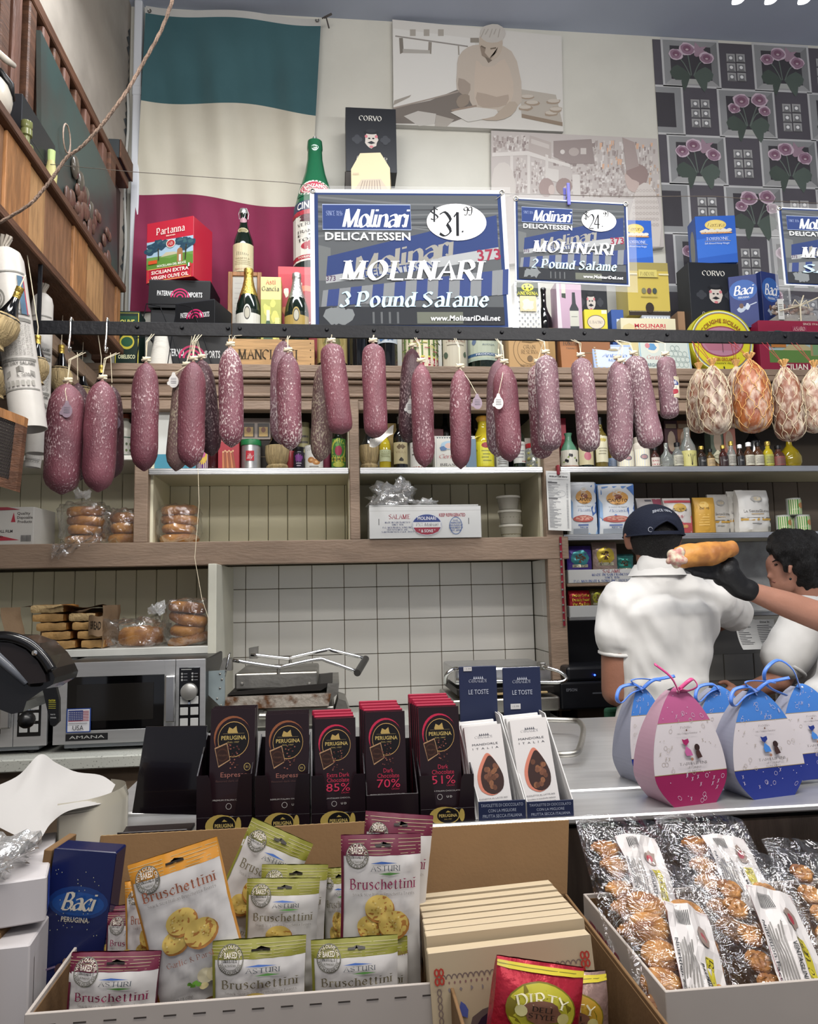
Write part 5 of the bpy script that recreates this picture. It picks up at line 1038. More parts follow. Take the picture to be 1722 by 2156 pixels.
def salami(label, a, b, wpx, Y, kind='a', prof=None, group='salami hanging from the rail', strings=((-8, 0), (8, 0)), tagp=None, knot=True, top=708, lumpy=.02, name='salami', hook=False, ytop=None):
    p = PY(a[0], a[1], Y); q = PY(b[0], b[1], Y); r = wpx*Y/1557/2*1.02; d = q-p; ln = d.length
    M = d.to_track_quat('Z', 'Y').to_matrix().to_4x4()
    t = thing(name, label, 'salami', tuple(p), 0, group); n = 24; g = G(M); sd = random.random()*50
    vs = []; fs = []; PR = prof or SPR; RR = []
    for i in range(len(PR)-1):
        (t0, r0), (t1, r1) = PR[i], PR[i+1]; k = 2 if .1 < t0 < .9 else 1
        for j in range(k): RR.append((t0+(t1-t0)*j/k, r0+(r1-r0)*j/k))
    RR.append(PR[-1]); bend = random.uniform(-.006, .006)
    for tt, rr in RR:
        for i in range(n):
            th = 2*pi*i/n; x = cos(th); y = sin(th); nz = noise.noise(Vector((x*1.3+sd, y*1.3, tt*5)))
            fz = .05*sin(th*11+sd)*(max(0, .12-tt)/.12+max(0, tt-.9)/.1)
            R = r*rr*(1+nz*lumpy*3+fz); vs.append((x*R+bend*sin(pi*tt), y*R, tt*ln))
    for j in range(len(RR)-1):
        for i in range(n): a_ = j*n+i; b_ = j*n+(i+1) % n; fs.append((a_, a_+n, b_+n, b_))
    fs += [tuple(range(n)), tuple(range(len(RR)*n-1, len(RR)*n-n-1, -1))]
    g.add(vs, fs).obj('casing', SM.get(kind, COPM), t, smooth=True)
    if knot:
        kg = G(); kg.tube([(-.012, -.002, .003), (0, -.006, .008), (.012, .0, .012)], [.004, .006, .0035], 7).tube([(-.01, .002, .014), (0, -.004, .004), (.013, -.003, .003)], .0028, 6).ball((0, 0, .006), .006, .006, .01, 8, 6)
        kg.obj('knot', STR, t, smooth=True)
        G(M).tube([(.0, 0, -.004), (.001, 0, .012)], [.0045, .006], 8).obj('twisted_end', mat('dry_casing_end', '8a7566', .8, bump=.5, bs=90), t)
    zt = (ytop or ZRL+.004)-p.z
    for sx, sy in strings:
        G().tube([(0, -.002, .008), (sx*Y/1557*.5, 0, zt*.55), (sx*Y/1557, YR-Y+.001, zt)], .0011, 4).obj('string', STR, t)
    if tagp:
        tx, ty, kindt = tagp; c0 = PY(tx, ty, Y)-p; yy = -r-.004
        pts = [(.017*cos(k*pi/8), .02*sin(k*pi/8)) for k in range(16)]
        G().tube([(0, -.004, .0), (c0.x*.5, -r*.9, c0.z*.4), (c0.x, yy, c0.z+.02)], .001, 4).obj('tag_string', STR, t)
        c = C(lambda u, v, dd: (c0.x+(u-.5)*.04, yy-dd, c0.z+(v-.5)*.048), .04, .048, .0004)
        col = 'b9b7b4' if kindt == 'w' else '7c6c78'
        c.ell(.5, .42, .36, .4, col, 18); c.poly([(.3, .7), (.42, 1), (.58, 1), (.7, .7)], col); c.ell(.15, .3, .12, .12, col, 10)
        for k in range(4): c.rect(.3, .6-k*.1, .7, .63-k*.1, '55525a')
        c.obj('paper_tag', PRINT, t)
    return t
RF, RB = 2.13, 2.22
# leftmost pairs on chrome hooks
for px, nm in ((150, 'first'), (226, 'second')):
    hk = thing('hook', 'chrome S hook over the black rail, '+nm+' from the left', 'hook'); x = XZ(px, 2.3, YR)
    G().tube(_cat([(x, YR+.014, ZRT-.03), (x, YR+.012, ZRT+.002), (x, YR+.004, ZRT+.008), (x, YR-.006, ZRT+.002), (x, YR-.007, ZRL), (x-.002, YR-.01, ZRL-.045), (x+.004, YR-.02, ZRL-.06), (x+.012, YR-.035, ZRL-.052)], 4), .0032, 8).obj('hook_rod', CHROME, hk, smooth=True)
zh = ZRL-.055
salami('leftmost fat salami of the row, reddish with dark upper half', (143, 806), (129, 1041), 71, 2.1, 'a', strings=((2, 0), (9, 0)), tagp=(155, 872, 'd'), ytop=zh)
salami('dark salami half hidden behind the leftmost fat salami', (164, 806), (168, 1012), 44, 2.2, 'd', strings=((-3, 0),), knot=False, ytop=zh)
salami('second fat salami from the left, light red and evenly speckled', (216, 800), (206, 1036), 63, 2.1, 'a', strings=((5, 0), (12, 0)), ytop=zh)
salami('almost black salami behind the second fat salami', (236, 812), (240, 1006), 40, 2.2, 'd', strings=((-5, 0),), knot=False, tagp=(250, 893, 'd'), ytop=zh)
L = [('salami with wide twisted tie and dark spot near its tip, under the white string cone', (308, 762), (303, 992), 53, RF, 'a', dict(strings=((-2, 0), (3, 0)))),
 ('brownish grey salami with a round white tag, behind the bright red one', (392, 772), (370, 992), 46, RB, 'e', dict(strings=((14, 0), (20, 0)), tagp=(371, 808, 'w'))),
 ('bright red salami with crease lines in front of the brownish tagged one', (407, 760), (401, 985), 54, RF, 'a', dict(strings=((-6, 0), (2, 0), (8, 0)))),
 ('dark red salami leaning right beside the bright red creased one', (424, 756), (446, 960), 47, RB, 'd', dict(strings=((-14, 0), (-9, 0)))),
 ('salami with heavy white mould over a dark stamp, left of the wine crate lettering', (485, 730), (487, 942), 50, RF, 'b', dict(strings=((-5, 0), (18, 0)))),
 ('plain salami hidden behind the frosty salami in front of the pine crate', (597, 716), (592, 936), 50, RB, 'c', dict(strings=((2, 0),))),
 ('frosty mould covered salami in front of the pine crate', (606, 742), (612, 948), 50, RF, 'b', dict(strings=((-3, 0), (2, 0)))),
 ('dark wrinkled salami behind the leaning one with the knotted bottom', (683, 762), (674, 972), 45, RB, 'e', dict(strings=((6, 0),))),
 ('leaning salami with a blunt bottom and white knot over the cabinet divider', (697, 722), (718, 914), 52, RF, 'a', dict(prof=SPB, strings=((3, 0),))),
 ('straight blunt salami hanging alone under the sign near a paper scrap', (785, 722), (792, 922), 50, RF, 'a', dict(prof=SPB, strings=((3, 0), (6, 0)))),
 ('slim dark salami behind the one with the fluffy white knot', (868, 732), (858, 932), 44, RB, 'd', dict(strings=((8, 0), (3, 0)), tagp=(861, 862, 'w'))),
 ('salami with a fluffy white knot in front of the slim dark one', (886, 764), (894, 984), 47, RF, 'a', dict(strings=((-7, 0), (-3, 0)))),
 ('slender salami hanging alone with a long pointed tip above the pale tin', (968, 776), (970, 987), 45, RF, 'a', dict(strings=((-2, 0), (2, 0)), tagp=(1000, 852, 'd'))),
 ('left salami of the joined pair with a hanging white oval tag', (1050, 756), (1047, 962), 48, RB, 'c', dict(strings=((-2, 0), (2, 0)))),
 ('right salami of the joined pair, pointed tip, string and white oval tag', (1061, 766), (1074, 972), 54, RF, 'a', dict(strings=((-6, 0), (-2, 0)), tagp=(1043, 853, 'w'))),
 ('grey mouldy salami behind the round bottomed one beside the right post', (1132, 765), (1142, 966), 46, RB, 'b', dict(prof=SPB, strings=((14, 0),))),
 ('round bottomed salami in front of the grey mouldy one', (1148, 746), (1159, 950), 49, RF, 'c', dict(prof=SPB, strings=((-4, 0), (-1, 0)))),
 ('salami leaning slightly right in front of the orange wine carton', (1222, 752), (1241, 952), 47, RF, 'c', dict(prof=SPB, strings=((-3, 0), (5, 0)))),
 ('short pale salami behind the vertically streaked one', (1299, 758), (1300, 945), 44, RB, 'c', dict(strings=((14, 0), (10, 0)), tagp=(1289, 830, 'w'))),
 ('vertically streaked salami with dark spot at its tip', (1308, 764), (1305, 972), 53, RF, 'c', dict(strings=((8, 0), (12, 0)))),
 ('salami strongly leaning right beside the streaked one', (1333, 748), (1374, 944), 54, RF, 'c', dict(prof=SPB, strings=((-10, 0), (-16, 0))))]
for lb, a, b, w, Y, k, kw in L: salami(lb, a, b, w, Y, k, **kw)
t = salami('short salami with a printed paper band around its middle', (1400, 750), (1410, 882), 40, RF, 'c', prof=SPB, strings=((3, 0), (5, 0)))
p = PY(1401, 750, RF); r = 41*RF/1557/2*1.06; z0_ = ZY(1404, 842, RF)-p.z; z1_ = ZY(1404, 798, RF)-p.z; ox = .006
c = C(lambda u, v, d: (ox+(r+d)*sin((u-.5)*3.2), -(r+d)*cos((u-.5)*3.2), z0_+(z1_-z0_)*v+(u-.5)*.004), r*3.2, z1_-z0_, .0005)
c.rect(0, 0, 1, 1, 'a59c84', 14); c.ell(.42, .5, .34, .42, 'c4bfae', 20); c.ell(.42, .66, .3, .2, '2c3c70', 18); c.ell(.42, .3, .28, .16, '8c2c38', 16); c.rect(.1, .4, .74, .58, 'c8c2b0', 8); c.text('MOLINARI', .42, .7, .13, 'c8c8cc', 'b', fit=.4); c.text('& Sons', .42, .49, .12, '3c3c44', 'k', fit=.4)
c.obj('printed_band', PRINT, t)
# netted coppa
NET = mat('net_string', 'b98f58', .75); NETP = mat('pale_net_string', 'b8aa90', .75)
def coppa(label, a, b, wpx, Y, m=COPM, net=NETP, st='red_string'):
    P = [(0, .05), (.02, .16), (.06, .3), (.12, .52), (.2, .75), (.32, .92), (.5, 1.02), (.7, 1.03), (.85, .95), (.93, .78), (.975, .5), (1, .1)]
    SM['z'] = m
    t = salami(label, a, b, wpx, Y, 'z', prof=P, group='netted coppa hanging at the right end of the rail', lumpy=.05, name='netted_coppa', strings=(), knot=False)
    p = PY(a[0], a[1], Y); q = PY(b[0], b[1], Y); ln = (q-p).length; M = (q-p).to_track_quat('Z', 'Y').to_matrix().to_4x4(); r = wpx*Y/1557/2*1.08
    def R(tt):
        for (t0, r0), (t1, r1) in zip(P, P[1:]):
            if t0 <= tt <= t1: return r*(r0+(r1-r0)*(tt-t0)/(t1-t0))
    g = G(M)
    for k in range(9):
        for s in (1, -1):
            pts = []
            for j in range(23):
                tt = .03+.96*j/22; th = 2*pi*k/9+s*tt*2.5+.07*sin(j*2.4+k); rr = R(tt)*(1.0+.012*sin(j+k)); pts.append((cos(th)*rr, sin(th)*rr, tt*ln))
            g.tube(pts, .0010, 4)
    g.obj('netting', net, t, kind='stuff')
    g = G(M)
    for k in range(7): th = k*.9; g.tube([(cos(th)*r*.12, sin(th)*r*.12, .012), (cos(th)*r*.06, sin(th)*r*.06, 0), (cos(th)*r*.28, sin(th)*r*.28, -.018)], [.003, .003, .0045], 5)
    g.obj('tied_top', NET, t)
    G().tube([(0, 0, .004), (-.006, YR-Y, ZRL-p.z+.004)], .0009, 4).obj('red_string', mat('red_string', '8c3434', .7), t)
    G().tube([(0, 0, .004), (-.024, YR-Y, ZRL-p.z+.004)], .0009, 4).obj('red_string', mat('red_string', '8c3434', .7), t)
coppa('grey netted coppa half hidden behind the whitest netted coppa', (1471, 776), (1473, 912), 50, RB)
coppa('whitest netted coppa, first full one right of the banded salami', (1499, 768), (1509, 916), 66, RF)
coppa('brown netted coppa tucked behind between the white and orange ones', (1549, 770), (1556, 902), 48, RB)
coppa('broad orange brown netted coppa under the round yellow tin', (1577, 756), (1588, 912), 76, RF, COPO, NET)
coppa('slim netted coppa with rust coloured patches, second from the right edge', (1650, 770), (1666, 930), 64, RF)
coppa('netted coppa cut off by the right edge of the photo', (1714, 772), (1716, 912), 62, RF)
# paper scrap between blunt salami and shelf goods
t = thing('paper_scrap', 'crumpled white paper scrap lying against the straight blunt salami', 'paper'); 
def ps(u, v): p = PY(778+u*50, 940-u*22-v*16+6*sin(u*5), 2.05); p.y += .012*sin(u*8+v*3); return p
G().sheet(ps, 10, 4).obj('sheet', mat('white_tissue', 'b9b6b0', .8), t, smooth=True)
hs = thing('hanging_thread', 'long thin white thread dangling from the rail past the bread shelf', 'string')
G().tube([PY(417, 985, 2.1), PY(419, 1060, 2.1), PY(410, 1175, 2.1), PY(425, 1260, 2.1), PY(440, 1305, 2.12)], .0008, 4).obj('thread', STR, hs)
# ================================================================ GOODS ON THE CABINET SHELVES
random.seed(5)
SG = YF+.03
def lines(c, n=5, col='55504a', a=.15, b=.85, t=.8, s=.14):
    for k in range(n): c.rect(a+.05*(k % 2), t-k*s, b-.06*(k % 3), t+.045-k*s, col, 5)
# left bay: ceramic bottle
def d_cer(c): c.rect(0, 0, 1, 1, 'c4c2ba', 10); [c.ell(.15+.17*(k % 5), .3+.3*(k//5), .05, .07, ('4a5a3c', '6a7a48')[k % 2], 8) for k in range(10)]; [c.rect(0, v, 1, v+.04, '3f5a48', 10) for v in (.05, .9)]
bottle('ceramic_bottle', 'white ceramic bottle with painted leaves at the left shelf behind the dark salami', 'bottle', 258, 38, 868, SG+.05, ZSL, 'oil', mat('cream_glaze', 'c6c3b8', .25), cap=cm('8c4a34', .5), capz=.9, labz=(.05, .5), labc='c4c2ba', draw=d_cer)
def d_bo(c): c.rect(0, 0, 1, .28, '3f8298'); c.rect(0, .28, 1, 1, 'c6c8c4'); c.text('BO', .72, .88, .06, '3c3c3c', 'b'); c.frame(.6, .45, .95, .75, .02, '2c2c2e'); c.text('N', .7, .36, .05, '3c3c3c', 'b')
boxp('storage_carton', 'white and teal carton on the second shelf behind the first single salami', 'box', 322, 412, 866, SG+.02, ZS, .12, 'c6c8c4', d_bo)
def d_pur(c): c.rect(0, 0, 1, 1, '5c2c6c', 8); c.ell(.5, .5, .3, .35, 'c8a848', 14); c.ell(.5, .6, .2, .2, 'b85a84', 12)
bottle('drink_can', 'small purple and gold can beside the teal carton', 'can', 426, 27, 928, SG, ZS, 'can', STEELB, draw=d_pur, labz=(.05, .95))
bottle('jam_jar', 'dark red jar between the purple can and the red tin', 'jar', 446, 24, 925, SG, ZS, 'jar', mat('dark_jam', '3c1418', .12, coat=.4), cap=BLKC, capz=.8)
def d_pir(c):
    c.rect(0, 0, 1, 1, '9a2430'); [c.poly([(.2+k*.11, .05), (.3+k*.11, .05), (.26+k*.09, .5+.04*(k % 2)), (.2+k*.09, .52+.03*(k % 3))], ('b8794c', '8c5030')[k % 2]) for k in range(6)]; [c.ell(.24+k*.095, .53+.03*(k % 2), .045, .03, 'd0a47c', 8) for k in range(6)]; c.text('Creme', .5, .88, .09, 'd8c4b4', 'k', fit=.8)
boxp('wafer_tin', 'red rolled wafer tin with drawn wafers on the second shelf', 'tin', 459, 503, 918, SG, ZS, .08, '9a2430', d_pir)
t = bottle('steel_canister', 'brushed steel coffee canister with green lid and red square logo', 'canister', 526, 43, 924, SG, ZS, 'can', STEEL, cap=mat('green_lid', '1f6a3c', .4), capz=.975, labz=(.3, .62), draw=lambda c: (c.rect(.0, 0, 1, 1, 'b02c38', 5), c.text('illy', .5, .45, .5, 'd8d0cc', 'k', fit=.7)), span=.8)
r = msz(505, 548, ZS, SG)/2; h = ZY(526, 924, SG)-ZS; G().lathe([(r*1.04, h*.82), (r*1.05, h*.97), (r*.95, h*1.01), (.001, h*1.01)], 22).obj('green_lid', mat('green_lid', '1f6a3c', .4), t, smooth='auto')
zcan = ZY(530, 922, SG)+.004
block('cereal_box', 'dark box behind the steel canister', 'box', 506, 572, 926, SG+.09, .08, cm('2a2420', .6), ZS)
t = boxp('mug_box', 'pale gift carton holding two small yellow mugs above the steel canister', 'box', 508, 570, 880, SG+.085, ZY(530, 926, SG+.09), .07, '9b8f86', lambda c: [(c.rect(.05+k*.5, .1, .45+k*.5, .75, '2c2420'), c.rect(.1+k*.5, .14, .4+k*.5, .62, 'b89858'), c.ell(.25+k*.5, .45, .08, .13, '7c4a34', 9), c.rect(.1+k*.5, .58, .4+k*.5, .66, '3a2c24')) for k in (0, 1)])
def wick(label, px, w, y0): 
    x = XZ(px, ZS, SG); r = msz(px-w/2, px+w/2, ZS, SG)/2; h = ZY(px, y0, SG)-ZS
    t = thing('wicker_flask', label, 'bottle', (x, SG+r, ZS)); G().lathe([(r*.75, 0), (r*.92, .01), (r*.95, h*.18), (r*.78, h*.27), (r*.95, h*.42), (r*1.05, h*.75), (r*1.02, h)], 26).obj('wicker_base', WICK, t, smooth='auto')
    G().lathe([(r*.92, h), (r*.62, h*1.2), (r*.3, h*1.6), (r*.26, h*2.2)], 16).obj('glass_neck', GBLACK, t, smooth='auto')
    G().lathe([(r*.62, h*1.2), (r*.3, h*1.36), (r*.28, h*1.4)], 10).obj('straw_collar', mat('pale_straw', 'b8b09a', .7), t, smooth='auto')
wick('pale wicker flask on the shelf behind the frosty salami', 583, 53, 935); wick('pale wicker flask at the left end of the middle shelf bay', 779, 42, 935)
bottle('tall_can', 'tall olive coloured can behind the small purple labelled jar', 'can', 640, 24, 888, SG+.12, ZS, 'can', cm('8c8660', .4), lab='lines', labz=(.1, .9), labc='9a946c')
bottle('red_jar', 'narrow red and green jar right of the wicker flask', 'jar', 612, 18, 938, SG+.03, ZS, 'jar', cm('7c2c30', .3), cap=BLKC, capz=.8)
bottle('spread_jar', 'small black jar with a purple emblem', 'jar', 629, 23, 940, SG, ZS, 'jar', cm('17131a', .2), cap=BLKC, capz=.8, labz=(.1, .75), labc='1d1722', draw=lambda c: (c.ell(.5, .62, .3, .26, '6c3474', 12, jit=.2), lines(c, 2, 'b4a8b4', .3, .7, .25, .15)))
bottle('cookie_can', 'white round can with printed pastry rings', 'can', 661, 40, 936, SG, ZS, 'can', cm('c9c7c1', .35), labz=(.03, .97), labc='c9c7c1', draw=lambda c: (c.text('LOVE', .35, .85, .12, '6c6a66', 's', fit=.35), c.ell(.38, .38, .16, .13, 'a06c3c', 12), c.ell(.38, .38, .07, .05, 'c89c68', 8), c.ell(.6, .3, .18, .13, 'a8743f', 12), c.ell(.6, .3, .07, .05, 'cfa674', 8), lines(c, 1, '77736c', .3, .7, .08)))
bottle('jar', 'dark maroon jar squeezed beside the pastry can', 'jar', 688, 16, 940, SG+.02, ZS, 'jar', cm('5c2434', .3), cap=BLKC, capz=.8)
bottle('cider_bottle', 'dark bottle with a yellow green apple label', 'bottle', 713, 34, 893, SG, ZS, 'wine', GDARK, labz=(.05, .68), labc='3c6a2c', span=2.0, draw=lambda c: (c.ell(.5, .62, .46, .4, '9ca040', 18), c.ell(.5, .62, .36, .3, '3c6a34', 16), c.ell(.5, .58, .22, .18, '8c2c44', 14), c.ell(.42, .78, .12, .05, '5c8a3c', 8), c.rect(.05, .2, .95, .36, 'a89c38', 4), c.text('WILLIAM TELL', .5, .28, .07, '3c3c1c', 'b', fit=.85), c.ell(.5, .1, .36, .1, '9ca040', 12)))
# middle bay
bottle('olive_oil_bottle', 'square yellow olive oil bottle next to the middle wicker flask', 'bottle', 812, 24, 905, SG, ZS, 'oil', GOIL, labz=(.2, .5), labc='a8ac88', draw=lambda c: lines(c, 4, '77784c'), cap=BLKC, capz=.9)
boxp('gift_carton', 'narrow gold carton behind the yellow oil bottle', 'box', 817, 836, 891, SG+.08, ZS, .06, 'a48c54', lambda c: (c.text('XVIII', .5, .9, .05, '5c4c2c', 'r', fit=.6), c.rect(.2, .4, .8, .7, 'b49c64')))
bottle('balsamic_bottle', 'dark vinegar bottle with ornate parchment label and silver cap', 'bottle', 845, 30, 874, SG, ZS, 'wine', GBLACK, cap=PEWT, capz=.86, labz=(.1, .5), labc='a89c78', draw=lambda c: (c.ell(.5, .8, .3, .12, '5c4c34', 10, jit=.3), c.text('VILLA', .5, .55, .1, '6c5a3c', 'r', fit=.6), c.ell(.5, .2, .12, .1, '2c2820', 9, jit=.3)))
bottle('white_can', 'white can with red base stripe behind the streaked salami', 'can', 882, 34, 930, SG, ZS, 'can', cm('c4c2bc', .35), labz=(0.02, .97), labc='c4c2bc', draw=lambda c: (c.rect(0, 0, 1, .08, '8c3c2c', 8), lines(c, 3)))
def d_bra(c):
    c.rect(0, 0, 1, 1, 'c6c4bc'); c.frame(.04, .04, .98, .97, .012, '5c6c74'); [c.rect(.06+k*.06, .93, .09+k*.06, .96, '3c4850') for k in range(15)]; c.ell(.35, .72, .2, .13, '9ab4c4', 12); c.ell(.35, .7, .1, .09, 'c8a89c', 10); c.ell(.2, .62, .08, .06, '4c6a94', 9, jit=.3); c.ell(.52, .75, .07, .08, 'b05a64', 9); c.text('Gentile', .35, .38, .12, 'a84450', 'k', fit=.5); c.text('BRASIL', .38, .12, .08, '3c3a38', 'R', fit=.5)
boxp('coffee_tin', 'square white coffee tin with red script behind the slender salami', 'tin', 916, 1002, 918, SG, ZS, .08, 'c6c4bc', d_bra)
boxp('blue_bag', 'dusty blue bag edge between the square tin and yellow jug', 'bag', 982, 1004, 924, SG-.005, ZS, .03, '5c7488', None)
boxp('crimson_box', 'crimson box top behind the square white coffee tin', 'box', 914, 936, 903, SG+.1, ZS, .05, '5a1c28')
for px, y0, nm in ((942, 858, 'dark bottle neck rising behind the square coffee tin on its left'), (998, 866, 'dark bottle neck rising behind the square coffee tin on its right'), (1072, 900, 'short dark bottle between the yellow jug and white labelled bottle')):
    bottle('dark_bottle', nm, 'bottle', px, 26, y0, SG+.1, ZS, 'wine', GBLACK, cap=BLKC, capz=.86)
t = bottle('oil_jug', 'large yellow oil jug with orange cap and yellow label', 'jug', 1023, 44, 872, SG, ZS, 'jug', GOIL, cap=cm('b88a34', .4), capz=.9, labz=(.05, .5), labc='c2b828', draw=lambda c: (c.rect(.3, .1, .8, .9, 'c8c240', 5), c.ell(.55, .85, .2, .12, '8c2c30', 10), lines(c, 4, '8a8a3c', .35, .75, .6, .13)))
G().tube([(-.01, -.03, .15), (-.04, -.035, .14), (-.045, -.03, .1), (-.03, -.03, .08)], .005, 7).obj('handle', GOIL, t, smooth=True)
bottle('wine_bottle', 'dark bottle with a white label near the right post', 'bottle', 1097, 26, 876, SG+.02, ZS, 'wine', GDARK, labz=(.12, .52), labc='b4b4ae', draw=lambda c: (c.text('AZIENDA', .5, .85, .08, '44424a', 'R', fit=.7), lines(c, 3, '77757a', .2, .8, .55, .15), c.rect(.6, .05, .85, .1, '8c3c3c')))
bottle('tasting_jar', 'small grey labelled jar in front of the dark short bottle', 'jar', 1060, 26, 940, SG, ZS, 'jar', GCLEAR, cap=BLKC, capz=.8, lab='lines', labz=(.1, .7), labc='a8aaa8')
t = bottle('olive_jar', 'glass jar of green olives next to the right post', 'jar', 1126, 32, 932, SG, ZS, 'jar', GCLEAR, cap=REDC, capz=.82)
g = G(); [g.ball((random.uniform(-.022, .022), random.uniform(-.026, -.01), .01+.0085*k), .009, .008, .008, 8, 5) for k in range(9) for _ in (0, 1, 2)]; g.obj('olives', mat('green_olives', '8a8440', .3, var=.3, vs=60), t, kind='stuff', smooth=True)
zb1 = block('tea_tin', 'pale tin stack carrying two cups behind the olive jar', 'tin', 1100, 1122, 922, SG+.1, .05, cm('8f8880', .5), ZS)
# right bay
def d_oli(c): c.rect(0, 0, 1, .96, 'c0bcb0', 10); [c.ell(u, v, .05, .09, '1c1c1e', 10) for u, v in ((.42, .68), (.5, .66), (.25, .4), (.32, .36), (.72, .4))]; [c.poly([(u, v), (u+.08, v+.1), (u+.1, v-.02)], '7c9048') for u, v in ((.3, .55), (.58, .5), (.1, .3), (.8, .25))]; c.rect(0, .08, 1, .12, '8c5a4a', 10)
t = bottle('olive_cruet', 'ceramic cruet with green neck and painted black olives', 'cruet', 1205, 37, 908, SG, ZS, 'flask', mat('cream_glaze', 'c6c3b8', .25), labz=(.02, .0), labc='c6c3b8')
r = msz(1186.5, 1223.5, ZS, SG)/2; h = ZY(1205, 908, SG)-ZS
c = C(cyl(r*1.02, .02*h, .52*h, 2.6), 2.6*r, .5*h, .0003); d_oli(c); c.obj('painted_olives', GLOSS, t)
G().lathe([(r*.96, h*.5), (r*.75, h*.62), (r*.4, h*.78), (r*.34, h*.9), (r*.45, h*.99), (r*.3, h)], 20).obj('green_neck', mat('sage_glaze', '4f7a62', .3), t, smooth='auto')
boxp('red_tin', 'red tin peeking behind the olive cruet', 'tin', 1183, 1196, 880, SG+.1, ZS, .05, '9c2438')
bottle('oil_bottle', 'dark oil bottle with a peach coloured fruit label', 'bottle', 1239, 32, 860, SG, ZS, 'wine', GDARK, labz=(.06, .42), labc='b4aa88', draw=lambda c: (c.ell(.5, .4, .2, .2, 'a8606c', 12), c.rect(.1, .8, .9, .95, '6c7048', 5)))
bottle('oil_bottle', 'tall oil bottle with a long pale label and black cap', 'bottle', 1272, 26, 876, SG, ZS, 'wine', mat('amber_oil_glass', '5c5024', .1, coat=.3), cap=BLKC, capz=.86, labz=(.12, .62), labc='c0bba0', draw=lambda c: (c.ell(.5, .85, .25, .08, 'a8984c', 10), lines(c, 3, '8a8670', .2, .8, .5, .1)))
bottle('oil_bottle', 'amber oil bottle shoulder partly hidden by the streaked salami', 'bottle', 1294, 20, 905, SG+.05, ZS, 'wine', mat('amber_oil_glass', '5c5024', .1, coat=.3), lab='lines', labz=(.05, .3), labc='6a7c98')
def d_lf(c): c.rect(0, 0, 1, 1, 'c4c3be', 8); c.ell(.5, .55, .22, .16, '6c6f74', 12); c.ell(.5, .55, .16, .1, '9c7a7c', 10); c.line([(.3, .5), (.7, .62)], .02, '4c5054')
for px, y0, nm in ((1324, 925, 'white ceramic oil cruet with leaf motif under the streaked salami'), (1358, 918, 'white ceramic oil cruet with leaf motif and berries under the leaning salami')):
    bottle('white_cruet', nm, 'cruet', px, 34, y0, SG, ZS, 'jar', mat('white_glaze', 'b9b2a6', .2, var=.1, vs=12), labz=(.05, .6), draw=d_lf, span=2.2)
bottle('white_cruet', 'tall white cruet with spout behind the two leaf motif cruets', 'cruet', 1337, 22, 902, SG+.08, ZS, 'wine', mat('white_ceramic', 'c4c4c2', .25))
bottle('sauce_bottle', 'small bottle with red white label between cruet and decanter', 'bottle', 1384, 18, 940, SG, ZS, 'mini', cm('3c2420', .2), cap=BLKC, capz=.84, labz=(.1, .5), labc='b8b0a8', draw=lambda c: (c.text('RANTI', .5, .6, .16, '8c3040', 'b', fit=.8), c.rect(.1, .1, .9, .25, '8c3040', 4)))
bottle('decanter', 'tiny clear glass decanter', 'decanter', 1411, 28, 930, SG, ZS, 'flask', GCLEAR)
mb = [('small clear spirit bottle with a pale label left of the big pale bottle', 1433, 21, 930, GCLEAR, 'a6a494'), ('miniature black labelled whiskey bottle right of the big pale bottle', 1483, 18, 938, cm('2a1c14', .12), '1c1c1e'),
 ('miniature bottle with a cream diamond label', 1501, 17, 944, cm('4c3a20', .12), 'b09870'), ('miniature dark bottle with black and red label', 1529, 17, 936, cm('3a1c18', .12), '2a1c1e'),
 ('miniature clear bottle with a long thin neck', 1546, 16, 928, GCLEAR, '9a9890'), ('miniature black labelled whiskey bottle behind the orange coppa tip', 1564, 15, 935, cm('2a1c14', .12), '1f1f22'),
 ('miniature brown bottle with a cream label, left of its twin', 1584, 19, 930, cm('4a3020', .12), 'b4b0a0'), ('miniature brown bottle with a cream label, right of its twin', 1604, 20, 930, cm('4a3020', .12), 'b4b0a0'),
 ('miniature yellow green oil bottle', 1625, 20, 928, GOIL, 'a0a04c'), ('miniature square brown bottle with maroon label', 1648, 24, 936, cm('4a2c24', .15), '7a4440')]
for lb, px, w, y0, gm, lc in mb: bottle('miniature_bottle', lb, 'bottle', px, w, y0, SG, ZS, 'mini', gm, cap=random.choice((BLKC, WHC, GOLDF)), capz=.84, lab='lines' if lc > '5' else None, labz=(.1, .5), labc=lc, group='miniature bottles on the right shelf', nn=14, draw=None if lc > '5' else (lambda c: (c.frame(.06, .06, .94, .94, .04, '9a9a9a'), c.text('No7', .5, .55, .2, 'a8a8a8', 'r', fit=.4))))
bottle('pale_bottle', 'big pale clear bottle with a black plant drawing on yellow', 'bottle', 1458, 32, 897, SG, ZS, 'burg', GCLEAR, labz=(.02, .42), labc='b0aa6c', draw=lambda c: [c.line([(.5, .1), (.2+.12*k, .8-.05*(k % 2))], .03, '26241a') for k in range(6)])
for px, c_, nm in ((1418, '3c2428', 'dark crimson'), (1445, '6c4a34', 'brown printed'), (1515, '4c5448', 'grey green'), (1540, '8c5c50', 'rose brown')):
    boxp('shelf_tin', nm+' tin at the back of the right bottle shelf', 'tin', px-14, px+14, 885, SG+.14, ZS, .06, c_, lambda c: (c.ell(.5, .6, .3, .2, '8c7c6c', 12), c.rect(.1, .85, .9, .93, 'a08c70')))
bottle('dark_bottle', 'black bottle neck behind the miniature bottles under the slim netted coppa', 'bottle', 1598, 28, 885, SG+.14, ZS, 'wine', GBLACK)
t = thing('diamond_label_pack', 'pale diamond shaped sign with oval print among the miniature bottles', 'sign', (XZ(1514, ZS, SG+.03), SG+.03, ZS)); w = .03
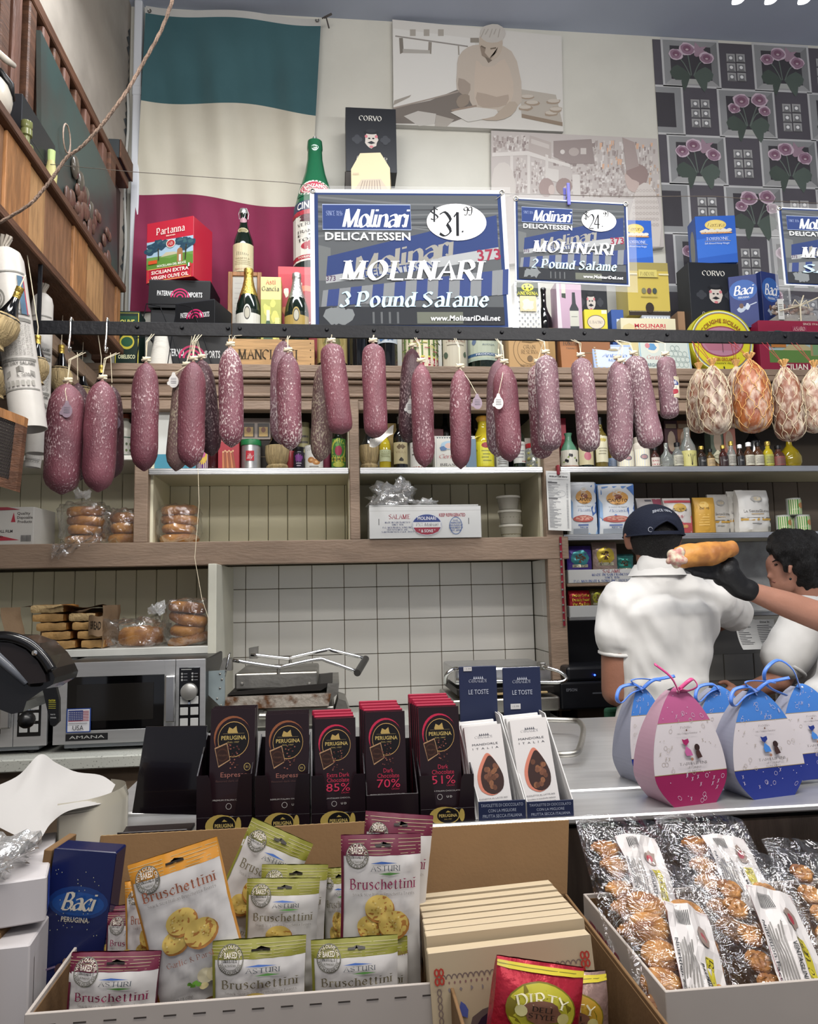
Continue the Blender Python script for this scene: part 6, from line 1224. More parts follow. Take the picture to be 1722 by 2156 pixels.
G().prism([(-w, .055), (0, .022), (w, .055), (0, .088)], 0, .004).obj('card', cm('b0ac94', .5), t); c = C(lambda u, v, d: ((u-.5)*.05, -.0006-d, .04+v*.03), .05, .03, .0004); c.ell(.5, .5, .4, .35, '5c6048', 16); c.ell(.5, .5, .34, .27, 'a8a48c', 16); c.obj('printed_oval', PRINT, t); G().box(-.003, .003, .004, .03, 0, .05).obj('stand', WOODL, t)
x = XZ(1682, ZS, SG); t = thing('round_oil_flask', 'round bellied flask of golden oil at the right end of the bottle shelf', 'bottle', (x, SG+.06, ZS))
G().lathe([(.028, 0), (.038, .004), (.05, .03), (.05, .055), (.036, .085), (.014, .11), (.011, .135), (.014, .14), (.011, .142)], 24).obj('glass', mat('golden_oil', 'a8941c', .06, trans=.5, coat=.4), t, smooth='auto'); G().ball((0, 0, .148), .01, .01, .012).obj('stopper', WOODL, t, smooth=True)
# menu sheet clipped on post
t = thing('menu_sheet', 'laminated printed menu sheet clipped to the right cabinet post', 'menu'); q = [PY(x, y, YF-.05) for x, y in ((1155, 1116), (1203, 1118), (1200, 993), (1149, 991))]
S_ = lambda u, v, d=0: (q[0]*(1-u)+q[1]*u)*(1-v)+(q[3]*(1-u)+q[2]*u)*v-Vector((0, d, 0))
v = [S_(0, 0), S_(1, 0), S_(1, 1), S_(0, 1)]; v += [p+Vector((0, .002, 0)) for p in v]
G().add(v, [(0, 1, 2, 3), (7, 6, 5, 4), (0, 4, 5, 1), (1, 5, 6, 2), (2, 6, 7, 3), (3, 7, 4, 0)]).obj('sheet', cm('c9c9c6', .35), t)
c = C(lambda u, v, d: S_(u, v, d+.0003), .1, .26, .0001); c.frame(.08, .86, .92, .96, .005, '77777a'); c.text('Molinari Deli Menu', .5, .91, .028, '26262a', 'c', fit=.74)
for k in range(44):
    y = .82-k*.018
    if k in (1, 16): c.rect(.06, y-.003, .45, y+.01, '3c3c40'); continue
    c.rect(.06, y, .2+random.random()*.4, y+.006, '77777c'); 
    if k > 1: c.rect(.82, y, .9, y+.006, '88888c')
c.ring(.6, .62, .18, .05, .004, '9a9a9e'); c.obj('printed_menu', GLOSS, t)
p = PY(1175, 985, YF-.055); G().bbox(p.x-.006, p.x+.006, YF-.06, YF-.035, p.z-.03, p.z+.012, .002).obj('red_clip', cm('7c1c28', .4), t)
t = thing('chip_clip_strip', 'thin red hanging display strip with silver clips on the right post', 'strip'); a = PY(1181, 1140, YF-.03); b = PY(1184, 1318, YF-.03)
G().bbox(a.x-.006, a.x+.004, YF-.03, YF-.027, b.z, a.z+.02, .001).obj('strip', cm('7a1a2a', .4), t)
for k in range(11): z = b.z+.02+k*.032; G().bbox(a.x-.008, a.x+.0, YF-.034, YF-.03, z, z+.007, .001).obj('clip', STEELB, t)
# flour bags etc
def bag(name, label, px0, px1, ytop, Y, z, dep, col, draw, rz=0, cat='bag', top=.72, m=None, group=None, pm=None, wr=.006, ybase=None):
    xc = (XZ(px0, z, Y)+XZ(px1, z, Y))/2; w = msz(px0, px1, z, Y); h = ZY((px0+px1)/2, ytop, Y)-z; sd = random.random()*40
    t = thing(name, label, cat, (xc, Y+dep/2, z), rz, group)
    def S(u, v, back=0, d=0):
        pf = (1-max(0, (v-top)/(1-top))**1.5*.93) if v > top else 1-.25*(max(0, .12-v)/.12)
        bul = sin(pi*min(max(u, 0), 1))**.5*pf; x = (u-.5)*w*(1-.04*sin(pi*v)) ; y = -dep/2*(.35*pf+.65*bul)
        nz = noise.noise(Vector((u*5+sd, v*6, back)))*wr+noise.noise(Vector((u*13, v*15+sd, back)))*wr*.5
        return (x, (y-abs(nz)-d) if not back else -(y-abs(nz)), v*h)
    n, m_ = (20, 24) if w > .09 and Y < 2 else (12, 14); F = G(); f = F.sheet(lambda u, v: S(u, v), n, m_); F.sheet(lambda u, v: S(1-u, v, 1), n, m_)
    for s in (0, 1): F.sheet(lambda u, v: tuple(Vector(S(s, v, 0)).lerp(Vector(S(s, v, 1)), u if s else 1-u)), 2, m_)
    F.add([S(0, 0), S(1, 0), S(1, 0, 1), S(0, 0, 1)], [(0, 1, 2, 3)])
    F.obj('wrapper', m or cm(col, .5), t, smooth='auto')
    c = C(lambda u, v, d: S(u, v, 0, d+.0016), w, h, .0004)
    if draw: draw(c); c.obj('printed_front', pm or PRINT, t, smooth=True)
    return t
def d_cap(c):
    c.rect(.02, .02, .98, .97, 'bdc1c6', 8, 10); c.h = .0016; c.poly([(.6, .02), (.98, .02), (.98, .22)], '7c9cc4'); c.poly([(.75, .5), (.98, .62), (.98, .42), (.8, .35)], '3c5c98'); c.poly([(.75, .9), (.98, .97), (.98, .75)], '4c70ac'); c.poly([(.02, .35), (.1, .3), (.1, .6), (.02, .7)], '8aa8cc'); c.rect(.1, .02, .6, .12, '8d94a0', 4)
    c.ell(.5, .7, .3, .13, 'b98a4c', 18); c.ell(.5, .76, .14, .09, 'bca48c', 12); c.ell(.5, .84, .12, .04, 'c9c9c4', 10); c.ell(.5, .72, .12, .05, '6c3c2c', 10); c.text('CAPUTO', .5, .655, .055, '33201c', 'b', fit=.56); c.text('1924', .5, .59, .025, '5c3c28', 'b', fit=.2)
    c.text('Il mulino di Napoli', .5, .53, .02, '5a5c64', 's', fit=.5); c.text('Pizzeria', .5, .46, .05, '3f5c8c', 'k', fit=.5); c.ell(.45, .3, .36, .065, '9c4c44', 18); c.ell(.45, .31, .3, .045, 'b88878', 14, jit=.1); c.rect(.25, .17, .6, .2, '5c6c98', 3); c.text("TIPO '00'", .45, .14, .025, '3c5488', 'b', fit=.3)
bag('flour_bag', 'blue and white pizza flour bag nearest the menu sheet', 1203, 1263, 1012, YF+.03, ZR, .08, 'bdc1c6', d_cap, top=.96)
bag('flour_bag', 'blue and white pizza flour bag, second, left of the capped man', 1266, 1344, 1016, YF+.03, ZR, .08, '5c80b4', d_cap, top=.96, rz=-.08)
bag('flour_bag', 'flat pale bag with maroon seal just above the cap', 1348, 1402, 1047, YF+.06, ZR, .07, 'a9a4a2', lambda c: (c.rect(.6, .8, .98, .97, '8c4c5c', 3, 2), c.rect(.3, .9, .55, .95, '5c5a60', 2)))
bag('flour_bag', 'red and white flour bag right of the cap', 1405, 1464, 1047, YF+.03, ZR, .07, 'b9b5b2', lambda c: (c.rect(.02, .02, .98, .3, 'ac4c54', 6, 4), c.poly([(.5, .3), (.98, .5), (.98, .3)], 'ac4c54'), c.rect(.02, .86, .98, .93, 'ac4c54', 6, 2), c.ell(.5, .72, .24, .12, 'b09048', 14), c.text('CAPUTO', .5, .66, .07, '3c3420', 'b', fit=.55), c.text('Idy', .5, .48, .08, 'a84450', 'k', fit=.25), [c.ell(.3+.13*k, .2, .09, .05, 'b88c5c', 9) for k in range(4)]))
bag('flour_bag', 'yellow semolina bag with crinkled clear side', 1468, 1513, 1046, YF+.03, ZR, .06, 'b98f3c', lambda c: (c.rect(.02, .02, .7, .98, 'b98f3c', 6, 6), c.h.__class__, c.ell(.4, .78, .22, .1, 'c9a860', 12), c.text('CAPUTO', .4, .68, .05, '4c3820', 'b', fit=.45), [c.rect(.12, .5-.07*k, .6, .53-.07*k, 'cfa85a', 2) for k in range(5)]))
def d_sg(c): c.rect(.02, .28, .98, .33, 'b08a3c', 6); c.rect(.02, .34, .98, .35, '3c3a38', 6); c.ell(.5, .78, .2, .08, '9a9894', 14); c.ell(.5, .78, .14, .05, 'b0a48c', 10); c.text('La SenzaGlutine', .5, .5, .06, '6c6864', 's', fit=.85); c.rect(.3, .42, .7, .44, 'b8a07c', 2); c.rect(.84, .04, .94, .14, '6c6c6c', 1); c.rect(.3, .2, .6, .22, '8c8c8c', 2)
bag('flour_bag', 'grey white gluten free bag standing behind the yellow bag', 1498, 1544, 1040, YF+.09, ZR, .05, 'b5b2ad', d_sg, wr=.01)
bag('flour_bag', 'rumpled white gluten free bag leaning behind the big one', 1541, 1582, 1033, YF+.08, ZR, .06, 'b9b7b2', d_sg, wr=.012)
bag('flour_bag', 'big rumpled white gluten free bag near the green cans', 1560, 1632, 1030, YF+.02, ZR, .08, 'c2c0bc', d_sg, wr=.012, rz=.1)
def d_gc(c): c.rect(0, 0, 1, 1, '568a48', 8); c.poly([(0, 0), (0, .35), (.5, .15), (1, .45), (1, 0)], 'a8b49c'); c.ell(.72, .6, .2, .2, 'a87848', 12); c.text('Lievito', .35, .35, .1, 'c8d0b8', 'k', fit=.4)
for px, dy, nm in ((1659, 0, 'left green yeast can on the shelf'), (1681, 0, 'green yeast can behind the left and right ones'), (1700, 0, 'right green yeast can on the shelf')):
    bottle('yeast_can', nm, 'can', px, 28, 1078, YF+.02+(.05 if px == 1681 else 0), ZR, 'can', cm('b0b4ac', .4), labz=(.04, .9), draw=d_gc, h=.078, group='green cans stacked on the right shelf')
bottle('yeast_can', 'green yeast can on top of the other green cans', 'can', 1681, 28, 1038, YF+.035, ZR+.0785, 'can', cm('b0b4ac', .4), labz=(.04, .9), draw=d_gc, h=.078, group='green cans stacked on the right shelf')
def d_chip(n1, n2, oc, tc='b8a850'):
    return lambda c: (c.h.__class__, c.ell(.5, .66, .36, .22, oc, 16, jit=.08), c.ell(.5, .66, .2, .12, '5c4434', 12, jit=.2), c.rect(.18, .4, .82, .48, 'a8a48c', 5, 1), c.text(n1, .5, .44, .05, '3c3c34', 'b', fit=.5), c.text(n2, .5, .27, .08, tc, 'b', fit=.7), c.text('Potato', .5, .14, .08, tc, 'b', fit=.5))
def tray(label, px0, px1, y0, y1, Y, txt):
    z = ZY(px0, y1, Y); x0 = XZ(px0, z, Y); x1 = XZ(px1, z, Y); h = ZY(px0, y0, Y)-z; w = x1-x0; t = thing('salame_tray', label, 'box', ((x0+x1)/2, Y+.12, z))
    G().bbox(-w/2, w/2, -.12, -.117, 0, h, .001).obj('front_wall', cm('b4b4b2', .5), t); G().bbox(-w/2, w/2, .117, .12, 0, h, .001).obj('back_wall', cm('b4b4b2', .5), t)
    for s in (-1, 1): G().bbox(s*w/2-.002, s*w/2+.002, -.117, .117, 0, h, .001).obj('side_wall', cm('b4b4b2', .5), t)
    G().box(-w/2, w/2, -.117, .117, .001, .004).obj('base', CARDB, t)
    c = C(flat(w, h, -.1204), w, h, .0002); 
    for a, v, s, col, ft in txt: c.text(a, .45, v, s, col, 'R', fit=ft)
    c.obj('printed_front', PRINT, t); return z
zt1 = tray('upper white salame tray holding chip bags left of the capped man', 1198, 1400, 1200, 1228, YF+.02, [('SALAME', .86, .24, '8c3440', .2), ('MADE IN SAN FRANCISCO', .6, .17, '3c4c84', .42), ('SINCE 1896', .38, .15, '3c4c84', .16), ('P.G. MOLINARI & SONS INC. 1401 YOSEMITE AVE.', .14, .17, '3c4c84', .8)])
zt2 = tray('lower white salame tray holding red chip bags', 1201, 1400, 1276, 1300, YF+.02, [('P.G. MOLINARI', .4, .26, '3c4c84', .3)])
gb(XP[2][1]+.02, XZ(1420, 1.5, YF), YF+.02, YB-.02, zt1-.015, zt1-.001).obj('tray_shelf', TAUPE, ra)
kb = [('purple chip bag with teal top in the upper tray', 1197, 1250, 1149, '44347c', d_chip('SALT & VINEGAR', 'Crafted', '3c7c80', '4c8ca8'), zt1), ('taupe and gold chip bag in the upper tray', 1252, 1304, 1141, '8f7c74', d_chip('SEA SALTED', 'Crafted', 'b09c3c'), zt1), ('teal chip bag leaning behind the taupe one', 1298, 1338, 1166, '3f7474', d_chip('SEA SALT', 'Kettle', '3c8c80'), zt1),
 ('bright red chip bag in the lower tray', 1200, 1248, 1243, '9c2430', lambda c: [c.text(s, .5, .8-.17*k, .11, 'c8b440', 'b', fit=.8) for k, s in enumerate(('Artfully Crafted', 'Partially Peeled', 'Thick Cut Kettle', 'Potato'))], zt2), ('dark olive chip bag in the lower tray', 1246, 1276, 1240, '5a5030', d_chip('MAUI', 'Kettle', '8c8c30'), zt2)]
for i, (lb, a, b, y, col, dr, z) in enumerate(kb): bag('chip_bag', lb, a, b, y, YF+.05+.05*(i == 2), z+.005, .045, col, dr, rz=random.uniform(-.1, .1), top=.8, group='chip bags in the salame trays', pm=FOIL, m=mat('foil_'+col, col, .35, .3, bump=.5, bs=30), wr=.01)
# ticket receipts, printer
for k, px in enumerate((1568, 1609)):
    t = thing('order_ticket', ('left','right')[k]+' curling white order ticket hanging under the steel lip', 'receipt'); z1 = ZY(px, 1304, YF)
    a = PY(px-21, 1310, YF-.0).x; b = PY(px+20, 1310, YF).x
    f = lambda u, v, d=0: (a+(b-a)*u, YF-.002-.05*(1-v)**2-d, z1-.145*(1-v)+.02*(1-v)**3)
    G().sheet(lambda u, v: f(u, v), 2, 10).obj('paper', cm('b0afac', .6), t, smooth=True)
    c = C(lambda u, v, d: f(u, v, d+.0008), .08, .14, .0003); c.text('Dine In', .5, .93, .05, '3a3a3c', 'b', fit=.5); [c.rect(.08, .82-k2*.055, .35+random.random()*.5, .835-k2*.055, '4c4c50', 2) for k2 in range(12)]; c.obj('printed_text', MATTE, t)
t = thing('receipt_printer', 'black receipt printer with a blue light behind the deli case', 'printer', (XZ(1275, 1.1, 2.9), 3.06, 1.021)); w = .165
G().bbox(-w, w, -.1, .12, 0, .11, .008).obj('body', mat('printer_black', '15161a', .35), t); G().bbox(-w*.8, w*.8, -.09, .1, .11, .17, .012).obj('cover', mat('printer_black', '15161a', .35), t)
c = C(flat(w*2, .11, -.1005), w*2, .11); c.text('EPSON', .14, .72, .1, '6c6e74', 'b', fit=.14); c.rect(.4, .55, .62, .6, '5c5e64'); c.frame(.74, .5, .8, .7, .02, '8c8e94'); c.obj('printed_marks', PRINT, t)
G().ball((-.02, -.1, .135), .004, .004, .004).obj('blue_light', mat('blue_led', '2a4cff', emit=6), t)
# ================================================================ BREAD
CRUST = mat('golden_crust', 'b8803e', .5, bump=.25, bs=40, col2='8c5a30', vs=14, lo=.42, hi=.62); CRUMB = mat('pale_crumb', 'c4a878', .7, bump=.6, bs=90, var=.2, vs=40)
BAG = film('film_bread', .07, rough=.12, bump=.7, bs=22, white=.03)
def loaf(label, x, y, z, r, h, group, ring=True, tilt=0, rz=0):
    t = thing('bread_round', label, 'bread', (x, y, z), rz, group, rx=0, ry=tilt); sd = random.random()*9; n = 26; prof = [(.05, .0), (.8, .0), (.98, .16), (1.03, .5), (.98, .82), (.8, 1.0), (.4, 1.04), (.05, 1.04)] 
    vs = []; 
    for rr, zz in prof:
        for i in range(n):
            th = 2*pi*i/n; k = 1+.07*noise.noise(Vector((cos(th)*1.5+sd, sin(th)*1.5, zz))); vs.append((cos(th)*r*rr*k, sin(th)*r*rr*k*.85, zz*h*(1+.12*noise.noise(Vector((cos(th)*2+sd, sin(th)*2, 5))))))
    fs = [(j*n+i, j*n+(i+1) % n, (j+1)*n+(i+1) % n, (j+1)*n+i) for j in range(len(prof)-1) for i in range(n)]+[tuple(range(n-1, -1, -1)), tuple((len(prof)-1)*n+i for i in range(n))]
    G().add(vs, fs).obj('crust', CRUST, t, smooth=True); return t
def plastic(label, x0, x1, y0, y1, z0, z1, knot=None, m=None, amp=.02, name='plastic_bag', tail=None, seed=0):
    t = thing(name, label, 'bag'); nx = 26; sd = seed+random.random()*30
    cx, cy, cz = (x0+x1)/2, (y0+y1)/2, (z0+z1)/2; rx, ry, rz_ = (x1-x0)/2, (y1-y0)/2, (z1-z0)/2; g = G(); vs = []; n, mm = 34, 18
    for j in range(mm+1):
        ph = pi*j/mm
        for i in range(n):
            th = 2*pi*i/n; sx = lambda v, e: math.copysign(abs(v)**e, v); x = sx(cos(th), .6)*sx(sin(ph), .5); y = sx(sin(th), .6)*sx(sin(ph), .5); z = -sx(cos(ph), .55)
            k = noise.noise(Vector((x*2.2+sd, y*2.2, z*2.2)))*amp+noise.noise(Vector((x*6+sd, y*6, z*6)))*amp*.6
            vs.append((cx+x*(rx+k), cy+y*(ry+k), max(cz+z*(rz_+k), z0+.0005)))
    fs = [(j*n+i, j*n+(i+1) % n, (j+1)*n+(i+1) % n, (j+1)*n+i) for j in range(mm) for i in range(n)]
    g.add(vs, fs).obj('film', m or BAG, t, smooth=True)
    if knot:
        g = G(); k = Vector(knot)
        for i in range(9):
            a = 2*pi*i/9+.3; d = Vector((cos(a), sin(a)*.5, .8+.5*sin(a*2))).normalized()*random.uniform(.03, .06)
            sw = Vector((-sin(a), .3, cos(a)))*.02; g.add([k, k+d*.6+sw, k+d+Vector((0, 0, .012*sin(i*3))), k+d*.6-sw], [(0, 1, 2), (0, 2, 3)])
        g.obj('tied_end', film('film_knot', .25, rough=.15, bump=.8, bs=60, white=.25), t)
    if tail:
        a, b, w = Vector(tail[0]), Vector(tail[1]), tail[2]; d = b-a
        G().sheet(lambda u, v: tuple(a+d*u+Vector((.0, noise.noise(Vector((u*7+sd, v*5, 2)))*.03, (v-.5)*w*(1-.3*u)+noise.noise(Vector((u*9, v*7, sd)))*.03))), 18, 10).obj('loose_end', m or BAG, t, smooth=True)
    return t
def stack(pre, px, wpx, ytop, Y, n, zb, grp, dx=0, tilt=0):
    x = XZ(px, zb, Y); r = msz(px-wpx/2, px+wpx/2, zb, Y)/2; H = ZY(px, ytop, Y)-zb; names = ('lowest', 'second lowest', 'third from below', 'topmost')
    for k in range(n): loaf(f'golden round bread, {names[k] if n == 4 else ("lower", "middle", "upper")[k]} of {pre}', x+dx*k, Y+r*.9, zb+.002+H/n*k, r*(1-.04*(k % 2)), H/n*.97, grp, tilt=tilt+.06*((k % 2)*2-1)*(k > 0), rz=k*1.3)
    return x, r, H
x, r, H = stack('the bagged stack under the leftmost salami', 168, 86, 1064, YF+.06, 4, ZB, 'round breads in the upper left bay')
plastic('clear bag tied on top over the breads under the leftmost salami', x-r*1.2, x+r*1.25, YF+.03, YF+.06+r*2.0, ZB+.001, ZB+H*1.12, (x+.0, YF+.1, ZB+H*1.22))
x, r, H = stack('the slumped bagged pair beside the first cabinet post', 256, 72, 1078, YF+.07, 3, ZB, 'round breads in the upper left bay')
plastic('crumpled clear bag with a long loose end drooping over the beam', x-r*1.1, x+r*1.02, YF+.02, YF+.05+r*2, ZB+.001, ZB+H*1.08, None, amp=.03, tail=((x-r*.9, YF+.01, ZB+.03), tuple(PY(108, 1162, YF-.04)), .08))
x, r, H = stack('the bagged stack right of the first cabinet post', 370, 84, 1062, YF+.05, 4, ZB, 'round breads in the bay right of the first post')
plastic('clear bag wrapped tightly round the breads right of the first post', x-r*1.12, x+r*1.12, YF+.03, YF+.05+r*1.95, ZB+.001, ZB+H*1.04, None, amp=.012)
x, r, H = stack('the leaning bagged stack on the marble shelf', 392, 88, 1270, 2.96, 4, ZM, 'round breads on the marble shelf', dx=-.004, tilt=-.2)
plastic('clear knotted bag round the leaning breads on the marble shelf', x-r*1.2, x+r*1.12, 2.945, 2.96+r*1.9, ZM+.001, ZM+H*1.1, (x-r*1.35, 2.95, ZM+H*.78), amp=.015)
x = XZ(285, ZM, 2.98); loaf('single flat golden bread in the crumpled bag on the marble shelf', x, 3.06, ZM+.003, .085, .07, 'round breads on the marble shelf')
plastic('crumpled clear bag round the single flat bread on the marble shelf', x-.15, x+.1, 2.945, 3.16, ZM+.001, ZM+.1, None, amp=.035)
# focaccia slabs in a paper bag
for i, (px, wpx, row, nm) in enumerate([(137, 58, 0, 'lowest slab on the left'), (203, 50, 0, 'lowest slab on the right'), (125, 62, 1, 'second slab from below on the left'), (196, 52, 1, 'second slab from below on the right'), (115, 64, 2, 'third slab from below on the left'), (187, 56, 2, 'third slab from below on the right'), (108, 66, 3, 'fourth slab from below on the left'), (180, 56, 3, 'top slab with torn pale crumb on the right'), (106, 70, 4, 'top slab with cut pale crumb on the left')]):
    z = ZM+.002+row*.034; Y = 2.955; px -= 8; x = XZ(px, z, Y); w = msz(px-wpx/2, px+wpx/2, z, Y)/2*.98
    t = thing('focaccia_slab', 'focaccia '+nm+' of the pile in the paper bag', 'bread', (x, Y+.09, z), 0, 'focaccia slabs in the paper bag')
    n = 10; g = G()
    def sl(u, v, s): q = 1-max(0, abs(u-.5)*2-.8)*.8; return ((u-.5)*2*w, (v-.5)*.17, (.0165+s*.0145*q*(1+.25*noise.noise(Vector((u*4+i, v*3, s)))))) 
    g.sheet(lambda u, v: sl(u, v, 1), n, 6); g.sheet(lambda u, v: sl(1-u, v, -1), n, 6)
    g.obj('crust', CRUST, t, smooth=True)
    G().sheet(lambda u, v: (lambda a, b: (a[0], -.085-.004*sin(pi*v), a[2]*(1-v)+b[2]*v))(sl(u, 0, -1), sl(u, 0, 1)), n, 3).obj('cut_face', CRUMB if i in (7, 8) else mat('toasted_edge', 'b58e58', .6, bump=.4, bs=70, var=.25, vs=20), t, smooth=True)
    for s in (0, 1): G().sheet(lambda u, v: (lambda a, b: (a[0], a[1], a[2]*(1-v)+b[2]*v))(sl(s, u if s else 1-u, -1), sl(s, u if s else 1-u, 1)), 4, 2).obj('end_face', CRUST, t)
t = thing('paper_bread_bag', 'brown paper bread bag lying open around the focaccia slabs', 'bag'); KR = mat('kraft_paper', '8c7358', .8, bump=.3, bs=30, var=.15)
xa_, xb_ = XZ(40, ZM, 2.95), XZ(214, ZM, 2.95); zt = ZY(130, 1277, 2.98)
G().sheet(lambda u, v: (xa_+(xb_-xa_)*u, 2.95+.2*v+.01*sin(u*9), zt-.012*v+.006*sin(u*14+v*4)), 20, 6).obj('top_panel', KR, t, smooth=True)
G().sheet(lambda u, v: (xb_+.004*sin(v*9)+.01*u, 2.945+.2*u, ZM+.001+(zt-ZM)*v), 6, 6).obj('side_panel', KR, t, smooth=True)
G().sheet(lambda u, v: (xa_-.06+.06*u+.01*sin(v*5), 2.945+.03*u, ZM+.001+(zt-ZM)*v), 6, 6).obj('side_flap', KR, t, smooth=True)
G().sheet(lambda u, v: (xa_+(xb_-xa_)*u, 3.15, ZM+.001+(zt-ZM-.012)*v), 4, 2).obj('back_panel', KR, t)
xq = XZ(186, ZM, 2.945)
bf = lambda u, v, d=0: (xq+(xb_+.004-xq)*u, 2.94-d-.012*sin(pi*u), ZM+.05+(.075)*v+.004*sin(u*6))
G().sheet(lambda u, v: bf(u, v), 8, 4).obj('folded_flap', KR, t, smooth=True)
c = C(lambda u, v, d: bf(u, v, d+.0006), .1, .08, .0003); c.line([(0, .85), (1, 1.0)], .03, '3a3024'); c.line([(0, .1), (1, .25)], .03, '3a3024'); c.text('BREAD', .55, .52, .38, '2c241c', 'b', fit=.75, rot=.1, shear=.1); c.obj('printed_lettering', MATTE, t)
# roll film carton, salame box, deli tubs
def d_film(c): c.rect(0, 0, 1, 1, 'b5b2ac'); c.text('Quality', .85, .83, .07, '3a3634', 'b', fit=.2); c.text('Disposable', .87, .72, .07, '3a3634', 'b', fit=.24); c.text('Products', .87, .61, .07, '3a3634', 'b', fit=.22); c.poly([(.66, .6), (.73, .6), (.7, .86)], '9c3440'); c.poly([(.1, .1), (.8, .12), (.1, .42)], '9c3440'); c.text('NATIONAL ROLL FILM', .42, .36, .07, '2c2a2a', 'b', fit=.55); c.text('PERFORATED', .35, .22, .045, '2c2a2a', 'b', fit=.4); [c.rect(.82+k*.02, .08, .83+k*.02, .25, '26262a') for k in range(8)]; c.poly([(0, 1), (.6, 1), (.8, .93), (0, .9)], '8c3c44')
boxp('film_carton', 'white roll film carton with red triangle at the left edge of the upper shelf', 'box', -70, 74, 1068, YF+.01, ZB, .2, 'b5b2ac', d_film, rz=-.06)
def d_sal(c):
    c.rect(0, 0, 1, 1, 'c2c2c0'); c.rect(0, .86, 1, .87, '9a9a98'); c.rect(.08, .42, .086, .62, '4a4a4c'); c.rect(.885, .42, .891, .62, '4a4a4c')
    c.text('SALAME', .27, .68, .14, '8c2c3c', 'R', fit=.2); c.text('KEEP REFRIGERATED', .74, .72, .1, '8c2c3c', 'b', fit=.24)
    for s, v in (('MADE IN SAN FRANCISCO', .5), ('SINCE 1896', .43), ('P.G. MOLINARI & SONS INC.', .34), ('1401 YOSEMITE AVE.', .27), ('SAN FRANCISCO, CALIF. 94124', .2)): c.text(s, .25, v, .05, '35406c', 'R', fit=.012*len(s)*.9)
    c.ell(.51, .42, .135, .34, 'b9bcc4', 34); c.ell(.51, .42, .128, .32, '2c3c74', 34); c.poly([(.385, .38), (.41, .2), (.46, .12), (.51, .1), (.56, .12), (.61, .2), (.635, .38)], '8c2c3c', 1); c.rect(.385, .33, .635, .5, 'c8c8c6'); c.text('MOLINARI', .51, .62, .1, 'c8c8cc', 'b', fit=.17); c.text('P.G. Molinari', .51, .42, .1, '3a3a44', 'k', fit=.2); c.text('* & SONS *', .51, .22, .09, 'c8c8cc', 'b', fit=.15)
    c.ring(.77, .38, .055, .27, .02, '4a6494', 30); [c.text(s, .77, .55-k*.08, .05, '3c5488', 'b', fit=.008*len(s)+.02) for k, s in enumerate(('U.S.', 'INSPECTED', 'AND PASSED BY', 'DEPARTMENT OF', 'EST. 6024'))]
ts = boxp('salame_box', 'long white salame shipping box with red and blue oval logo on the middle shelf', 'box', 778, 1014, 1066, YF-.03, ZB+.001, .2, 'c2c2c0', d_sal)
w, h = ts['w'], ts['hh']; G().bbox(-w/2-.0, w/2-.01, -.1, .1, h+.0005, h+.006, .001).obj('lid_flap', cm('bcbcba', .5), ts)
plastic('crumpled clear plastic bag piled on the white salame box', ts.location.x-w*.47, ts.location.x-w*.1, YF-.03, YF+.12, ZB+h+.008, ZY(840, 1022, YF), (ts.location.x-w*.2, YF+.02, ZY(840, 1030, YF)), m=film('film_crumple', .22, rough=.1, bump=1., bs=16, white=.12), amp=.05, seed=4)
plastic('flat crumpled clear wrap on the salame box right of the big one', ts.location.x-w*.1, ts.location.x+w*.12, YF-.01, YF+.1, ZB+h+.008, ZB+h+.03, m=film('film_crumple', .22, rough=.1, bump=1., bs=16, white=.12), amp=.02)
zc3 = ZB+.002
TUB = mat('frosted_tub', 'a9a598', .35, trans=.35); 
for k, nm in enumerate(('lowest', 'middle', 'top')):
    x = XZ(1082-k*3, zc3, YF+.06); t = thing('deli_tub', nm+' deli tub of the stack of three beside the salame box', 'container', (x, YF+.11, zc3), 0, 'stack of clear deli tubs')
    G().lathe([(.037, 0), (.04, .002), (.049, .055), (.05, .056)], 24).obj('cup', TUB, t, smooth='auto'); G().lathe([(.052, .052), (.053, .06), (.05, .062), (.0, .062)], 24).obj('lid', mat('tub_lid', 'b5b2a8', .3), t, smooth='auto')
    G().lathe([(.035, .004), (.045, (.02, .03, .045)[k]), (.0, (.02, .03, .045)[k])], 18).obj('contents', mat('tub_contents', '77705c', .8, bump=.6, bs=200), t, smooth='auto'); zc3 += .0635
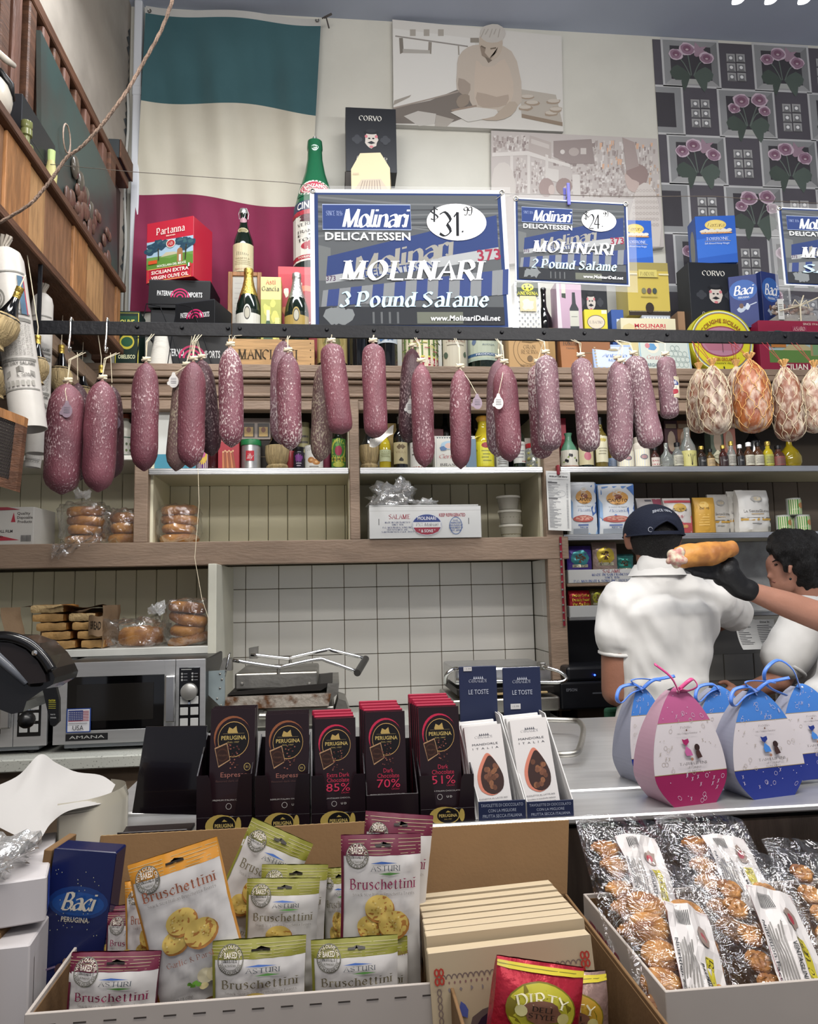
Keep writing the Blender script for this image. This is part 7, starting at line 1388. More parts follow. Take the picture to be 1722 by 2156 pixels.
# ================================================================ APPLIANCES
def microwave(label, px0, px1, py1, Y, hh, ww=None):
    z = ZC+.028; x0 = XZ(px0, z, Y); x1 = XZ(px1, z, Y); w = ww or x1-x0; h = hh
    t = thing('microwave', label, 'microwave', (x1-w/2, Y, ZC)); SS = STEEL
    G().bbox(-w/2+.004, w/2-.004, .012, .42, .03, .028+h-.004, .004).obj('casing', BLK, t)
    for sx in (-1, 1):
        for y in (.05, .36): G().lathe([(.018, 0), (.02, .03)], 12, (sx*(w/2-.06), y, 0)).obj('foot', BLK, t)
    G().bbox(-w/2+.03, w/2-.03, .02, .4, .012, .03, .002).obj('base_pan', cm('8c9096', .5), t)
    dw = w*.8; f0 = -w/2; f1 = f0+dw
    a, b, zz0, zz1 = f0+w*.085, f1-w*.075, .028+h*.16, .028+h*.82
    d = G().bbox(f0, a, 0, .012, .028, .028+h, .001).bbox(b, f1-.001, 0, .012, .028, .028+h, .001).bbox(a, b, 0, .012, .028, zz0, .001).bbox(a, b, 0, .012, zz1, .028+h, .001).obj('door', SS, t)
    G().bbox(a, b, .003, .008, zz0, zz1, .001).obj('window_glass', mat('black_window', '060607', .05, coat=.6), d)
    G().bbox(a+.03, b-.035, .0015, .0028, zz0+.03, zz1-.025, .0005).obj('window_mesh', mat('dark_mesh', '1c1a18', .12), d)
    hx = b+.008; G().bbox(hx, hx+.035, -.035, -.02, zz0+.02, zz1-.0, .006).obj('handle', STEELB, d); G().bbox(hx+.01, hx+.025, -.02, 0, zz0+.03, zz0+.05, .002).obj('handle_mount', STEELB, d); G().bbox(hx+.01, hx+.025, -.02, 0, zz1-.05, zz1-.03, .002).obj('handle_mount', STEELB, d)
    p = G().bbox(f1+.001, w/2, 0, .012, .028, .028+h, .001).obj('control_panel', SS, t)
    pw0, pw1 = f1+w*.025, w/2-w*.035; G().bbox(pw0, pw1, -.002, 0, .028+h*.12, .028+h*.9, .002).obj('black_keypad', mat('keypad_black', '0a0a0c', .2, coat=.3), p)
    cx = (pw0+pw1)/2; zk = .028+h*.6
    G(Matrix.Translation((cx, -.002, zk)) @ Matrix.Rotation(pi/2, 4, 'X')).lathe([(.028, 0), (.027, .016), (.022, .02), (.0, .021)], 26).obj('knob', mat('silver_knob', '9a9894', .35, .6), p, smooth='auto')
    for i in range(2):
        for j in range(3): G().bbox(cx-.03+i*.034, cx-.004+i*.034, -.0045, -.002, .028+h*.17+j*.036, .028+h*.17+j*.036+.026, .001).obj('button', cm('a8a8a6', .5), p)
    c = C(lambda u, v, dd: (pw0+(pw1-pw0)*u, -.0025-dd, .028+h*(.12+.78*v)), pw1-pw0, h*.78, .0002)
    for k in range(5): c.rect(.25+k*.1, .41, .33+k*.1, .42+.012*k, 'a8b4c8')
    for k in range(6): c.ell(.14+.5*(k//3), .9-.05*(k % 3), .05, .018, '8c8c8a', 10); c.rect(.22+.5*(k//3), .893-.05*(k % 3), .4+.5*(k//3), .903-.05*(k % 3), '77777a')
    c.rect(.1, .96, .6, .975, '8c8c8a'); c.ell(.5, .735, .02, .007, '6ca03c', 8); [c.ell(.5+.36*cos(a_), .61+.13*sin(a_), .012, .004, '6c8c4c', 6) for a_ in [k*.5 for k in range(13)]]; c.obj('printed_marks', PRINT, p)
    c = C(lambda u, v, dd: (a+u*.15, -.001-dd, .028+h*.03+v*h*.12), .15, h*.12, .0002); c.rect(0.0, .1, .9, .8, '1c1c1e'); c.text('AMANA', .45, .45, .3, 'a8a8a6', 's', fit=.75); c.obj('name_badge', PRINT, t)
    return t, a, zz0
mw, a, zz0 = microwave('stainless commercial microwave with flag sticker under the marble shelf', 110, 431, 1500, 2.62, ZY(270, 1392, 2.62)-ZC-.028)
c = C(lambda u, v, d: (a+.002+u*.078, -.0035-d, zz0-.004+v*.078), .078, .078, .0003); c.rect(0, 0, 1, 1, '2c4484'); c.rect(.05, .04, .95, .96, 'c4c4c8'); c.rect(.08, .46, .92, .92, 'c4c4c8')
for k in range(7): c.rect(.08, .46+k*.066, .92, .46+k*.066+.033, '8c3444')
c.rect(.08, .5, .68, .92, '343c6c'); [c.ell(.12+.075*i, .54+.075*j, .018, .018, 'c4c4c8', 6) for i in range(8) for j in range(5)]; c.rect(.12, .38, .88, .4, '4a4a4e'); c.text('USA', .5, .2, .19, '1c1c20', 's', fit=.46); c.obj('flag_sticker', PRINT, mw)
microwave('second stainless microwave half hidden behind the black machine at the left edge', -200, 97, 1560, 2.62, ZY(60, 1400, 2.62)-ZC-.028, ww=.53)[0]
# panini grills
def grill1():
    Y = 2.72; z = ZC; x0 = XZ(476, 1.2, Y); x1 = XZ(722, 1.2, Y); w = x1-x0
    t = thing('panini_grill', 'large old panini press with long steel handle, lid slightly raised', 'grill', ((x0+x1)/2, Y, z)); X = lambda px, py, y=Y: PY(px, py, y)-Vector(((x0+x1)/2, Y, z))
    for sx in (-1, 1):
        for y in (.05, .35): G().lathe([(.02, 0), (.022, .04)], 10, (sx*w*.4, y, 0)).obj('foot', BLK, t)
    G().bbox(-w/2, w*.42, 0, .4, .04, X(600, 1490).z, .006).obj('base', STEELD, t)
    zr0, zr1 = X(600, 1487).z, X(600, 1462).z
    pts = [(X(474, 1480).x, zr0), (X(692, 1480).x, zr0), (X(697, 1466).x, zr1), (X(478, 1466).x, zr1)]
    G().prism(pts, -.03, .3).obj('drip_tray', mat('rusty_greased_steel', '9c948a', .5, .4, bump=.4, bs=60, col2='5c3c24', vs=24, lo=.5, hi=.66), t)
    G().prism([(X(684, 1485).x, zr0), (X(712, 1462).x, zr1+.0), (X(714, 1448).x, zr1+.035), (X(690, 1448).x, zr1+.035)], -.02, .36).obj('tray_end', STEELD, t)
    G().prism([(X(700, 1495).x, zr0-.05), (X(742, 1520).x, zr0-.06), (X(728, 1478).x, zr0+.01), (X(712, 1470).x, zr0+.02)], .0, .2).obj('side_bracket', STEELD, t)
    zl0, zl1 = X(600, 1452).z, X(600, 1415).z
    G().prism([(X(478, 1452).x, zl0-.012), (X(676, 1452).x, zl0-.006), (X(700, 1428).x, zl0+.02), (X(492, 1450).x, zl0+.0)], -.01, .34).obj('upper_plate', mat('black_plate', '24211f', .5, .3), t)
    G().bbox(X(494, 1440).x, X(668, 1440).x, -.0, .02, zl0+.004, zl1, .006).bbox(X(494, 1440).x, X(668, 1440).x, .02, .33, zl0+.004, zl1, .008).obj('lid', STEELD, t)
    for px in (509, 651): G(Matrix.Translation(X(px, 1440)+Vector((0, -.001, 0))) @ Matrix.Rotation(pi/2, 4, 'X')).lathe([(.007, 0), (.006, .004), (0, .005)], 10).obj('bolt', STEELD, t)
    g = mat('pale_blue_grey_steel', '9aa6a8', .45, .5, var=.15, vs=9)
    G().prism([(X(431, 1460).x, X(431, 1420).z), (X(436, 1415).x, X(436, 1413).z), (X(474, 1413).x, X(470, 1411).z), (X(474, 1485).x, X(474, 1485).z), (X(464, 1486).x, X(464, 1486).z), (X(431, 1455).x, X(431, 1455).z)], -.008, .0).obj('side_plate', g, t)
    for px, py in ((464, 1418), (458, 1470), (466, 1484), (468, 1430), (464, 1448)): G(Matrix.Translation(X(px, py)+Vector((0, -.008, 0))) @ Matrix.Rotation(pi/2, 4, 'X')).lathe([(.004, 0), (.003, .004), (0, .005)], 8).obj('rivet', STEELD, t)
    G().prism([(X(462, 1412).x, X(462, 1412).z), (X(488, 1412).x, X(488, 1412).z), (X(488, 1388).x, X(488, 1386).z), (X(470, 1388).x, X(470, 1386).z)], -.004, .04).obj('hinge_plate', STEELD, t); G().prism([(X(507, 1395).x, X(507, 1400).z), (X(526, 1395).x, X(526, 1400).z), (X(527, 1372).x, X(527, 1372).z), (X(506, 1376).x, X(506, 1376).z)], .26, .3).obj('hinge_plate', STEELD, t)
    h1 = [(490, 1390), (580, 1404), (600, 1402), (668, 1388), (690, 1392), (752, 1414)]; h2 = [(528, 1378), (600, 1386), (616, 1384), (688, 1368), (702, 1370), (768, 1386)]
    G().tube(_cat([tuple(X(a, b, Y-.0)) for a, b in h1], 4), .0065, 10).obj('handle_rod', CHROME, t, smooth=True)
    G().tube(_cat([tuple(X(a, b, Y+.12)) for a, b in h2], 4), .0065, 10).obj('handle_rod', CHROME, t, smooth=True)
    G().tube([X(752, 1417, Y-.01), X(770, 1387, Y+.13)], .013, 14).obj('grip', mat('grip_grey', '4c4a48', .4, .5), t, smooth='auto')
    G().tube([X(468, 1440), X(476, 1410), X(482, 1378, Y-.02), X(484, 1376)], .004, 8).obj('lever', CHROME, t, smooth=True)
    for a, b, y in ((586, 1405, Y), (611, 1386, Y+.12)): G().tube([X(a, b, y), X(a, b+14, y)], .006, 8).obj('stud', STEELD, t)
    G().tube([X(546, 1508, Y-.03), X(560, 1508, Y-.03)], .012, 12).obj('knob', STEELD, t); G().bbox(X(555, 1500).x, X(562, 1500).x, -.02, 0, X(555, 1512).z, X(555, 1494).z, .002).obj('bracket', STEELD, t)
grill1()
def grill2():
    Y = 2.9; z = ZC; x0 = XZ(950, 1.2, Y); x1 = XZ(1176, 1.2, Y); xm = (x0+x1)/2; w = x1-x0
    t = thing('panini_grill', 'smaller closed panini press behind the dark blue chocolate display cards', 'grill', (xm, Y, z)); X = lambda px, py, y=Y: PY(px, py, y)-Vector((xm, Y, z))
    for sx in (-1, 1):
        for y in (.05, .3): G().lathe([(.015, 0), (.017, .03)], 10, (sx*w*.4, y, 0)).obj('foot', BLK, t)
    G().bbox(-w/2, w/2, 0, .36, .03, X(1060, 1470).z, .008).obj('base', STEELD, t); G().bbox(-w/2+.02, w/2-.02, .0, .34, X(1060, 1462).z, X(1060, 1448).z, .003).obj('lower_plate', mat('black_plate', '24211f', .5, .3), t)
    G().bbox(-w/2+.03, w/2-.05, -.01, .3, X(1060, 1462).z-.001, X(1060, 1458).z, .003).obj('bread_slice', CRUMB, t)
    G().bbox(-w/2+.015, w/2-.03, .0, .33, X(1060, 1440).z, X(1060, 1404).z, .01).obj('lid', STEELB, t)
    G().tube(_cat([tuple(X(a, b, y)) for a, b, y in ((938, 1438, Y-.02), (940, 1420, Y-.06), (958, 1408, Y-.05), (972, 1412, Y))], 4), .008, 8).obj('handle_arm', CHROME, t, smooth=True)
    G().tube(_cat([tuple(X(a, b, y)) for a, b, y in ((1140, 1404, Y), (1150, 1406, Y-.04), (1178, 1414, Y-.07), (1192, 1428, Y-.08), (1180, 1436, Y-.08), (1140, 1436, Y-.07), (960, 1432, Y-.06))], 4), .0075, 8).obj('handle_bar', CHROME, t, smooth=True)
    G().bbox(X(1134, 1400).x, X(1146, 1400).x, -.02, .03, X(1140, 1410).z, X(1140, 1394).z, .004).obj('hinge', STEELD, t)
grill2()
# black machine with caution lever at the left edge
Y = 1.72; o = PY(45, 1440, Y)
t = thing('black_machine', 'glossy black hooded machine with a yellow caution text lever at the left edge', 'machine', tuple(o)); X = lambda px, py, y=Y: PY(px, py, y)-o
out = [(-70, 1352), (-10, 1343), (20, 1344), (60, 1358), (88, 1385), (104, 1410), (112, 1428), (108, 1442), (84, 1456), (52, 1478), (45, 1500), (20, 1505), (-70, 1470)]
G().prism([(X(a, b).x, X(a, b).z) for a, b in out], .01, .16).obj('hood', mat('gloss_black', '100f10', .22, coat=.3), t)
hp = [(-70, 1349), (-10, 1341), (24, 1342), (62, 1356), (92, 1384), (110, 1412)]
g = G(); pts = _cat([tuple(X(a, b)) for a, b in hp], 4); g.tube([p for p in pts], .012, 10); g.obj('rim', mat('gloss_black', '100f10', .22, coat=.3), t, smooth=True)
G().prism([(X(a, b).x, X(a, b).z) for a, b in ((2, 1352), (24, 1353), (55, 1368), (80, 1392), (96, 1420), (98, 1436), (62, 1440), (0, 1395))], -.002, .01).obj('window', mat('dark_window', '1e1817', .1), t)
G().tube([X(-60, 1372), X(-10, 1378), X(20, 1405), X(55, 1440)], [.008, .012, .01, .006], 10).obj('bright_ridge', mat('blue_grey_ridge', '55585e', .25), t, smooth=True)
G(Matrix.Translation(X(77, 1374)+Vector((0, -.008, 0))) @ Matrix.Rotation(pi/2, 4, 'X')).lathe([(.007, 0), (.006, .004), (0, .006)], 12).obj('bolt', CHROME, t)
G().bbox(X(104, 1).x, X(134, 1).x, .0, .05, X(1, 1449).z, X(1, 1426).z, .008).obj('lever_hub', mat('gloss_black', '100f10', .22, coat=.3), t)
lv = [(94, 1450), (122, 1446), (128, 1470), (128, 1518), (118, 1528), (110, 1524), (103, 1490)]
G().prism([(X(a, b).x, X(a, b).z) for a, b in lv], -.012, .0).obj('lever', BLK, t)
c = C(lambda u, v, d: tuple(X(105+u*20, 1520-v*55)+Vector((0, -.0125-d, 0))), .022, .06, .0002); c.text('CAUTION', .45, .85, .07, 'a8a02c', 'b', fit=.7); [c.rect(.1, .76-.07*k, .85, .78-.07*k, '8c862c') for k in range(4)]; c.text('PUSH TO', .55, .32, .05, '8c8c8c', 'b', fit=.5); c.text('BARRIER', .6, .2, .05, '8c8c8c', 'b', fit=.6); c.obj('printed_caution', PRINT, t)
G().ball(X(56, 1516), .018, .02, .018).obj('knob', BLK, t, smooth=True)
zbz = X(1, 1500).z; G().bbox(X(-190, 1).x, X(-70, 1).x, .03, .14, -o.z+.0, zbz+.04, .01).obj('pedestal', BLK, t)
# ================================================================ PEOPLE
SKIN = mat('skin_tan', '8f6350', .5, bump=.08, bs=120, var=.14, vs=9); SKIN2 = mat('skin_warm', '9a6e5c', .5, bump=.08, bs=120, var=.12, vs=9)
SHIRT = mat('white_cotton', 'c3c1be', .85, bump=.12, bs=14, sheen=.3, var=.05, vs=5)
HAIR = mat('black_hair', '0f0d0d', .45, bump=.8, bs=150, stretch=(3, 3, .4), spec=.4)
def blob(name, parts, m, parent, vox=.008, sm=5, disp=0, dsc=12, cut=None):
    """parts: list of (p0, r0, p1, r1[, sx, sy]) tapered capsules fused into one skin"""
    g = G()
    for P in parts:
        p0, r0, p1, r1 = Vector(P[0]), P[1], Vector(P[2]), P[3]; sx = P[4] if len(P) > 4 else 1; d = p1-p0; l = max(d.length, 1e-4)
        if sx == 1:
            M = Matrix.Translation(p0) @ d.to_track_quat('Z', 'Y').to_matrix().to_4x4()
        else: M = Matrix.Translation(p0) @ Matrix(((1, 0, d.x/l, 0), (0, 1, d.y/l, 0), (0, 0, d.z/l, 0), (0, 0, 0, 1)))
        pr = [(max(sin(pi/2*k/4), .02)*r0, -cos(pi/2*k/4)*r0) for k in range(4)]+[(r0+(r1-r0)*k/6, l*k/6) for k in range(7)]+[(max(cos(pi/2*k/4), .02)*r1, l+sin(pi/2*k/4)*r1) for k in range(1, 5)]
        if sx != 1: pr = [(a, (b*.35 if b < 0 else (l+(b-l)*.35 if b > l else b))) for a, b in pr]
        G.lathe(g, pr, 20, (0, 0, 0), None, 1, sx, T=M)
    me = bpy.data.meshes.new(name); me.from_pydata([tuple(v) for v in g.v], [], g.f); o = bpy.data.objects.new(name, me); COL.objects.link(o)
    md = o.modifiers.new('r', 'REMESH'); md.mode = 'VOXEL'; md.voxel_size = vox
    ms = o.modifiers.new('s', 'SMOOTH'); ms.iterations = sm; ms.factor = .5
    bpy.context.view_layer.update(); dg = bpy.context.evaluated_depsgraph_get(); m2 = bpy.data.meshes.new_from_object(o.evaluated_get(dg))
    bpy.data.objects.remove(o); bpy.data.meshes.remove(me)
    if disp:
        nr = [v.normal.copy() for v in m2.vertices]
        for v, n in zip(m2.vertices, nr):
            q = v.co*dsc; v.co += n*(noise.noise(Vector((q.x, q.y, q.z*.55)))*disp+noise.noise(Vector((q.x*2.3+q.z*.9, q.y*2, q.z*1.1+7)))*disp*.5)
    if cut:
        import bmesh
        bm = bmesh.new(); bm.from_mesh(m2)
        for co, no in cut: bmesh.ops.bisect_plane(bm, geom=bm.verts[:]+bm.edges[:]+bm.faces[:], plane_co=co, plane_no=no, clear_outer=True)
        bm.to_mesh(m2); bm.free()
    m2.polygons.foreach_set('use_smooth', [True]*len(m2.polygons)); m2.materials.clear(); m2.materials.append(m); m2.name = name
    o = bpy.data.objects.new(name, m2); COL.objects.link(o); o.parent = parent; return o
# --- man seen from behind with the cap
Y = 2.5; P = lambda px, py, y=Y: PY(px, py, y)
m1 = thing('person', 'man seen from behind in white polo shirt and dark blue backwards cap, arms reaching forward', 'person', (P(1390, 1400).x, Y, 0)); O = m1.location.copy()
L = lambda px, py, y=Y: P(px, py, y)-O
hc = L(1381, 1128); mpp = Y/1557
neck0 = L(1385, 1215, Y+.0); neck1 = L(1382, 1160)
hip = L(1395, 1560, Y+.02); chest = L(1397, 1300)
lsh, lel = L(1302, 1272, Y+.0), L(1298, 1455, Y+.03)
rsh, rel = L(1497, 1262, Y+.02), L(1540, 1290, Y+.24)
lhand = L(1360, 1500, Y+.2); rhand = L(1480, 1330, Y+.42)
def fingers(w, d, side, r=.0085, ln=.075, curl=.5):
    d = d.normalized(); s = Vector(side).normalized(); n = d.cross(s).normalized(); out = [(w, .03, w+d*.06, .034, 1)]
    for k, f in enumerate((.85, 1., .94, .76)):
        b = w+d*.075+s*(.026-.0175*k); m_ = b+d*ln*.5*f-n*ln*.12*f; e = m_+d*ln*.42*f-n*ln*curl*f*.6; out += [(b-d*.02, r*1.2, m_, r), (m_, r, e, r*.82)]
    b = w+d*.02+s*.035; m_ = b+s*.025+d*.03; out += [(b, r*1.4, m_, r*1.15), (m_, r*1.1, m_+d*.03-n*.01, r*.9)]; return out
body1 = [(hip, .125, chest, .14, .6), (L(1370, 1275), .05, L(1430, 1275), .05), (neck0+Vector((0, .01, -.02)), .068, neck1+Vector((0, .015, .02)), .06),
 (hc+Vector((0, .01, .0)), .08, hc+Vector((0, .025, .015)), .08), (hc+Vector((0, .03, -.04)), .072, hc+Vector((0, .06, -.075)), .05),
 (hc+Vector((-.088, .03, -.035)), .014, hc+Vector((-.092, .025, .0)), .018), (hc+Vector((.088, .03, -.035)), .014, hc+Vector((.092, .025, .0)), .018), (hc+Vector((0, .11, -.03)), .012, hc+Vector((0, .125, -.04)), .012),
 (lsh, .06, lel, .052), (lel, .05, lhand, .032), (rsh, .055, rel, .05), (rel, .046, rhand, .03)]
body1 += fingers(lhand, Vector((.3, .9, -.1)), (0, 0, 1))+fingers(rhand, Vector((-.2, .9, .1)), (0, 0, 1))
body1 += [(hip+Vector((-.08, 0, -.02)), .1, Vector((-.09, .02, .5)), .065), (Vector((-.09, .02, .5)), .062, Vector((-.09, .03, .1)), .045), (Vector((-.09, .03, .07)), .045, Vector((-.09, .16, .045)), .04),
 (hip+Vector((.08, 0, -.02)), .1, Vector((.09, .02, .5)), .065), (Vector((.09, .02, .5)), .062, Vector((.09, .03, .1)), .045), (Vector((.09, .03, .07)), .045, Vector((.09, .16, .045)), .04)]
blob('body', body1, SKIN, m1, .0075, 4)
lsl = lsh.lerp(lel, .36); rsl = rsh.lerp(rel, .9)
sh = [(hip+Vector((0, 0, -.02)), .16, L(1396, 1430), .155, .66), (L(1396, 1430), .155, L(1397, 1290), .205, .6), (L(1325, 1268), .062, L(1388, 1238), .07), (L(1475, 1258), .064, L(1392, 1238), .07), (L(1385, 1225), .076, L(1384, 1204), .07), (L(1340, 1290), .1, L(1455, 1285), .105, .8),
 (lsh+Vector((.01, 0, .0)), .078, lsl, .08), (rsh, .078, rsl, .074)]
ax = (lel-lsh).normalized(); ax2 = (rel-rsh).normalized()
blob('polo_shirt', sh, SHIRT, m1, .0075, 3, disp=.016, dsc=11)
g = G(); n = 24
def ringpts(c_, axis, r, k=n): 
    a = axis.orthogonal().normalized(); b = axis.cross(a); return [c_+(a*cos(2*pi*i/k)+b*sin(2*pi*i/k))*r for i in range(k)]
G().tube(ringpts(lsl+ax*.06, ax, .06), .007, 6, closed=True).obj('sleeve_cuff', SHIRT, m1, smooth=True)
cb = L(1383, 1203, Y+.01); g = G()
def col_(u, v): th = pi*(1.5+.9*(u-.5)*2); rr = .07+.022*v; return (cb.x+rr*cos(th)*1.1, cb.y+.0+rr*sin(th), cb.z+.025-.04*v)
G().sheet(col_, 26, 6).obj('collar', SHIRT, m1, smooth=True)
# hair + cap
blob('hair', [(hc+Vector((0, .004, -.06)), .064, hc+Vector((0, .01, -.015)), .092), (hc+Vector((0, .02, .0)), .092, hc+Vector((0, .03, .01)), .086)], HAIR, m1, .007, 3, disp=.002, dsc=60)
CAPM = mat('navy_cap_cloth', '12182a', .85, bump=.2, bs=200)
kc = hc+Vector((0, .022, .018)); rr = .105
caps = G(); vs = []; n = 36; mm = 12
def capp(u, v, e=0):
    th = 2*pi*u; ph = pi/2*v; lift = 0
    if v < .35:
        dth = (th-1.5*pi+pi) % (2*pi)-pi; a = max(0, 1-abs(dth)/.52); lift = .045*sqrt(a)*(1-v/.35)
    return (kc.x+(rr+e)*cos(th)*cos(ph)*.98, kc.y+(rr+e)*1.08*sin(th)*cos(ph), kc.z-.005+(rr+e)*.98*sin(ph)**.85+lift-.012*(1-v))
G().sheet(lambda u, v: capp(u, v), 48, 14).obj('cap_crown', CAPM, m1, smooth=True)
G().sheet(lambda u, v: (lambda q: (q[0], q[1], q[2]-.012*v))(tuple(Vector((kc.x+(rr+.002)*cos(pi*(1.34+.32*u))*.98, kc.y+(rr+.002)*1.08*sin(pi*(1.34+.32*u)), kc.z-.008)))), 14, 2).obj('cap_strap', CAPM, m1, smooth=True)
G().tube([(kc.x+rr*cos(t_)*.98, kc.y+rr*1.08*sin(t_), kc.z-.018+(.045*sqrt(max(0, 1-abs(t_-1.5*pi)/.52)) if abs(t_-1.5*pi) < .52 else 0)) for t_ in [2*pi*k/60 for k in range(60)]], .003, 6, closed=True).obj('cap_hem', CAPM, m1, smooth=True)
G().sheet(lambda u, v: (kc.x+(.09+.0)*cos(pi*(.15+.7*u))*1.0, kc.y+.09*sin(pi*(.15+.7*u))+v*.07*sin(pi*u)+.01, kc.z-.012-.02*v), 14, 5).obj('cap_bill', CAPM, m1, smooth=True)
c = C(lambda u, v, d: capp(.75+(u-.5)*.16, .37+v*.13+.06*(1-(2*u-1)**2), .0015+d), .1, .022, .0004); c.text('SINCE 1896', .5, .5, .6, 'a8acb4', 'b', fit=.88); c.obj('embroidered_text', MATTE, m1)
p = capp(.665, .06, .003); G().tube([(p[0]+.008*cos(a_), p[1], p[2]+.008*sin(a_)) for a_ in [k*pi/6 for k in range(12)]], .001, 5, closed=True).obj('cap_badge', cm('9a9ea8', .5), m1)
G().bbox(hip.x-.16, hip.x+.16, hip.y+.09, hip.y+.13, hip.z-.5, hip.z+.1, .01).obj('green_apron', mat('green_apron', '1f4a34', .85, bump=.2, bs=20), m1)
G().bbox(L(1322, 1).x-.04, L(1340, 1).x, .0, .1, L(1, 1520).z-.3, L(1, 1420).z, .02).obj('apron_side', mat('green_apron', '1f4a34', .85, bump=.2, bs=20), m1)
TR = mat('dark_trousers', '20222a', .85); 
for s in (-1, 1): G().lathe([(.1, 0), (.075, -.45), (.065, -.85)], 16, (s*.09, .02, hip.z-.03)).obj('trouser_leg', TR, m1, smooth=True)
# --- second man in profile at the right
Y2 = 2.78; P = lambda px, py, y=Y2: PY(px, py, y)
m2 = thing('person', 'dark haired man in profile facing left, looking down, in a white polo shirt', 'person', (P(1700, 1300).x, Y2, 0)); O = m2.location.copy(); L = lambda px, py, y=Y2: P(px, py, y)-O
hd = L(1672, 1172)
f = lambda px, py, y=Y2: L(px, py, y)
b2 = [(hd, .088, f(1668, 1190), .085), (f(1640, 1188), .05, f(1650, 1226), .05), (f(1650, 1226), .035, f(1640, 1237), .022), (f(1629, 1186), .022, f(1624, 1192), .017), (f(1626, 1205), .012, f(1620, 1214), .011), (f(1630, 1226), .011, f(1627, 1229), .009), (f(1632, 1240), .014, f(1636, 1244), .016), (f(1634, 1196), .03, f(1638, 1230), .03),
 (f(1684, 1215), .062, f(1702, 1262, Y2+.01), .07), (f(1664, 1192, Y2-.088), .009, f(1662, 1206, Y2-.085), .008),
 (f(1730, 1290), .12, f(1735, 1560), .15, .7), (f(1688, 1330, Y2-.1), .055, f(1640, 1432, Y2-.1), .045), (f(1640, 1432, Y2-.1), .043, f(1560, 1462, Y2-.02), .03)]
b2 += fingers(f(1556, 1464, Y2-.02), Vector((-1, .1, -.15)), (0, 0, 1))
b2 += [(Vector((.0, 0, .75)), .1, Vector((.0, .0, .1)), .055), (Vector((.14, 0, .75)), .1, Vector((.14, 0, .1)), .055), (f(1735, 1560), .14, Vector((.07, 0, .75)), .12, .8), (Vector((0, 0, .06)), .045, Vector((-.14, 0, .045)), .035), (Vector((.14, 0, .06)), .045, Vector((0, 0.02, .045)), .035)]
blob('body', b2, SKIN2, m2, .007, 3)
blob('polo_shirt', [(f(1735, 1310), .19, f(1735, 1560), .19, .7), (f(1712, 1285, Y2+.01), .09, f(1742, 1300), .13), (f(1700, 1300, Y2-.08), .09, f(1652, 1385, Y2-.1), .088), (f(1712, 1270), .074, f(1716, 1282), .09)], SHIRT, m2, .009, 4, disp=.01, dsc=9)
ax = (f(1640, 1432)-f(1688, 1330)).normalized(); G().tube(ringpts(f(1648, 1402, Y2-.1), ax, .078), .008, 6, closed=True).obj('sleeve_cuff', SHIRT, m2, smooth=True)
blob('hair', [(f(1627, 1152), .026, f(1655, 1142), .055), (f(1655, 1148), .07, f(1690, 1160), .088), (f(1690, 1165), .09, f(1700, 1195), .08), (f(1648, 1160, Y2-.05), .04, f(1672, 1168, Y2-.055), .05), (f(1653, 1180, Y2-.07), .018, f(1656, 1200, Y2-.07), .011), (f(1690, 1190, Y2-.05), .062, f(1698, 1222, Y2-.02), .056), (f(1705, 1175, Y2-.03), .08, f(1712, 1205), .075)], HAIR, m2, .007, 2, disp=.008, dsc=40)
G().ball(f(1634, 1189, Y2-.035), .008, .004, .004).obj('eye', mat('dark_eye', '1a1210', .2), m2, smooth=True)
G().tube([f(1626, 1183, Y2-.03), f(1634, 1179, Y2-.045), f(1644, 1182, Y2-.055)], [.002, .004, .002], 6).obj('eyebrow', HAIR, m2, smooth=True)
G().ball(f(1664, 1219, Y2-.098), .005, .004, .005).obj('ear_stud', BLK, m2, smooth=True)
G().tube([f(1625, 1224, Y2-.005), f(1632, 1226, Y2-.02)], .0025, 6).obj('lips', mat('lip_skin', '7a4a42', .5), m2)
# --- third person: gloved arm with sandwich, body mostly beyond the right edge
Y3 = 2.28; Y4 = 2.38; P = lambda px, py, y=Y3: PY(px, py, y)
m3 = thing('person', 'person cut off by the right edge, white shirt, black gloved arm holding out a sandwich', 'person', (P(1840, 1400).x, Y3, 0)); O = m3.location.copy(); L = lambda px, py, y=Y3: P(px, py, y)-O
wr = L(1556, 1236); el = L(1745, 1305, Y3); shd = L(1850, 1330, Y3+.12)
b3 = [(wr, .026, wr.lerp(el, .55), .044), (wr.lerp(el, .5), .043, el, .05), (el, .05, shd, .065), (L(1860, 1340, Y4), .13, L(1850, 1560, Y4), .15, .7), (L(1860, 1230, Y4), .06, L(1860, 1280, Y4), .07), (L(1862, 1130, Y4), .088, L(1862, 1175, Y4), .08), (L(1850, 1560, Y4), .14, Vector((0, .17, .7)), .12, .8)]+[q for s in (-.08, .08) for q in ((Vector((s, .17, .75)), .09, Vector((s, .17, .1)), .05), (Vector((s, .17, .05)), .045, Vector((s, .09, .045)), .035))]
blob('body', b3, SKIN2, m3, .009, 4)
blob('polo_shirt', [(L(1850, 1330, Y4), .2, L(1840, 1600, Y4), .2, .7), (L(1788, 1450, Y4), .155, L(1790, 1560, Y4), .165, .8), (L(1860, 1300, Y4), .1, L(1840, 1330, Y4), .11)], SHIRT, m3, .009, 4, disp=.012, dsc=9)
blob('hair', [(L(1862, 1120), .092, L(1868, 1150), .09)], HAIR, m3, .01, 2)
d = (L(1490, 1190)-wr).normalized(); s = Vector((.3, -.2, .9)).normalized()
gl = [(wr.lerp(el, .1), .036, wr, .036), (wr, .036, L(1528, 1205), .042), (L(1535, 1190), .03, L(1520, 1215), .03)]
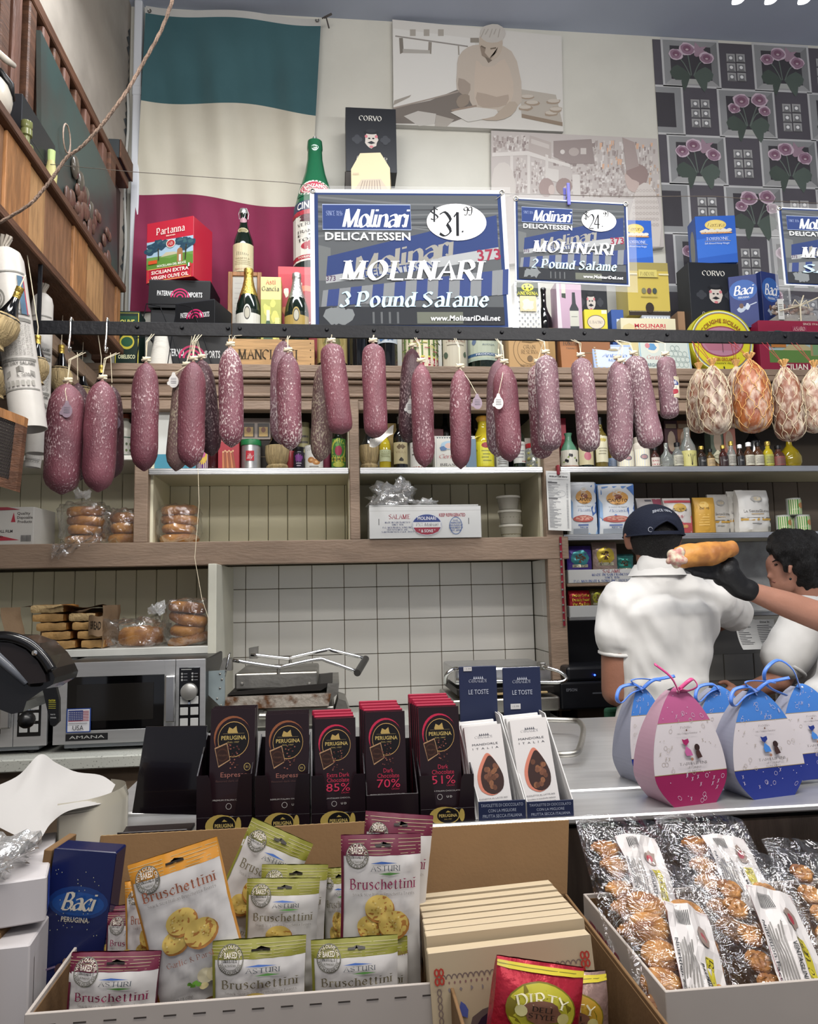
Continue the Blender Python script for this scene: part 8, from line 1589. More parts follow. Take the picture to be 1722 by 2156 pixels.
for (a, b, c_) in (((1532, 1178), (1522, 1160), (1524, 1144)), ((1520, 1200), (1480, 1196), (1452, 1190)), ((1518, 1208), (1476, 1204), (1446, 1197)), ((1522, 1214), (1484, 1212), (1460, 1207)), ((1524, 1190), (1498, 1184), (1470, 1182))):
    a, b, c_ = L(*a), L(b[0], b[1], Y3-.02), L(c_[0], c_[1], Y3-.03); gl += [(a, .013, b, .0105), (b, .0105, c_, .009)]
blob('black_glove', gl, mat('black_glove', '0e0e10', .55, bump=.3, bs=40), m3, .005, 2)
sw = thing('sandwich', 'long crusty sandwich roll with pink filling held up in the black glove', 'sandwich', tuple(PY(1490, 1168, Y3-.035))); O2 = sw.location.copy(); L2 = lambda px, py, y: PY(px, py, y)-O2
blob('bread_roll', [(L2(1436, 1172, Y3-.04), .036, L2(1490, 1166, Y3-.035), .04), (L2(1490, 1166, Y3-.035), .04, L2(1536, 1156, Y3-.03), .028)], CRUST, sw, .005, 3, disp=.005, dsc=22)
blob('filling', [(L2(1416, 1168, Y3-.06), .018, L2(1424, 1188, Y3-.06), .014), (L2(1408, 1182, Y3-.06), .01, L2(1432, 1162, Y3-.065), .016), (L2(1420, 1178, Y3-.07), .016, L2(1440, 1180, Y3-.075), .012)], mat('pink_filling', 'a8706a', .5, col2='b8ae98', vs=60), sw, .004, 1)
# ================================================================ FRONT LEDGE: CHOCOLATE DISPLAYS AND EGGS
random.seed(21); ZE = ZT-.008
def d_bar(ring, l1, pc=None, tc='8c5a50'):
    def f(c):
        c.rect(0, 0, 1, 1, '1d0f14'); f0 = c.fn; c.fn = lambda u, v, d: f0(u, .14+.86*v, d); c.ell(.5, .72, .42, .21, ring, 28); c.ell(.53, .69, .42, .22, '1d0f14', 26); c.ell(.52, .7, .35, .175, 'b08c54', 28); c.ell(.52, .7, .34, .168, '100c0d', 28)
        c.poly([(.38, .77), (.42, .82), (.5, .8), (.58, .83), (.6, .78), (.62, .76), (.4, .76)], 'a08850'); c.rect(.28, .755, .76, .758, '7c6a44'); c.text('PERUGINA', .52, .715, .038, 'a48f54', 'b', fit=.56); c.text('DAL 1907', .52, .672, .013, '8c7a4c', 'b', fit=.26)
        c.poly([(.1, .62), (.38, .67), (.46, .5), (.2, .43)], '9a7a5a'); c.poly([(.12, .61), (.37, .655), (.445, .505), (.2, .445)], '2c1a14'); c.ell(.28, .55, .13, .065, '3c241a', 16); c.ell(.28, .55, .11, .05, '2a1812', 16); c.text('Perugina', .28, .55, .02, '5c4030', 'k', fit=.2)
        for k in range(26): c.ell(random.uniform(.4, .68), random.uniform(.42, .66), .02, .008, ('5c3430', '7c4c40', '3a2018')[k % 3], 5)
        if pc:
            for k, s in enumerate(l1): c.text(s, .55, .37-.055*k, .045, 'a82c44', 's', fit=.55 if len(s) > 5 else .25)
            c.text(pc, .55, .235, .085, 'b02c48', 's', fit=.6); c.text('CACAO', .72, .175, .015, 'a82c44', 's', fit=.2)
        else: c.text(l1[0], .55, .36, .045, tc, 's', fit=.62); c.text('flavored dark chocolate', .52, .3, .02, '4c3430', 's', fit=.75); c.ring(.84, .43, .07, .035, .005, 'a48f54', 16); c.text('51', .84, .43, .02, 'a48f54', 'b', fit=.07)
        c.text('PREMIUM ITALIAN CHOCOLATE', .52, .12, .014, 'a8a4a0', 's', fit=.85); c.ring(.45, .06, .06, .028, .004, 'a8a4a0', 12); c.text('U D', .68, .06, .02, 'a8a4a0', 'b', fit=.14)
    return f
OD = ('front', 'second', 'third', 'fourth', 'fifth', 'sixth', 'seventh', 'eighth')
def lean(t, a): t.rotation_euler = (a, 0, 0)
def chocs(n, tx0, tx1, bx0, bx1, by, ring, l1, pc, nb, torn=False):
    Y = 1.295; x0, x1 = XZ(tx0, ZE, Y), XZ(tx1, ZE, Y); w = x1-x0; xm = (x0+x1)/2; hs = ZY(tx0, 1634, Y)-ZE; dp = .1
    t = thing('chocolate_display', f'black chocolate display tray holding the {n} bars', 'display box', (xm, Y, ZE)); m = cm('140a10', .35)
    pass
    for s in (-1, 1):
        X0 = s*w/2-(.002 if s > 0 else 0)
        v = [(X0+a, y, z) for a in (0, .002) for y, z in ((0, 0), (dp, 0), (dp, hs*1.55), (.0, hs if not torn else hs*.62))]; G().add(v, [(3, 2, 1, 0), (4, 5, 6, 7), (0, 1, 5, 4), (1, 2, 6, 5), (2, 3, 7, 6), (3, 0, 4, 7)]).obj('side_wall', m, t)
    if torn: G().bbox(-w/2, w/2, -.001, .001, 0, hs*.62, .0005).obj('front_wall', m, t)
    else:
        for s in (-1, 1): G().prism([(s*w/2, hs*.3), (s*w/2, hs), (s*(w/2-.018), hs), (s*(w/2-.022), hs*.9), (s*(w/2-.027), hs*.33), (s*(w/2-.03), hs*.3)][::-s], -.001, .001).obj('front_wing', m, t)
        G().bbox(-w/2, w/2, -.001, .001, 0, hs*.3, .0005).obj('front_wall', m, t)
        c = C(flat(w, hs*.3, -.0012), w, hs*.3, .0001); c.ell(.42, .5, .26, .62, 'a08a48', 22); c.ell(.5, .5, .22, .58, 'a08a48', 20); c.ell(.5, .5, .2, .52, '0f0c0e', 22); c.poly([(.46, .72), (.5, .85), (.56, .72)], 'a08a48'); c.text('PERUGINA', .5, .5, .2, 'b09a5c', 'b', fit=.34); c.text('DAL 1907', .5, .25, .08, '8c7a4c', 'b', fit=.14); c.ell(.76, .5, .05, .45, 'a08a48', 12); c.obj('printed_logo', PRINT, t)
    G().box(-w/2, w/2, 0, dp, 0, .002).bbox(-w/2, w/2, dp-.001, dp+.001, 0, hs*1.5, .0005).obj('back_and_base', m, t)
    bw = msz(bx0, bx1, ZE, Y)*.985; bxm = (XZ(bx0, ZE+.1, Y)+XZ(bx1, ZE+.1, Y))/2; bh = ZY((bx0+bx1)/2, by, Y+.035)-ZE-.003
    for k in range(nb):
        b = thing('chocolate_bar', f'front {n} bar in its tray' if k == 0 else f'{OD[k]} bar counted from the front in the {n} tray', 'chocolate bar', (bxm-.0022*k*(pc is not None), Y+.012+.013*k, ZE+.003), -.03, None if k == 0 else f'{n} bars behind the front one'); lean(b, -.13); b.rotation_euler.z = random.uniform(-.03, .03)
        G().bbox(-bw/2, bw/2, 0, .0105, 0, bh+.003*k*(pc is not None), .0015).obj('wrapper', cm('8c1c34' if pc else '2a161c', .3), b)
        c = C(flat(bw, bh, -.0003), bw, bh, .00004)
        if k == 0: d_bar(ring, l1, pc)(c)
        else: c.rect(0, 0, 1, 1, '1d0f14')
        c.obj('printed_front', GLOSS, b)
chocs('left espresso', 413, 530, 434, 533, 1491, '7c4a30', ['Espresso'], None, 4); chocs('right espresso', 537, 652, 554, 650, 1501, '7c4a30', ['Espresso'], None, 4)
chocs('eighty five percent extra dark', 656, 770, 662, 752, 1510, 'a82440', ['Extra Dark', 'Chocolate'], '85%', 4); chocs('seventy percent dark', 772, 882, 770, 858, 1496, 'a82440', ['Dark', 'Chocolate'], '70%', 5, True); chocs('fifty one percent dark', 886, 1000, 886, 976, 1486, 'a82440', ['Dark', 'Chocolate'], '51%', 6)
t = thing('empty_display_carton', 'empty glossy black display carton with a tall back left of the chocolate trays', 'display box', (XZ(352, ZE, 1.33), 1.3, ZE)); o = t.location; q = [(PY(a, b, 1.36)-o) for a, b in ((278, 1712), (424, 1716), (436, 1528), (307, 1530))]
G().add([tuple(p) for p in q]+[(p.x, p.y+.003, p.z) for p in q], [(0, 1, 2, 3), (7, 6, 5, 4), (0, 4, 5, 1), (1, 5, 6, 2), (2, 6, 7, 3), (3, 7, 4, 0)]).obj('back_panel', mat('gloss_carton', '100c10', .18, coat=.3), t)
G().bbox(q[0].x-.025, q[1].x-.01, -.01, .057, 0, .004, .001).bbox(q[0].x-.025, q[1].x-.01, -.012, -.01, 0, .014, .001).obj('base', cm('140a10', .35), t)
def almond(n, tx0, tx1, hx0, hx1, hy, price, top):
    Y = 1.295; x0, x1 = XZ(tx0, ZE, Y), XZ(tx1, ZE, Y); w = x1-x0; xm = (x0+x1)/2; hb = ZY(tx0, 1688, Y)-ZE; t = thing('almond_bar_display', f'{n} white almond chocolate display with dark blue base and header card', 'display box', (xm, Y, ZE)); m = cm('1c2440', .5); wh = cm('c4c2c0', .5)
    G().bbox(-w/2, w/2, -.001, .001, 0, hb, .0005).obj('front_wall', m, t); zt = ZY(1060, 1500, Y+.1)-ZE
    for s in (-1, 1): X0 = s*w/2-(.002 if s > 0 else 0); v = [(X0+a-(.0 if z < .05 else .022), y, z) for a in (0, .002) for y, z in ((0, 0), (.12, 0), (.12, zt), (.075, zt), (.0, hb))]; G().add(v, [(4, 3, 2, 1, 0), (5, 6, 7, 8, 9), (3, 4, 9, 8), (2, 3, 8, 7)]).obj('side_wall', wh, t)
    G().box(-w/2, w/2, 0, .12, 0, .002).obj('base', m, t)
    c = C(flat(w, hb, -.0012), w, hb, .0001); [c.text(s, .5, .78-.28*k, .16, '9aa0b0', 's', fit=f) for k, (s, f) in enumerate((('TAVOLETTE DI CIOCCOLATO', .9), ('CON LA MIGLIORE', .6), ('FRUTTA SECCA ITALIANA', .84)))]; c.obj('printed_front', PRINT, t)
    a, b = PY(hx0, 1500, Y+.115)-t.location, PY(hx1, hy, Y+.115)-t.location
    G().bbox(a.x, b.x, .112, .115, a.z-.03, b.z, .001).obj('header_card', m, t); c = C(lambda u, v, d: (a.x+(b.x-a.x)*u, .1118-d, a.z+(b.z-a.z)*v), b.x-a.x, b.z-a.z, .0001)
    def logo(c, v, s, col): c.text('GIRAUDI', .5, v, s, col, 'r', fit=.48); [c.poly([(.37+.055*k, v+s*.6), (.395+.055*k, v+s*1.5), (.42+.055*k, v+s*.6)], col) for k in range(5)]
    logo(c, .68, .07, 'a8acb8'); c.text('LE TOSTE', .5, .44, .1, 'a8acb8', 's', fit=.54); c.rect(*price, 'b8b6b4'); c.text('13.99', (price[0]+price[2])/2, (price[1]+price[3])/2, .04, '5a5a5c', 's', fit=.18); c.obj('printed_header', PRINT, t)
    bw = w*.82; bh = ZY(1040, top, Y+.06)-ZE-.003
    for k in range(3):
        b = thing('almond_bar', f'front milk chocolate almond bar of the {n} white display' if k == 0 else f'{OD[k]} white bar box from the front in the {n} white display', 'chocolate bar', (xm-.012-.003*k, Y+.004+.015*k, ZE+.003), 0, None if k == 0 else f'almond bars behind the front one, {n} display'); b.rotation_euler = (-.28, -.06, 0)
        G().bbox(-bw/2, bw/2, 0, .013, 0, bh+.002*k, .001).obj('carton', wh, b)
        if k: continue
        c = C(flat(bw, bh, -.0003), bw, bh, .00005); c.rect(0, 0, 1, 1, 'c4c0be'); logo(c, .87, .028, '4a4a52'); c.text('MANDORLE', .5, .79, .022, '3a3a42', 's', fit=.7); c.text('ITALIA', .5, .745, .02, '3a3a42', 's', fit=.7, sp=.8)
        eg = lambda x, y, r, h, c_: c.poly([(x, y-h), (x+r*.8, y-h*.75), (x+r, y-h*.2), (x+r*.75, y+h*.35), (x+r*.3, y+h*.85), (x, y+h), (x-r*.3, y+h*.85), (x-r*.8, y+h*.3), (x-r, y-h*.2), (x-r*.8, y-h*.75)], c_, sm=3)
        eg(.52, .46, .34, .23, 'b8705c'); eg(.57, .45, .3, .21, '33201c')
        for i in range(16): u = random.uniform(.42, .74); v = random.uniform(.29, .56); c.ell(u, v, .07, .026, ('6a4432', '5a3828', '7c5238')[i % 3], 10, rot=random.uniform(.3, 2)); c.line([(u-.02, v-.015), (u+.02, v+.015)], .002, '3c241c')
        for i, s in enumerate(('TAVOLETTA AL LATTE 36%', 'cioccolato e mandorle italiane', 'MILK CHOCOLATE BAR 36%')): c.text(s, .5, .2-.035*i, .014, '3a3a42', 's', fit=.8)
        c.obj('printed_front', PRINT, b)
almond('left', 1008, 1107, 968, 1044, 1401, (.12, .9, .34, .99), 1516); almond('right', 1110, 1208, 1060, 1136, 1403, (.18, .07, .44, .19), 1506)
def egg(label, cx, wpx, ytop, Y, z, rz, c_top, c_bot, txt, wr, dep=.075, bow=None, full=True):
    w = msz(cx-wpx/2, cx+wpx/2, z+.08, Y)/2; h = ZY(cx, ytop, Y)-z; t = thing('egg_box', label, 'gift box', (XZ(cx, z, Y), Y+dep/2, z), rz)
    def hw(v): return w*(.58 if v <= 0 else (.58+.42*sin(min(v/.27, 1)*pi/2) if v < .27 else max(cos((v-.27)/.73*pi/2), 0)**.6))
    D = lambda v: dep/2*(1-v)**.55+.001
    def F(u, v, s, e=0): return ((u-.5)*2*hw(v), s*(D(v)+e), v*h)
    n = 24; W_ = cm('a9a2a8' if not c_top.startswith('3') else '8c8e98', .5)
    for s, nm in ((-1, 'front_panel'), (1, 'back_panel')): G().sheet(lambda u, v: F(u if s < 0 else 1-u, v, s), 4, n).obj(nm, W_, t)
    for s in (0, 1): G().sheet(lambda u, v: tuple(Vector(F(s, v*.97, -1)).lerp(Vector(F(s, v*.97, 1)), u if s else 1-u)), 2, n).obj('side_panel', cm(c_top if s == 9 else ('9c7c8a' if c_top[0] != '3' else '7c7e8c'), .5), t)
    c = C(lambda u, v, d: F(u, v, -1, d+.0004), 2*w, h, .0001)
    for a, b, col in ((0, .27, c_bot), (.27, .7, 'b9b2b4'), (.7, .995, c_top)): c.put([F_ for F_ in [(u/4, a+(b-a)*k/20) for k in range(21) for u in range(5)]], [(j*5+i, j*5+i+1, (j+1)*5+i+1, (j+1)*5+i) for j in range(20) for i in range(4)], col); c.h += .0001
    c.rect(0, .695, 1, .7, '8c7a50', 3); c.rect(0, .268, 1, .273, '8c7a50', 3)
    for k in range(72):
        v = random.uniform(.03, .93); u = random.uniform(.06, .94)
        if .33 < u < .67 and .29 < v < .68: continue
        cl = 'b4aab8' if (v < .26 or v > .71) else '9a8f84'
        r = .022/max(.35, hw(v)/w)
        if k % 3 == 0: c.ring(u, v, r, .018, .003, cl, 8)
        elif k % 3 == 1: c.line([(u-r*.6, v-.015), (u+r*.6, v+.018)], .004, cl); c.line([(u-r*.3, v+.018), (u+r*.4, v-.01)], .003, cl)
        else: c.ell(u, v, r*.3, .004, cl, 6)
    if full:
        c.h += .0009; c.text('PASQUA', .5, .655, .018, '4a4440', 'r', fit=.2); c.ell(.5, .63, .012, .009, '5c4030', 8); c.text('Antica Torroneria Piemontese', .5, .605, .016, '4a4440', 'k', fit=.34)
        c.poly([(.4, .56), (.44, .55), (.5, .56), (.51, .53), (.46, .5), (.42, .52)], wr[0]); c.poly([(.455, .5), (.52, .46), (.54, .415), (.45, .415), (.43, .45)], wr[1]); c.poly([(.59, .45), (.64, .455), (.67, .395), (.6, .385), (.585, .42)], '3a2420'); c.ell(.615, .48, .04, .03, '2c1a18', 10); c.ell(.52, .385, .02, .014, '8c6450', 8)
        c.text('TARTUFINI', .53, .35, .022, '3a3634', 'r', fit=.4); c.text('di Pasqua', .53, .32, .02, '5a5450', 'k', fit=.18); c.text(txt, .53, .29, .014, '3a3634', 'r', fit=.2)
    c.obj('printed_front', PRINT, t)
    G().ball((0, -.002, h*.955), .004, .008, .004).obj('punched_hole', mat('hole_white', 'c9c9c9'), t)
    rc = mat('ribbon_'+c_top, 'b02c6c' if c_top[0] != '3' else '3c6cc0', .35, sheen=.3)
    for P in bow or (): G().tube(_cat([(a, -.012-.006*(i % 2), h+b) for i, (a, b) in enumerate(P)], 4), .0038, 6, flat=.35).obj('ribbon', rc, t, smooth=True)
BW = [[(0, -.012), (-.02, .004), (-.05, .0), (-.065, -.02), (-.05, -.03), (-.03, -.012), (0, -.006)], [(0, -.006), (.02, .01), (.05, .012), (.075, .016)], [(0, -.006), (-.03, .012), (.0, .014), (.04, .008)]]
egg('pink and cream chocolate egg box with magenta bow, AL LATTE', 1455, 172, 1450, 1.32, ZE, .2, 'a05078', '7c1444', 'AL LATTE', ('8c1c50', 'a85484'), bow=[[(0, -.01), (-.02, .02), (-.05, .045)], [(0, -.004), (.02, .012), (.034, .012), (.036, .0), (.02, -.008), (0, -.004)]])
egg('front blue chocolate egg box, FONDENTI, right of the pink one', 1622, 172, 1452, 1.34, ZE, .2, '3a6cb0', '1a2870', 'FONDENTI', ('1c2c70', '3c74b8'), bow=BW)
egg('blue egg box standing behind the pink one, leftmost', 1372, 100, 1447, 1.44, ZT, .22, '3a6cb0', '1a2870', '', ('1c2c70', '3c74b8'), bow=BW, full=False)
egg('blue egg box half hidden between the pink and the front blue box', 1538, 150, 1446, 1.47, ZT, .2, '3a6cb0', '1a2870', '', ('1c2c70', '3c74b8'), bow=BW[:1], full=False)
egg('blue egg box cut off by the right edge of the photo', 1722, 160, 1442, 1.42, ZT, .2, '3a6cb0', '1a2870', 'FONDENTI', ('1c2c70', '3c74b8'), bow=[[(-.01, -.01), (-.03, .03), (-.06, .05), (-.1, .03), (-.09, .0), (-.05, -.02)]])
# ================================================================ OPEN BOXES ON THE CUSTOMER SHELF
KR2 = mat('box_brown', '6e5335', .85, bump=.06, bs=160, var=.1, vs=8); WB = mat('box_white', 'a9a098', .6, var=.05)
def openbox(name, label, x0, x1, y0, y1, zr, ml, flap=None, lm=WB, ms=None):
    t = thing(name, label, 'box', ((x0+x1)/2, (y0+y1)/2, ZF+.001)); w = (x1-x0)/2; d = (y1-y0)/2; h = zr-ZF; e = .004
    for nm, A in (('front_wall', (-w, w, -d, -d+e)), ('back_wall', (-w, w, d-e, d)), ('side_wall', (-w, -w+e, -d+e, d-e)), ('side_wall', (w-e, w, -d+e, d-e))):
        a, b, c_, d_ = A; o_ = G().bbox(a, b, c_, d_, 0, h, .0008).obj(nm, ml, t)
        i = dict(front_wall=(a+e, b-e, d_, d_+.0012), back_wall=(a+e, b-e, c_-.0012, c_)).get(nm) or ((b, b+.0012, c_, d_) if a < 0 else (a-.0012, a, c_, d_))
        G().box(*i, 0, h-.006).obj('inner_liner', KR2, o_)
    G().box(-w, w, -d, d, 0, .003).obj('base', KR2, t)
    if flap:
        G().add([(-w, d-.004, h), (w, d-.004, h), (w+flap[2], d+flap[1], h+flap[0]), (-w-flap[3], d+flap[1], h+flap[0]), (-w, d, h), (w, d, h), (w+flap[2], d+flap[1]+.004, h+flap[0]), (-w-flap[3], d+flap[1]+.004, h+flap[0])], [(0, 1, 2, 3), (7, 6, 5, 4), (0, 4, 5, 1), (1, 5, 6, 2), (2, 6, 7, 3), (3, 7, 4, 0)]).obj('lid_flap', KR2, t)
        G().tube([(-w-flap[3]+(2*w+flap[3]+flap[2])*k/90, d+flap[1]+.002+.0012*(-1)**k, h+flap[0]) for k in range(91)], .0007, 4).obj('corrugated_edge', mat('pale_kraft', 'a58a62', .8), t)
    return t, w, d, h
b1, w, d, h = openbox('snack_box', 'white open cardboard box full of bruschetta toast bags', -.35, .124, .925, 1.2, 1.04, WB, (.098, .03, .0, .012))
for k in range(14): G().box(-w+.02+k*.033, -w+.034+k*.033, -d-.0006, -d, h-.0135, h-.012).obj('perforation', cm('3a3430', .8), b1)
b2, w2, d2, h2 = openbox('biscuit_carton', 'brown open cardboard box of upright cream biscuit cartons', .132, .352, .80, 1.17, 1.035, KR2, (.096, .035, .02, -.01))
b3, w3, d3, h3 = openbox('pastry_box', 'white open box printed KEEP REFRIGERATED holding clear pastry bags', .372, 1.0, .868, 1.15, 1.04, WB)
c = C(lambda u, v, dd: (-w3-.0004-dd, d3-u*d3*2, v*h3), d3*2, h3, .0002); c.text('KEEP REFRIGERATED', .3, .8, .1, '8c3444', 'b', fit=.42); c.ring(.42, .6, .06, .1, .008, '3c4c84', 18); [c.rect(.5, .62-k*.05, .75, .64-k*.05, '6a6a70') for k in range(5)]; c.obj('printed_side', PRINT, b3)
c = C(flat(2*w3, h3, -d3-.0004), 2*w3, h3, .0002); c.ring(.17, .42, .055, .26, .01, '3c4470', 30); [c.text(s, .17, .6-.07*k, .05, '4a4e66', 'R', fit=.013*len(s)**.7) for k, s in enumerate(('U.S.', 'INSPECTED', 'AND PASSED BY', 'DEPARTMENT OF', 'AGRICULTURE'))]; c.ring(.53, .42, .055, .26, .01, '3c4470', 20); c.obj('printed_front', PRINT, b3)
def seal(c, u, v, r, k, dk):
    R = r; H_ = c.W/c.H; c.ring(u, v, R, R*H_, .008, dk, 24); c.ring(u, v, R*.68, R*.68*H_, .004, dk, 22); c.text('WITH OLIVE OIL', u, v+.0, .02, dk, 'b', arc=R*.84*c.W, fit=None, xs=.9) if 0 else c.text('WITH OLIVE OIL', u, v+R*.84*H_, .022, 'b9b0a4', 'b', arc=R*.84*c.W); c.text('WITH OLIVE OIL', u, v-R*.84*H_, .022, dk, 'b', arc=-R*.84*c.W)
    c.ell(u, v, R*.66, R*.66*H_, kc, 16) if 0 else None; c.text('BAKED', u, v+.035, .038, 'c8c0b4' , 'b', fit=R*1.05); c.rect(u-R*.55, v-.012, u+R*.55, v-.009, dk); c.text('IN ITALY', u, v-.002, .026, '2c2c2c', 'R', fit=R*1.15); c.text('0% TRANS FATS', u, v-.035, .014, dk, 'b', fit=R*.9)
def toast(c, u, v, s, o):
    for du, dv, r in ((-.1, -.03, .8), (-.02, .05, .95), (.1, -.02, 1.)): c.ell(u+du*s+.01, v+dv*s-.012, .13*s*r, .062*s*r, '9c6a34', 18, rot=o); c.ell(u+du*s, v+dv*s, .125*s*r, .058*s*r, 'bfa458', 18, rot=o); [c.ell(u+du*s+random.uniform(-.07, .07)*s, v+dv*s+random.uniform(-.03, .03)*s, .012, .006, ('a8883c', 'cdb878')[k % 2], 6) for k in range(9)]
def d_bru(kc, tc, fl, gar=0, ast=True):
    def f(c):
        c.rect(.0, .0, 1, .875, 'bdb9b6', 20, 24); c.rect(0, .875, 1, 1, kc, 20, 4); [c.rect(0, .885+k*.022, 1, .888+k*.022, 'a49a78', 8) for k in range(5)]; c.rect(0, 0, .03, .9, kc, 1, 6)
        c.h = .002; c.poly([(.42, .945), (.62, .945), (.62, .93), (.54, .93), (.52, .96), (.5, .93), (.42, .93)], '2a2420'); seal(c, .2, .875, .135, kc, '5c5a50')
        v0 = .0 if ast else .07
        c.h += .0006
        if ast: c.text('ASTURI', .56, .80, .034, '26303c', 'r', fit=.38); c.poly([(.36, .832), (.5, .845), (.7, .83), (.52, .828)], '3c5c9c'); c.poly([(.46, .765), (.6, .775), (.74, .765), (.6, .757)], '4c7c3c')
        c.text('Bruschettini', .53, .7+v0, .065, tc, 'R', fit=.84); c.text('Snack Size Italian Bruschetta Toasts', .53, .635+v0, .02, '6a625c', 'r', fit=.78)
        toast(c, .5, .48, 1.5, .25 if gar else 0); c.text(fl, .53, .27+.03*gar, .035, tc, 'r', fit=.62, rot=0)
        if gar: c.ell(.6, .17, .09, .05, 'bfb698', 14); c.ell(.68, .165, .07, .045, 'b9ae8c', 12); c.ell(.56, .11, .05, .02, 'bfb282', 10); [c.ell(.42+.03*k, .15-.015*(k % 2), .03, .014, '5c8a34', 7, jit=.3) for k in range(4)]; c.text('Veggie', .85, .2, .025, '4c8a3c', 'k', fit=.13); c.text('NET WT 4.23 OZ (120g)', .25, .07, .017, '5a5450', 's', fit=.35)
    return f
OR, MR, OL = 'b57a24', '5c1a30', '77752c'
BG = [('front orange topped garlic and parsley toast bag tilting left', 330, 530, 1790, .985, 2105, OR, '8c5038', 'Garlic & Parsley', 1, -.26, .0), ('large maroon topped black and green olives toast bag on the right', 712, 888, 1768, 1.02, 2090, MR, '7c2848', 'Black and Green Olives', 0, .03, 0),
 ('maroon topped toast bag behind the large one, poking above the box flap', 738, 888, 1722, 1.09, 2050, MR, '7c2848', 'Black and Green Olives', 0, .12, 0), ('olive green topped bag tilted right behind the orange bag', 395, 545, 1738, 1.12, 2030, OL, '6c6450', 'Rosemary', 0, .45, 0),
 ('olive topped toast bag standing in the middle rear row', 535, 680, 1832, 1.09, 2060, OL, '6c6450', 'Rosemary', 0, .06, 0), ('olive topped toast bag in front of the middle rear one', 505, 664, 1862, 1.045, 2100, OL, '6c6450', 'Rosemary', 0, .05, 0),
 ('narrow orange edged toast bag left of the tilted orange bag', 258, 352, 1860, 1.045, 2110, OR, '8c5038', 'Garlic & Parsley', 0, -.02, .3), ('maroon topped toast bag at the far left rear', 190, 262, 1920, 1.09, 2100, MR, '7c2848', 'Olives', 0, .02, 0), ('maroon topped toast bag at the left, showing the letters Br', 212, 330, 1932, 1.05, 2110, MR, '7c2848', 'Olives', 0, .02, 0),
 ('maroon topped toast bag lying low in the front left corner', 118, 315, 2022, .965, 2290, MR, '7c2848', 'Olives', 0, .05, 0), ('olive topped toast bag low in the front middle', 440, 645, 1992, .962, 2260, OL, '6c6450', 'Rosemary', 0, 0, 0), ('olive topped toast bag low in the front right', 655, 845, 1990, .962, 2250, OL, '6c6450', 'Rosemary', 0, 0, 0),
 ('olive topped bag edge behind the front right one', 700, 866, 1992, 1.0, 2250, OL, '6c6450', 'Rosemary', 0, 0, 0), ('olive edged toast bag squeezed left of the large maroon bag', 682, 745, 1838, 1.1, 2060, OL, '6c6450', 'Rosemary', 0, 0, 0)]
for lb, a, b, yt, Yb, yb, kc, tc, fl, g_, ro, rz in BG:
    z = max(ZY((a+b)/2, yb, Yb), ZF+.006); t = bag('toast_bag', lb, a, b, yt, Yb, z, .03, kc, d_bru(kc, tc, fl, g_, not g_), rz=rz, top=.8, group='toast bags in the white open box', pm=PRINT, m=cm(kc, .35), wr=.0035); t.rotation_euler = (-.05, ro, rz)
# cream biscuit cartons
def d_flo(c):
    c.rect(0, 0, 1, 1, 'a8977c'); 
    for k in range(26): u = .08+k*.033; c.ring(u, .86, .015, .022, .006, '6a5a54', 8, 0, pi); c.ell(u, .84, .006, .008, '7c5c58', 6); (c.ell(u, .805, .008, .012, '7c7270', 6, jit=.4) if k % 2 else 0)
    for k in range(22): [c.ring(u, .8-k*.036, .012, .018, .006, '6a5a54', 7) for u in (.05, .95)]
    for u in (.055, .945): [c.ring(u+.02*cos(a), .88+.03*sin(a), .012, .018, .01, '9c3428', 8) for a in (.8, 2.3, 4, 5.5)]
    c.ell(.36, .36, .21, .36, '5a4c48', 20, jit=.05); c.ell(.36, .36, .18, .32, '2c1c2c', 22); [c.ell(u, v, .03, .04, '4a5490', 7, jit=.3) for u, v in ((.14, .66), (.17, .6), (.13, .54), (.18, .7))]
    c.text('La Florentine', .69, .775, .1, '8c2820', 'c', fit=.5, rot=.2); c.text('TORRONE', .7, .35, .06, '6a5a44', 'R', fit=.3)
for k in range(8):
    Yk = .905+.027*k+.004*(k > 3); z = ZF+.009; xk = XZ(1080-(k*6.5), 1.0, Yk)+.014-.001*k; ht = ZY(1080, (2003 if k == 0 else 1980-k*14), Yk)-z
    t = thing('biscuit_box', ('front cream nougat box with red script in the brown carton' if k == 0 else OD[k]+' cream nougat box from the front in the brown carton'), 'box', (xk, Yk, z), 0, None if k == 0 else 'cream nougat boxes behind the front one'); t.rotation_euler = (-.1, -.045, 0)
    G().bbox(-.1, .1, 0, .02, 0, ht, .001).obj('carton', cm('b5a488', .45), t); c = C(flat(.2, ht, -.0003), .2, ht, .0001); d_flo(c); c.obj('printed_front', PRINT, t)
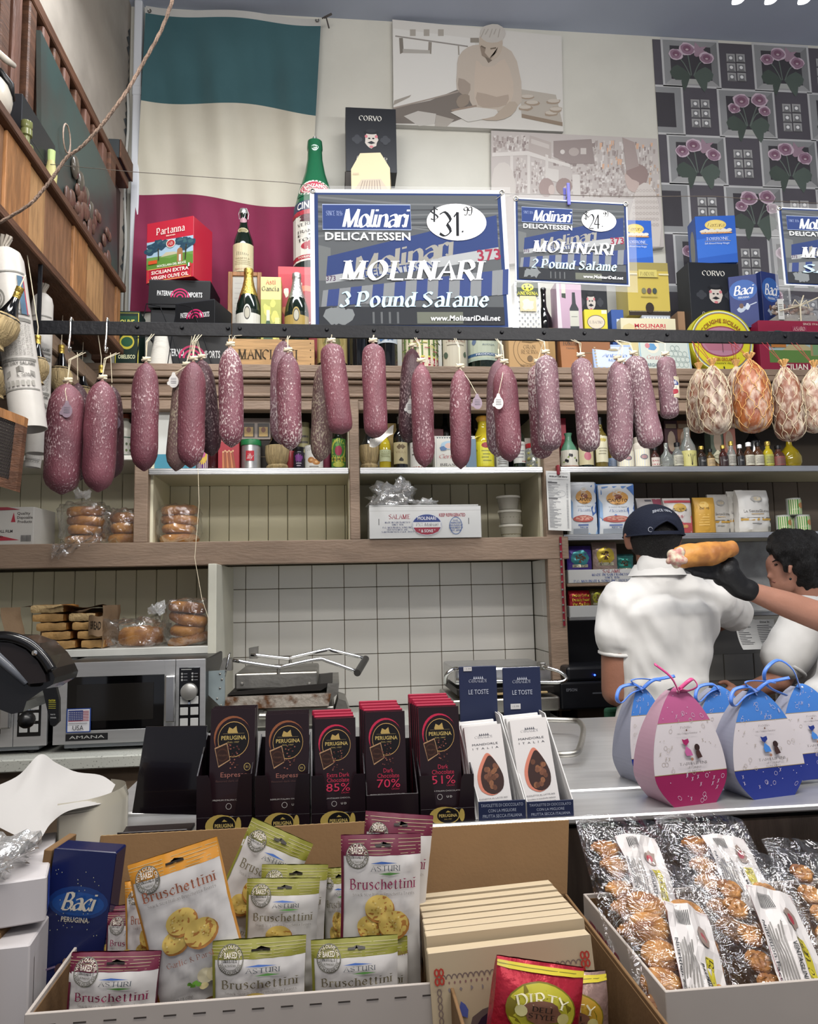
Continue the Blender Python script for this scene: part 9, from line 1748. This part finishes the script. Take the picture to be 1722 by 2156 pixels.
def d_dirty(bc, l2):
    def f(c):
        a_ = c.W/c.H*1.12; T_ = c.text; E_ = c.ell; Q = lambda v: 1-(1-v)*a_; c.text = lambda t, u, v, s, *k, **w: T_(t, u, Q(v), s*a_, *k, **w); c.ell = lambda u, v, ru, rv, *k, **w: E_(u, Q(v), ru, rv*a_, *k, **w)
        c.rect(0, Q(.93), 1, .99, 'b8a830', 8, 1); c.rect(0, Q(.955), 1, Q(.96), '6c6420', 8); c.ell(.5, .64, .4, .24, '6c6018', 26); c.ell(.5, .64, .385, .228, bc, 26); c.h += .0016; c.text('DIRTY', .5, .755, .09, 'd8d0b0', 'R', fit=.6, arc=.09); c.ell(.5, .645, .22, .1, '6a4838', 16, jit=.12); c.ell(.26, .64, .07, .05, 'b8b07c', 12); c.ell(.74, .61, .07, .05, 'b0a468', 12)
        c.text('DELI', .5, .675, .04, '26201c', 'R', fit=.24); c.text('STYLE', .5, .615, .04, '26201c', 'R', fit=.32); c.text('POTATO CHIPS', .5, .5, .045, '8c8430', 'r', fit=.6); c.poly([(.06, Q(.42)), (.94, Q(.4)), (.9, Q(.32)), (.1, Q(.34))], 'a8a48c'); c.text(l2, .5, .37, .035, '3a382c', 'b', fit=.5)
    return f
for lb, a, b, yt, Yb, col, bc, l2, ro in (('shiny brown sea salted chip bag in front of the cream boxes', 1120, 1305, 2078, .865, '8a7068', 'a8842c', 'SEA SALTED', .03), ('shiny red deli style chip bag at the bottom edge of the photo', 988, 1188, 2054, .835, '9c2030', 'a8a030', 'DELI STYLE', .2)):
    t = bag('chip_bag', lb, a, b, yt, Yb, ZF+.004, .05, col, d_dirty(bc, l2), top=.85, pm=GLOSS, m=mat('foil_'+col, col, .3, .35, bump=.5, bs=30), wr=.002); t.rotation_euler = (-.05, ro, 0)
# pastries in clear bags
PST = mat('puff_pastry', 'b07c3c', .45, bump=.5, bs=70, stretch=(1, 1, 4), col2='7a4a20', vs=16, lo=.4, hi=.6); PBAG = film('film_pastry', .03, rough=.07, bump=.8, bs=26, mx_=.38)
def pbag(label, cx, cy, Yc, kind, lab, w=.125, l=.2, rz=0, txt='PALMINE', hz=.05):
    p = PY(cx, cy, Yc); t = thing('pastry_bag', label, 'bag', tuple(p)); T = Matrix.Rotation(rz, 4, 'Y') @ Matrix.Rotation(-.95, 4, 'X'); sd = random.random()*30
    def S(u, v, top=1): 
        q = sin(pi*min(max(u, 0), 1))**.5*sin(pi*min(max(v*.86+.02, 0), 1))**.5; nz = noise.noise(Vector((u*6+sd, v*7, top)))*.011; return T @ Vector(((u-.5)*w*(1.1-.1*q), -(.022*q+nz*q+.002) if top > 0 else .022*q, (v-.5)*l*1.15))
    G().sheet(lambda u, v: S(u, v), 24, 26).sheet(lambda u, v: S(1-u, v, -1), 14, 14).obj('film', PBAG, t, smooth=True); g = []
    for k in range(10):
        x = (-.028, .028)[k % 2]+random.uniform(-.006, .006); z = -.082+.034*(k//2)+random.uniform(-.004, .004); b = G()
        if kind == 'palm':
            for s in (-1, 1): b.tube([(x+s*(.004+.011*cos(a)*(1-a*.06)), -.002, z+.004+.011*sin(a)*(1-a*.06)*1.2) for a in [i*.55 for i in range(13)]], .0048, 7)
        elif kind == 'shell':
            for i in range(7): a = -1+i*.33; b.tube([(x, .003, z-.012), (x+sin(a)*.018, -.004, z+cos(a)*.014), (x+sin(a)*.027, 0, z+cos(a)*.022)], [.003, .006, .005], 7)
        else: b.ball((x, 0, z), .03, .017, .022, 14, 9)
        b.v = [T @ v for v in b.v]; b.obj('pastry', PST, t, smooth=True)
    if lab:
        v0, v1 = lab; c = C(lambda u, v, d: S(.36+.5*u, v0+(v1-v0)*v)+T.to_3x3() @ Vector((0, -.0015-d, 0)), w*.62, (v1-v0)*l, .0001)
        c.rect(0, 0, 1, 1, 'b9b4b2', 8, 8); c.h = .0012; c.frame(.02, .02, .98, .98, .006, '7c3444'); c.rect(.62, .03, .8, .55, 'b0a42c', 2, 6); c.text('Biancoforno', .71, .3, .1, '2c2418', 'k', fit=.5*(v1-v0)*l/(w*.62)*1.0, rot=-pi/2); c.ell(.7, .72, .13, .1, '7c6c64', 14, jit=.2); c.ell(.7, .72, .07, .05, '8c2c38', 10)
        c.text(txt, .52, .35, .05, '2c2c2c', 'b', fit=.45, rot=-pi/2); [c.rect(.1+.055*k, .1, .125+.055*k, .6+.03*(k % 3), '77736f', 1, 5) for k in range(6)]; [c.rect(.2+.03*k, .8, .215+.03*k, .93, '2c2c2c') for k in range(9)]; c.text('Nutrition Facts', .06, .4, .035, '26262a', 'b', fit=.8, rot=-pi/2); c.obj('printed_label', PRINT, t)
pbag('clear bag of shell pastries with white label at the back left of the pastry box', 1340, 1868, 1.11, 'shell', (.25, .82), rz=.12, txt='SFOGLIATINE'); pbag('clear bag of scalloped pastries with nutrition label at the back right', 1530, 1860, 1.12, 'shell', (.25, .8), w=.14, rz=.1)
pbag('front left clear bag of brown palm pastries with nutrition label', 1425, 2005, .97, 'puff', (.1, .72), rz=.3, w=.13, l=.21); pbag('front right clear bag of curled palmier pastries with big white label', 1610, 1965, 1.0, 'palm', (.08, .72), rz=.22, w=.14, l=.21, txt='VENTAGLINI'); pbag('clear pastry bag at the right edge of the photo', 1760, 1925, 1.08, 'palm', None, rz=.2)
# ---- left corner: navy chocolate box, paper, white cartons
def d_baci2(c):
    c.rect(0, 0, 1, 1, '141c48'); c.ell(.5, .78, .48, .07, '1a3468', 20); c.ell(.5, .775, .42, .05, '1c4480', 20); c.ell(.5, .77, .3, .03, '22508c', 18); [c.ell(random.uniform(.08, .92), random.uniform(.65, .92), .006, .0025, 'b8b890', 5) for _ in range(40)]
    c.text('Baci', .52, .79, .07, 'b8b0a0', 'c', fit=.52); c.text('PERUGINA', .5, .715, .02, 'a8a090', 'b', fit=.44); c.poly([(.25, .47), (.62, .48), (.6, .42), (.28, .4)], '7c90a0'); c.ell(.38, .51, .09, .025, '4a3438', 12); c.ell(.45, .54, .05, .018, '8c7058', 9); c.ell(.62, .49, .1, .03, '5c7890', 10, jit=.3); c.ell(.6, .53, .05, .015, '9ab0b8', 8); c.line([(.12, .5), (.3, .52)], .008, '7c6a84'); c.text('Say I LOVE YOU in every language', .5, .26, .016, '77809c', 'i', fit=.6)
z = ZF+.002; t = boxp('chocolate_box', 'tall navy chocolate box with starry print standing left of the toast box', 'box', 48, 190, 1797, 1.08, z, .04, '10163c', d_baci2, rough=.2, pm=GLOSS); t.rotation_euler = (-.04, .1, -.08); t.location.x -= .004
G().bbox(-t['w']/2-.014, -t['w']/2-.003, -.02, .06, 0, t['hh']*.99, .001).obj('cardboard_sleeve', KR2, t)
for lb, px0, px1, yt, Yb, zb in (('lower white carton in the bottom left corner', -130, 28, 2000, 1.0, ZF), ('upper white carton at the left edge with a blue mark', -160, 38, 1866, 1.02, ZY(0, 1962, 1.02))):
    t = boxp('white_carton', lb, 'box', px0, px1, yt, Yb, zb+.001, .2, 'b5b0b0', lambda c: c.rect(.05, .3, .3, .4, 'a49f9e'), side=None, rz=.28 if yt < 1900 else .1)
    w_, h_ = t['w'], t['hh']; c = C(lambda u, v, d: (w_/2+.0004+d, -.1+u*.2, v*h_), .2, h_, .0003); c.rect(.1, .1, .35, .9, '34489c' if yt < 1900 else 'b5b0b0'); c.obj('printed_side', PRINT, t)
gb(-.75, -.42, .96, 1.24, ZF+.001, ZY(0, 1962, 1.02)-.002).obj('carton', KR2, thing('riser_box', 'brown cardboard box under the upper white carton at the left edge', 'box'))
TP = mat('tissue_paper', 'a3a09d', .8, trans=0, bump=.1, bs=20)
pp = thing('butcher_paper_stack', 'stack of white butcher paper bent into a curve beside the black carton', 'paper stack')
def crv(P, Yc, k=6): return _cat([(x, y, Yc[i]) for i, (x, y) in enumerate(P)], k)
tp = crv([(125, 1718), (190, 1708), (240, 1692), (268, 1675), (266, 1664), (238, 1659)], (1.2, 1.21, 1.27, 1.36, 1.44, 1.5))
def lerpc(P, u): f = min(u, .9999)*(len(P)-1); i = int(f); return Vector(P[i]).lerp(Vector(P[i+1]), f-i)
for k in range(6):
    def fs_(u, v): q = lerpc(tp, u); p = PY(*q); p.y += .004*k; p.x -= .002*k; z1 = p.z+.0025*k; p.z = ZF+.02+(z1-ZF-.02)*v; return p
    G().sheet(fs_, 34, 2).obj('paper_sheet', mat('cream_paper', 'beb8a8', .6), pp, smooth=True)
lp = thing('loose_tissue', 'large sheet of translucent white tissue paper peaking in the left corner', 'paper')
tt = crv([(-15, 1658), (40, 1632), (84, 1588), (118, 1606), (160, 1625), (212, 1632), (243, 1652)], (1.25, 1.3, 1.36, 1.38, 1.4, 1.38, 1.33)); bb = crv([(-15, 1735), (40, 1762), (78, 1772), (106, 1735), (140, 1709), (190, 1697), (240, 1688)], (1.12, 1.12, 1.13, 1.17, 1.18, 1.2, 1.3))
def tis(u, v):
    q = lerpc(tt, u).lerp(lerpc(bb, u), v); p = PY(*q); p.y += (.022*noise.noise(Vector((u*4, v*3, 1)))+.008*noise.noise(Vector((u*11, v*8, 4))))*sin(pi*v)-.03*sin(pi*v); return p
G().sheet(tis, 34, 18).obj('sheet', TP, lp, smooth=True)
p = PY(15, 1790, 1.05); plastic('crumpled clear plastic bag lying on the upper white carton at the left edge', p.x-.13, p.x+.012, 1.0, 1.12, ZY(0, 1866, 1.02)+.004, ZY(20, 1760, 1.1), m=film('film_crumple', .22, rough=.1, bump=1., bs=16, white=.12), amp=.03)
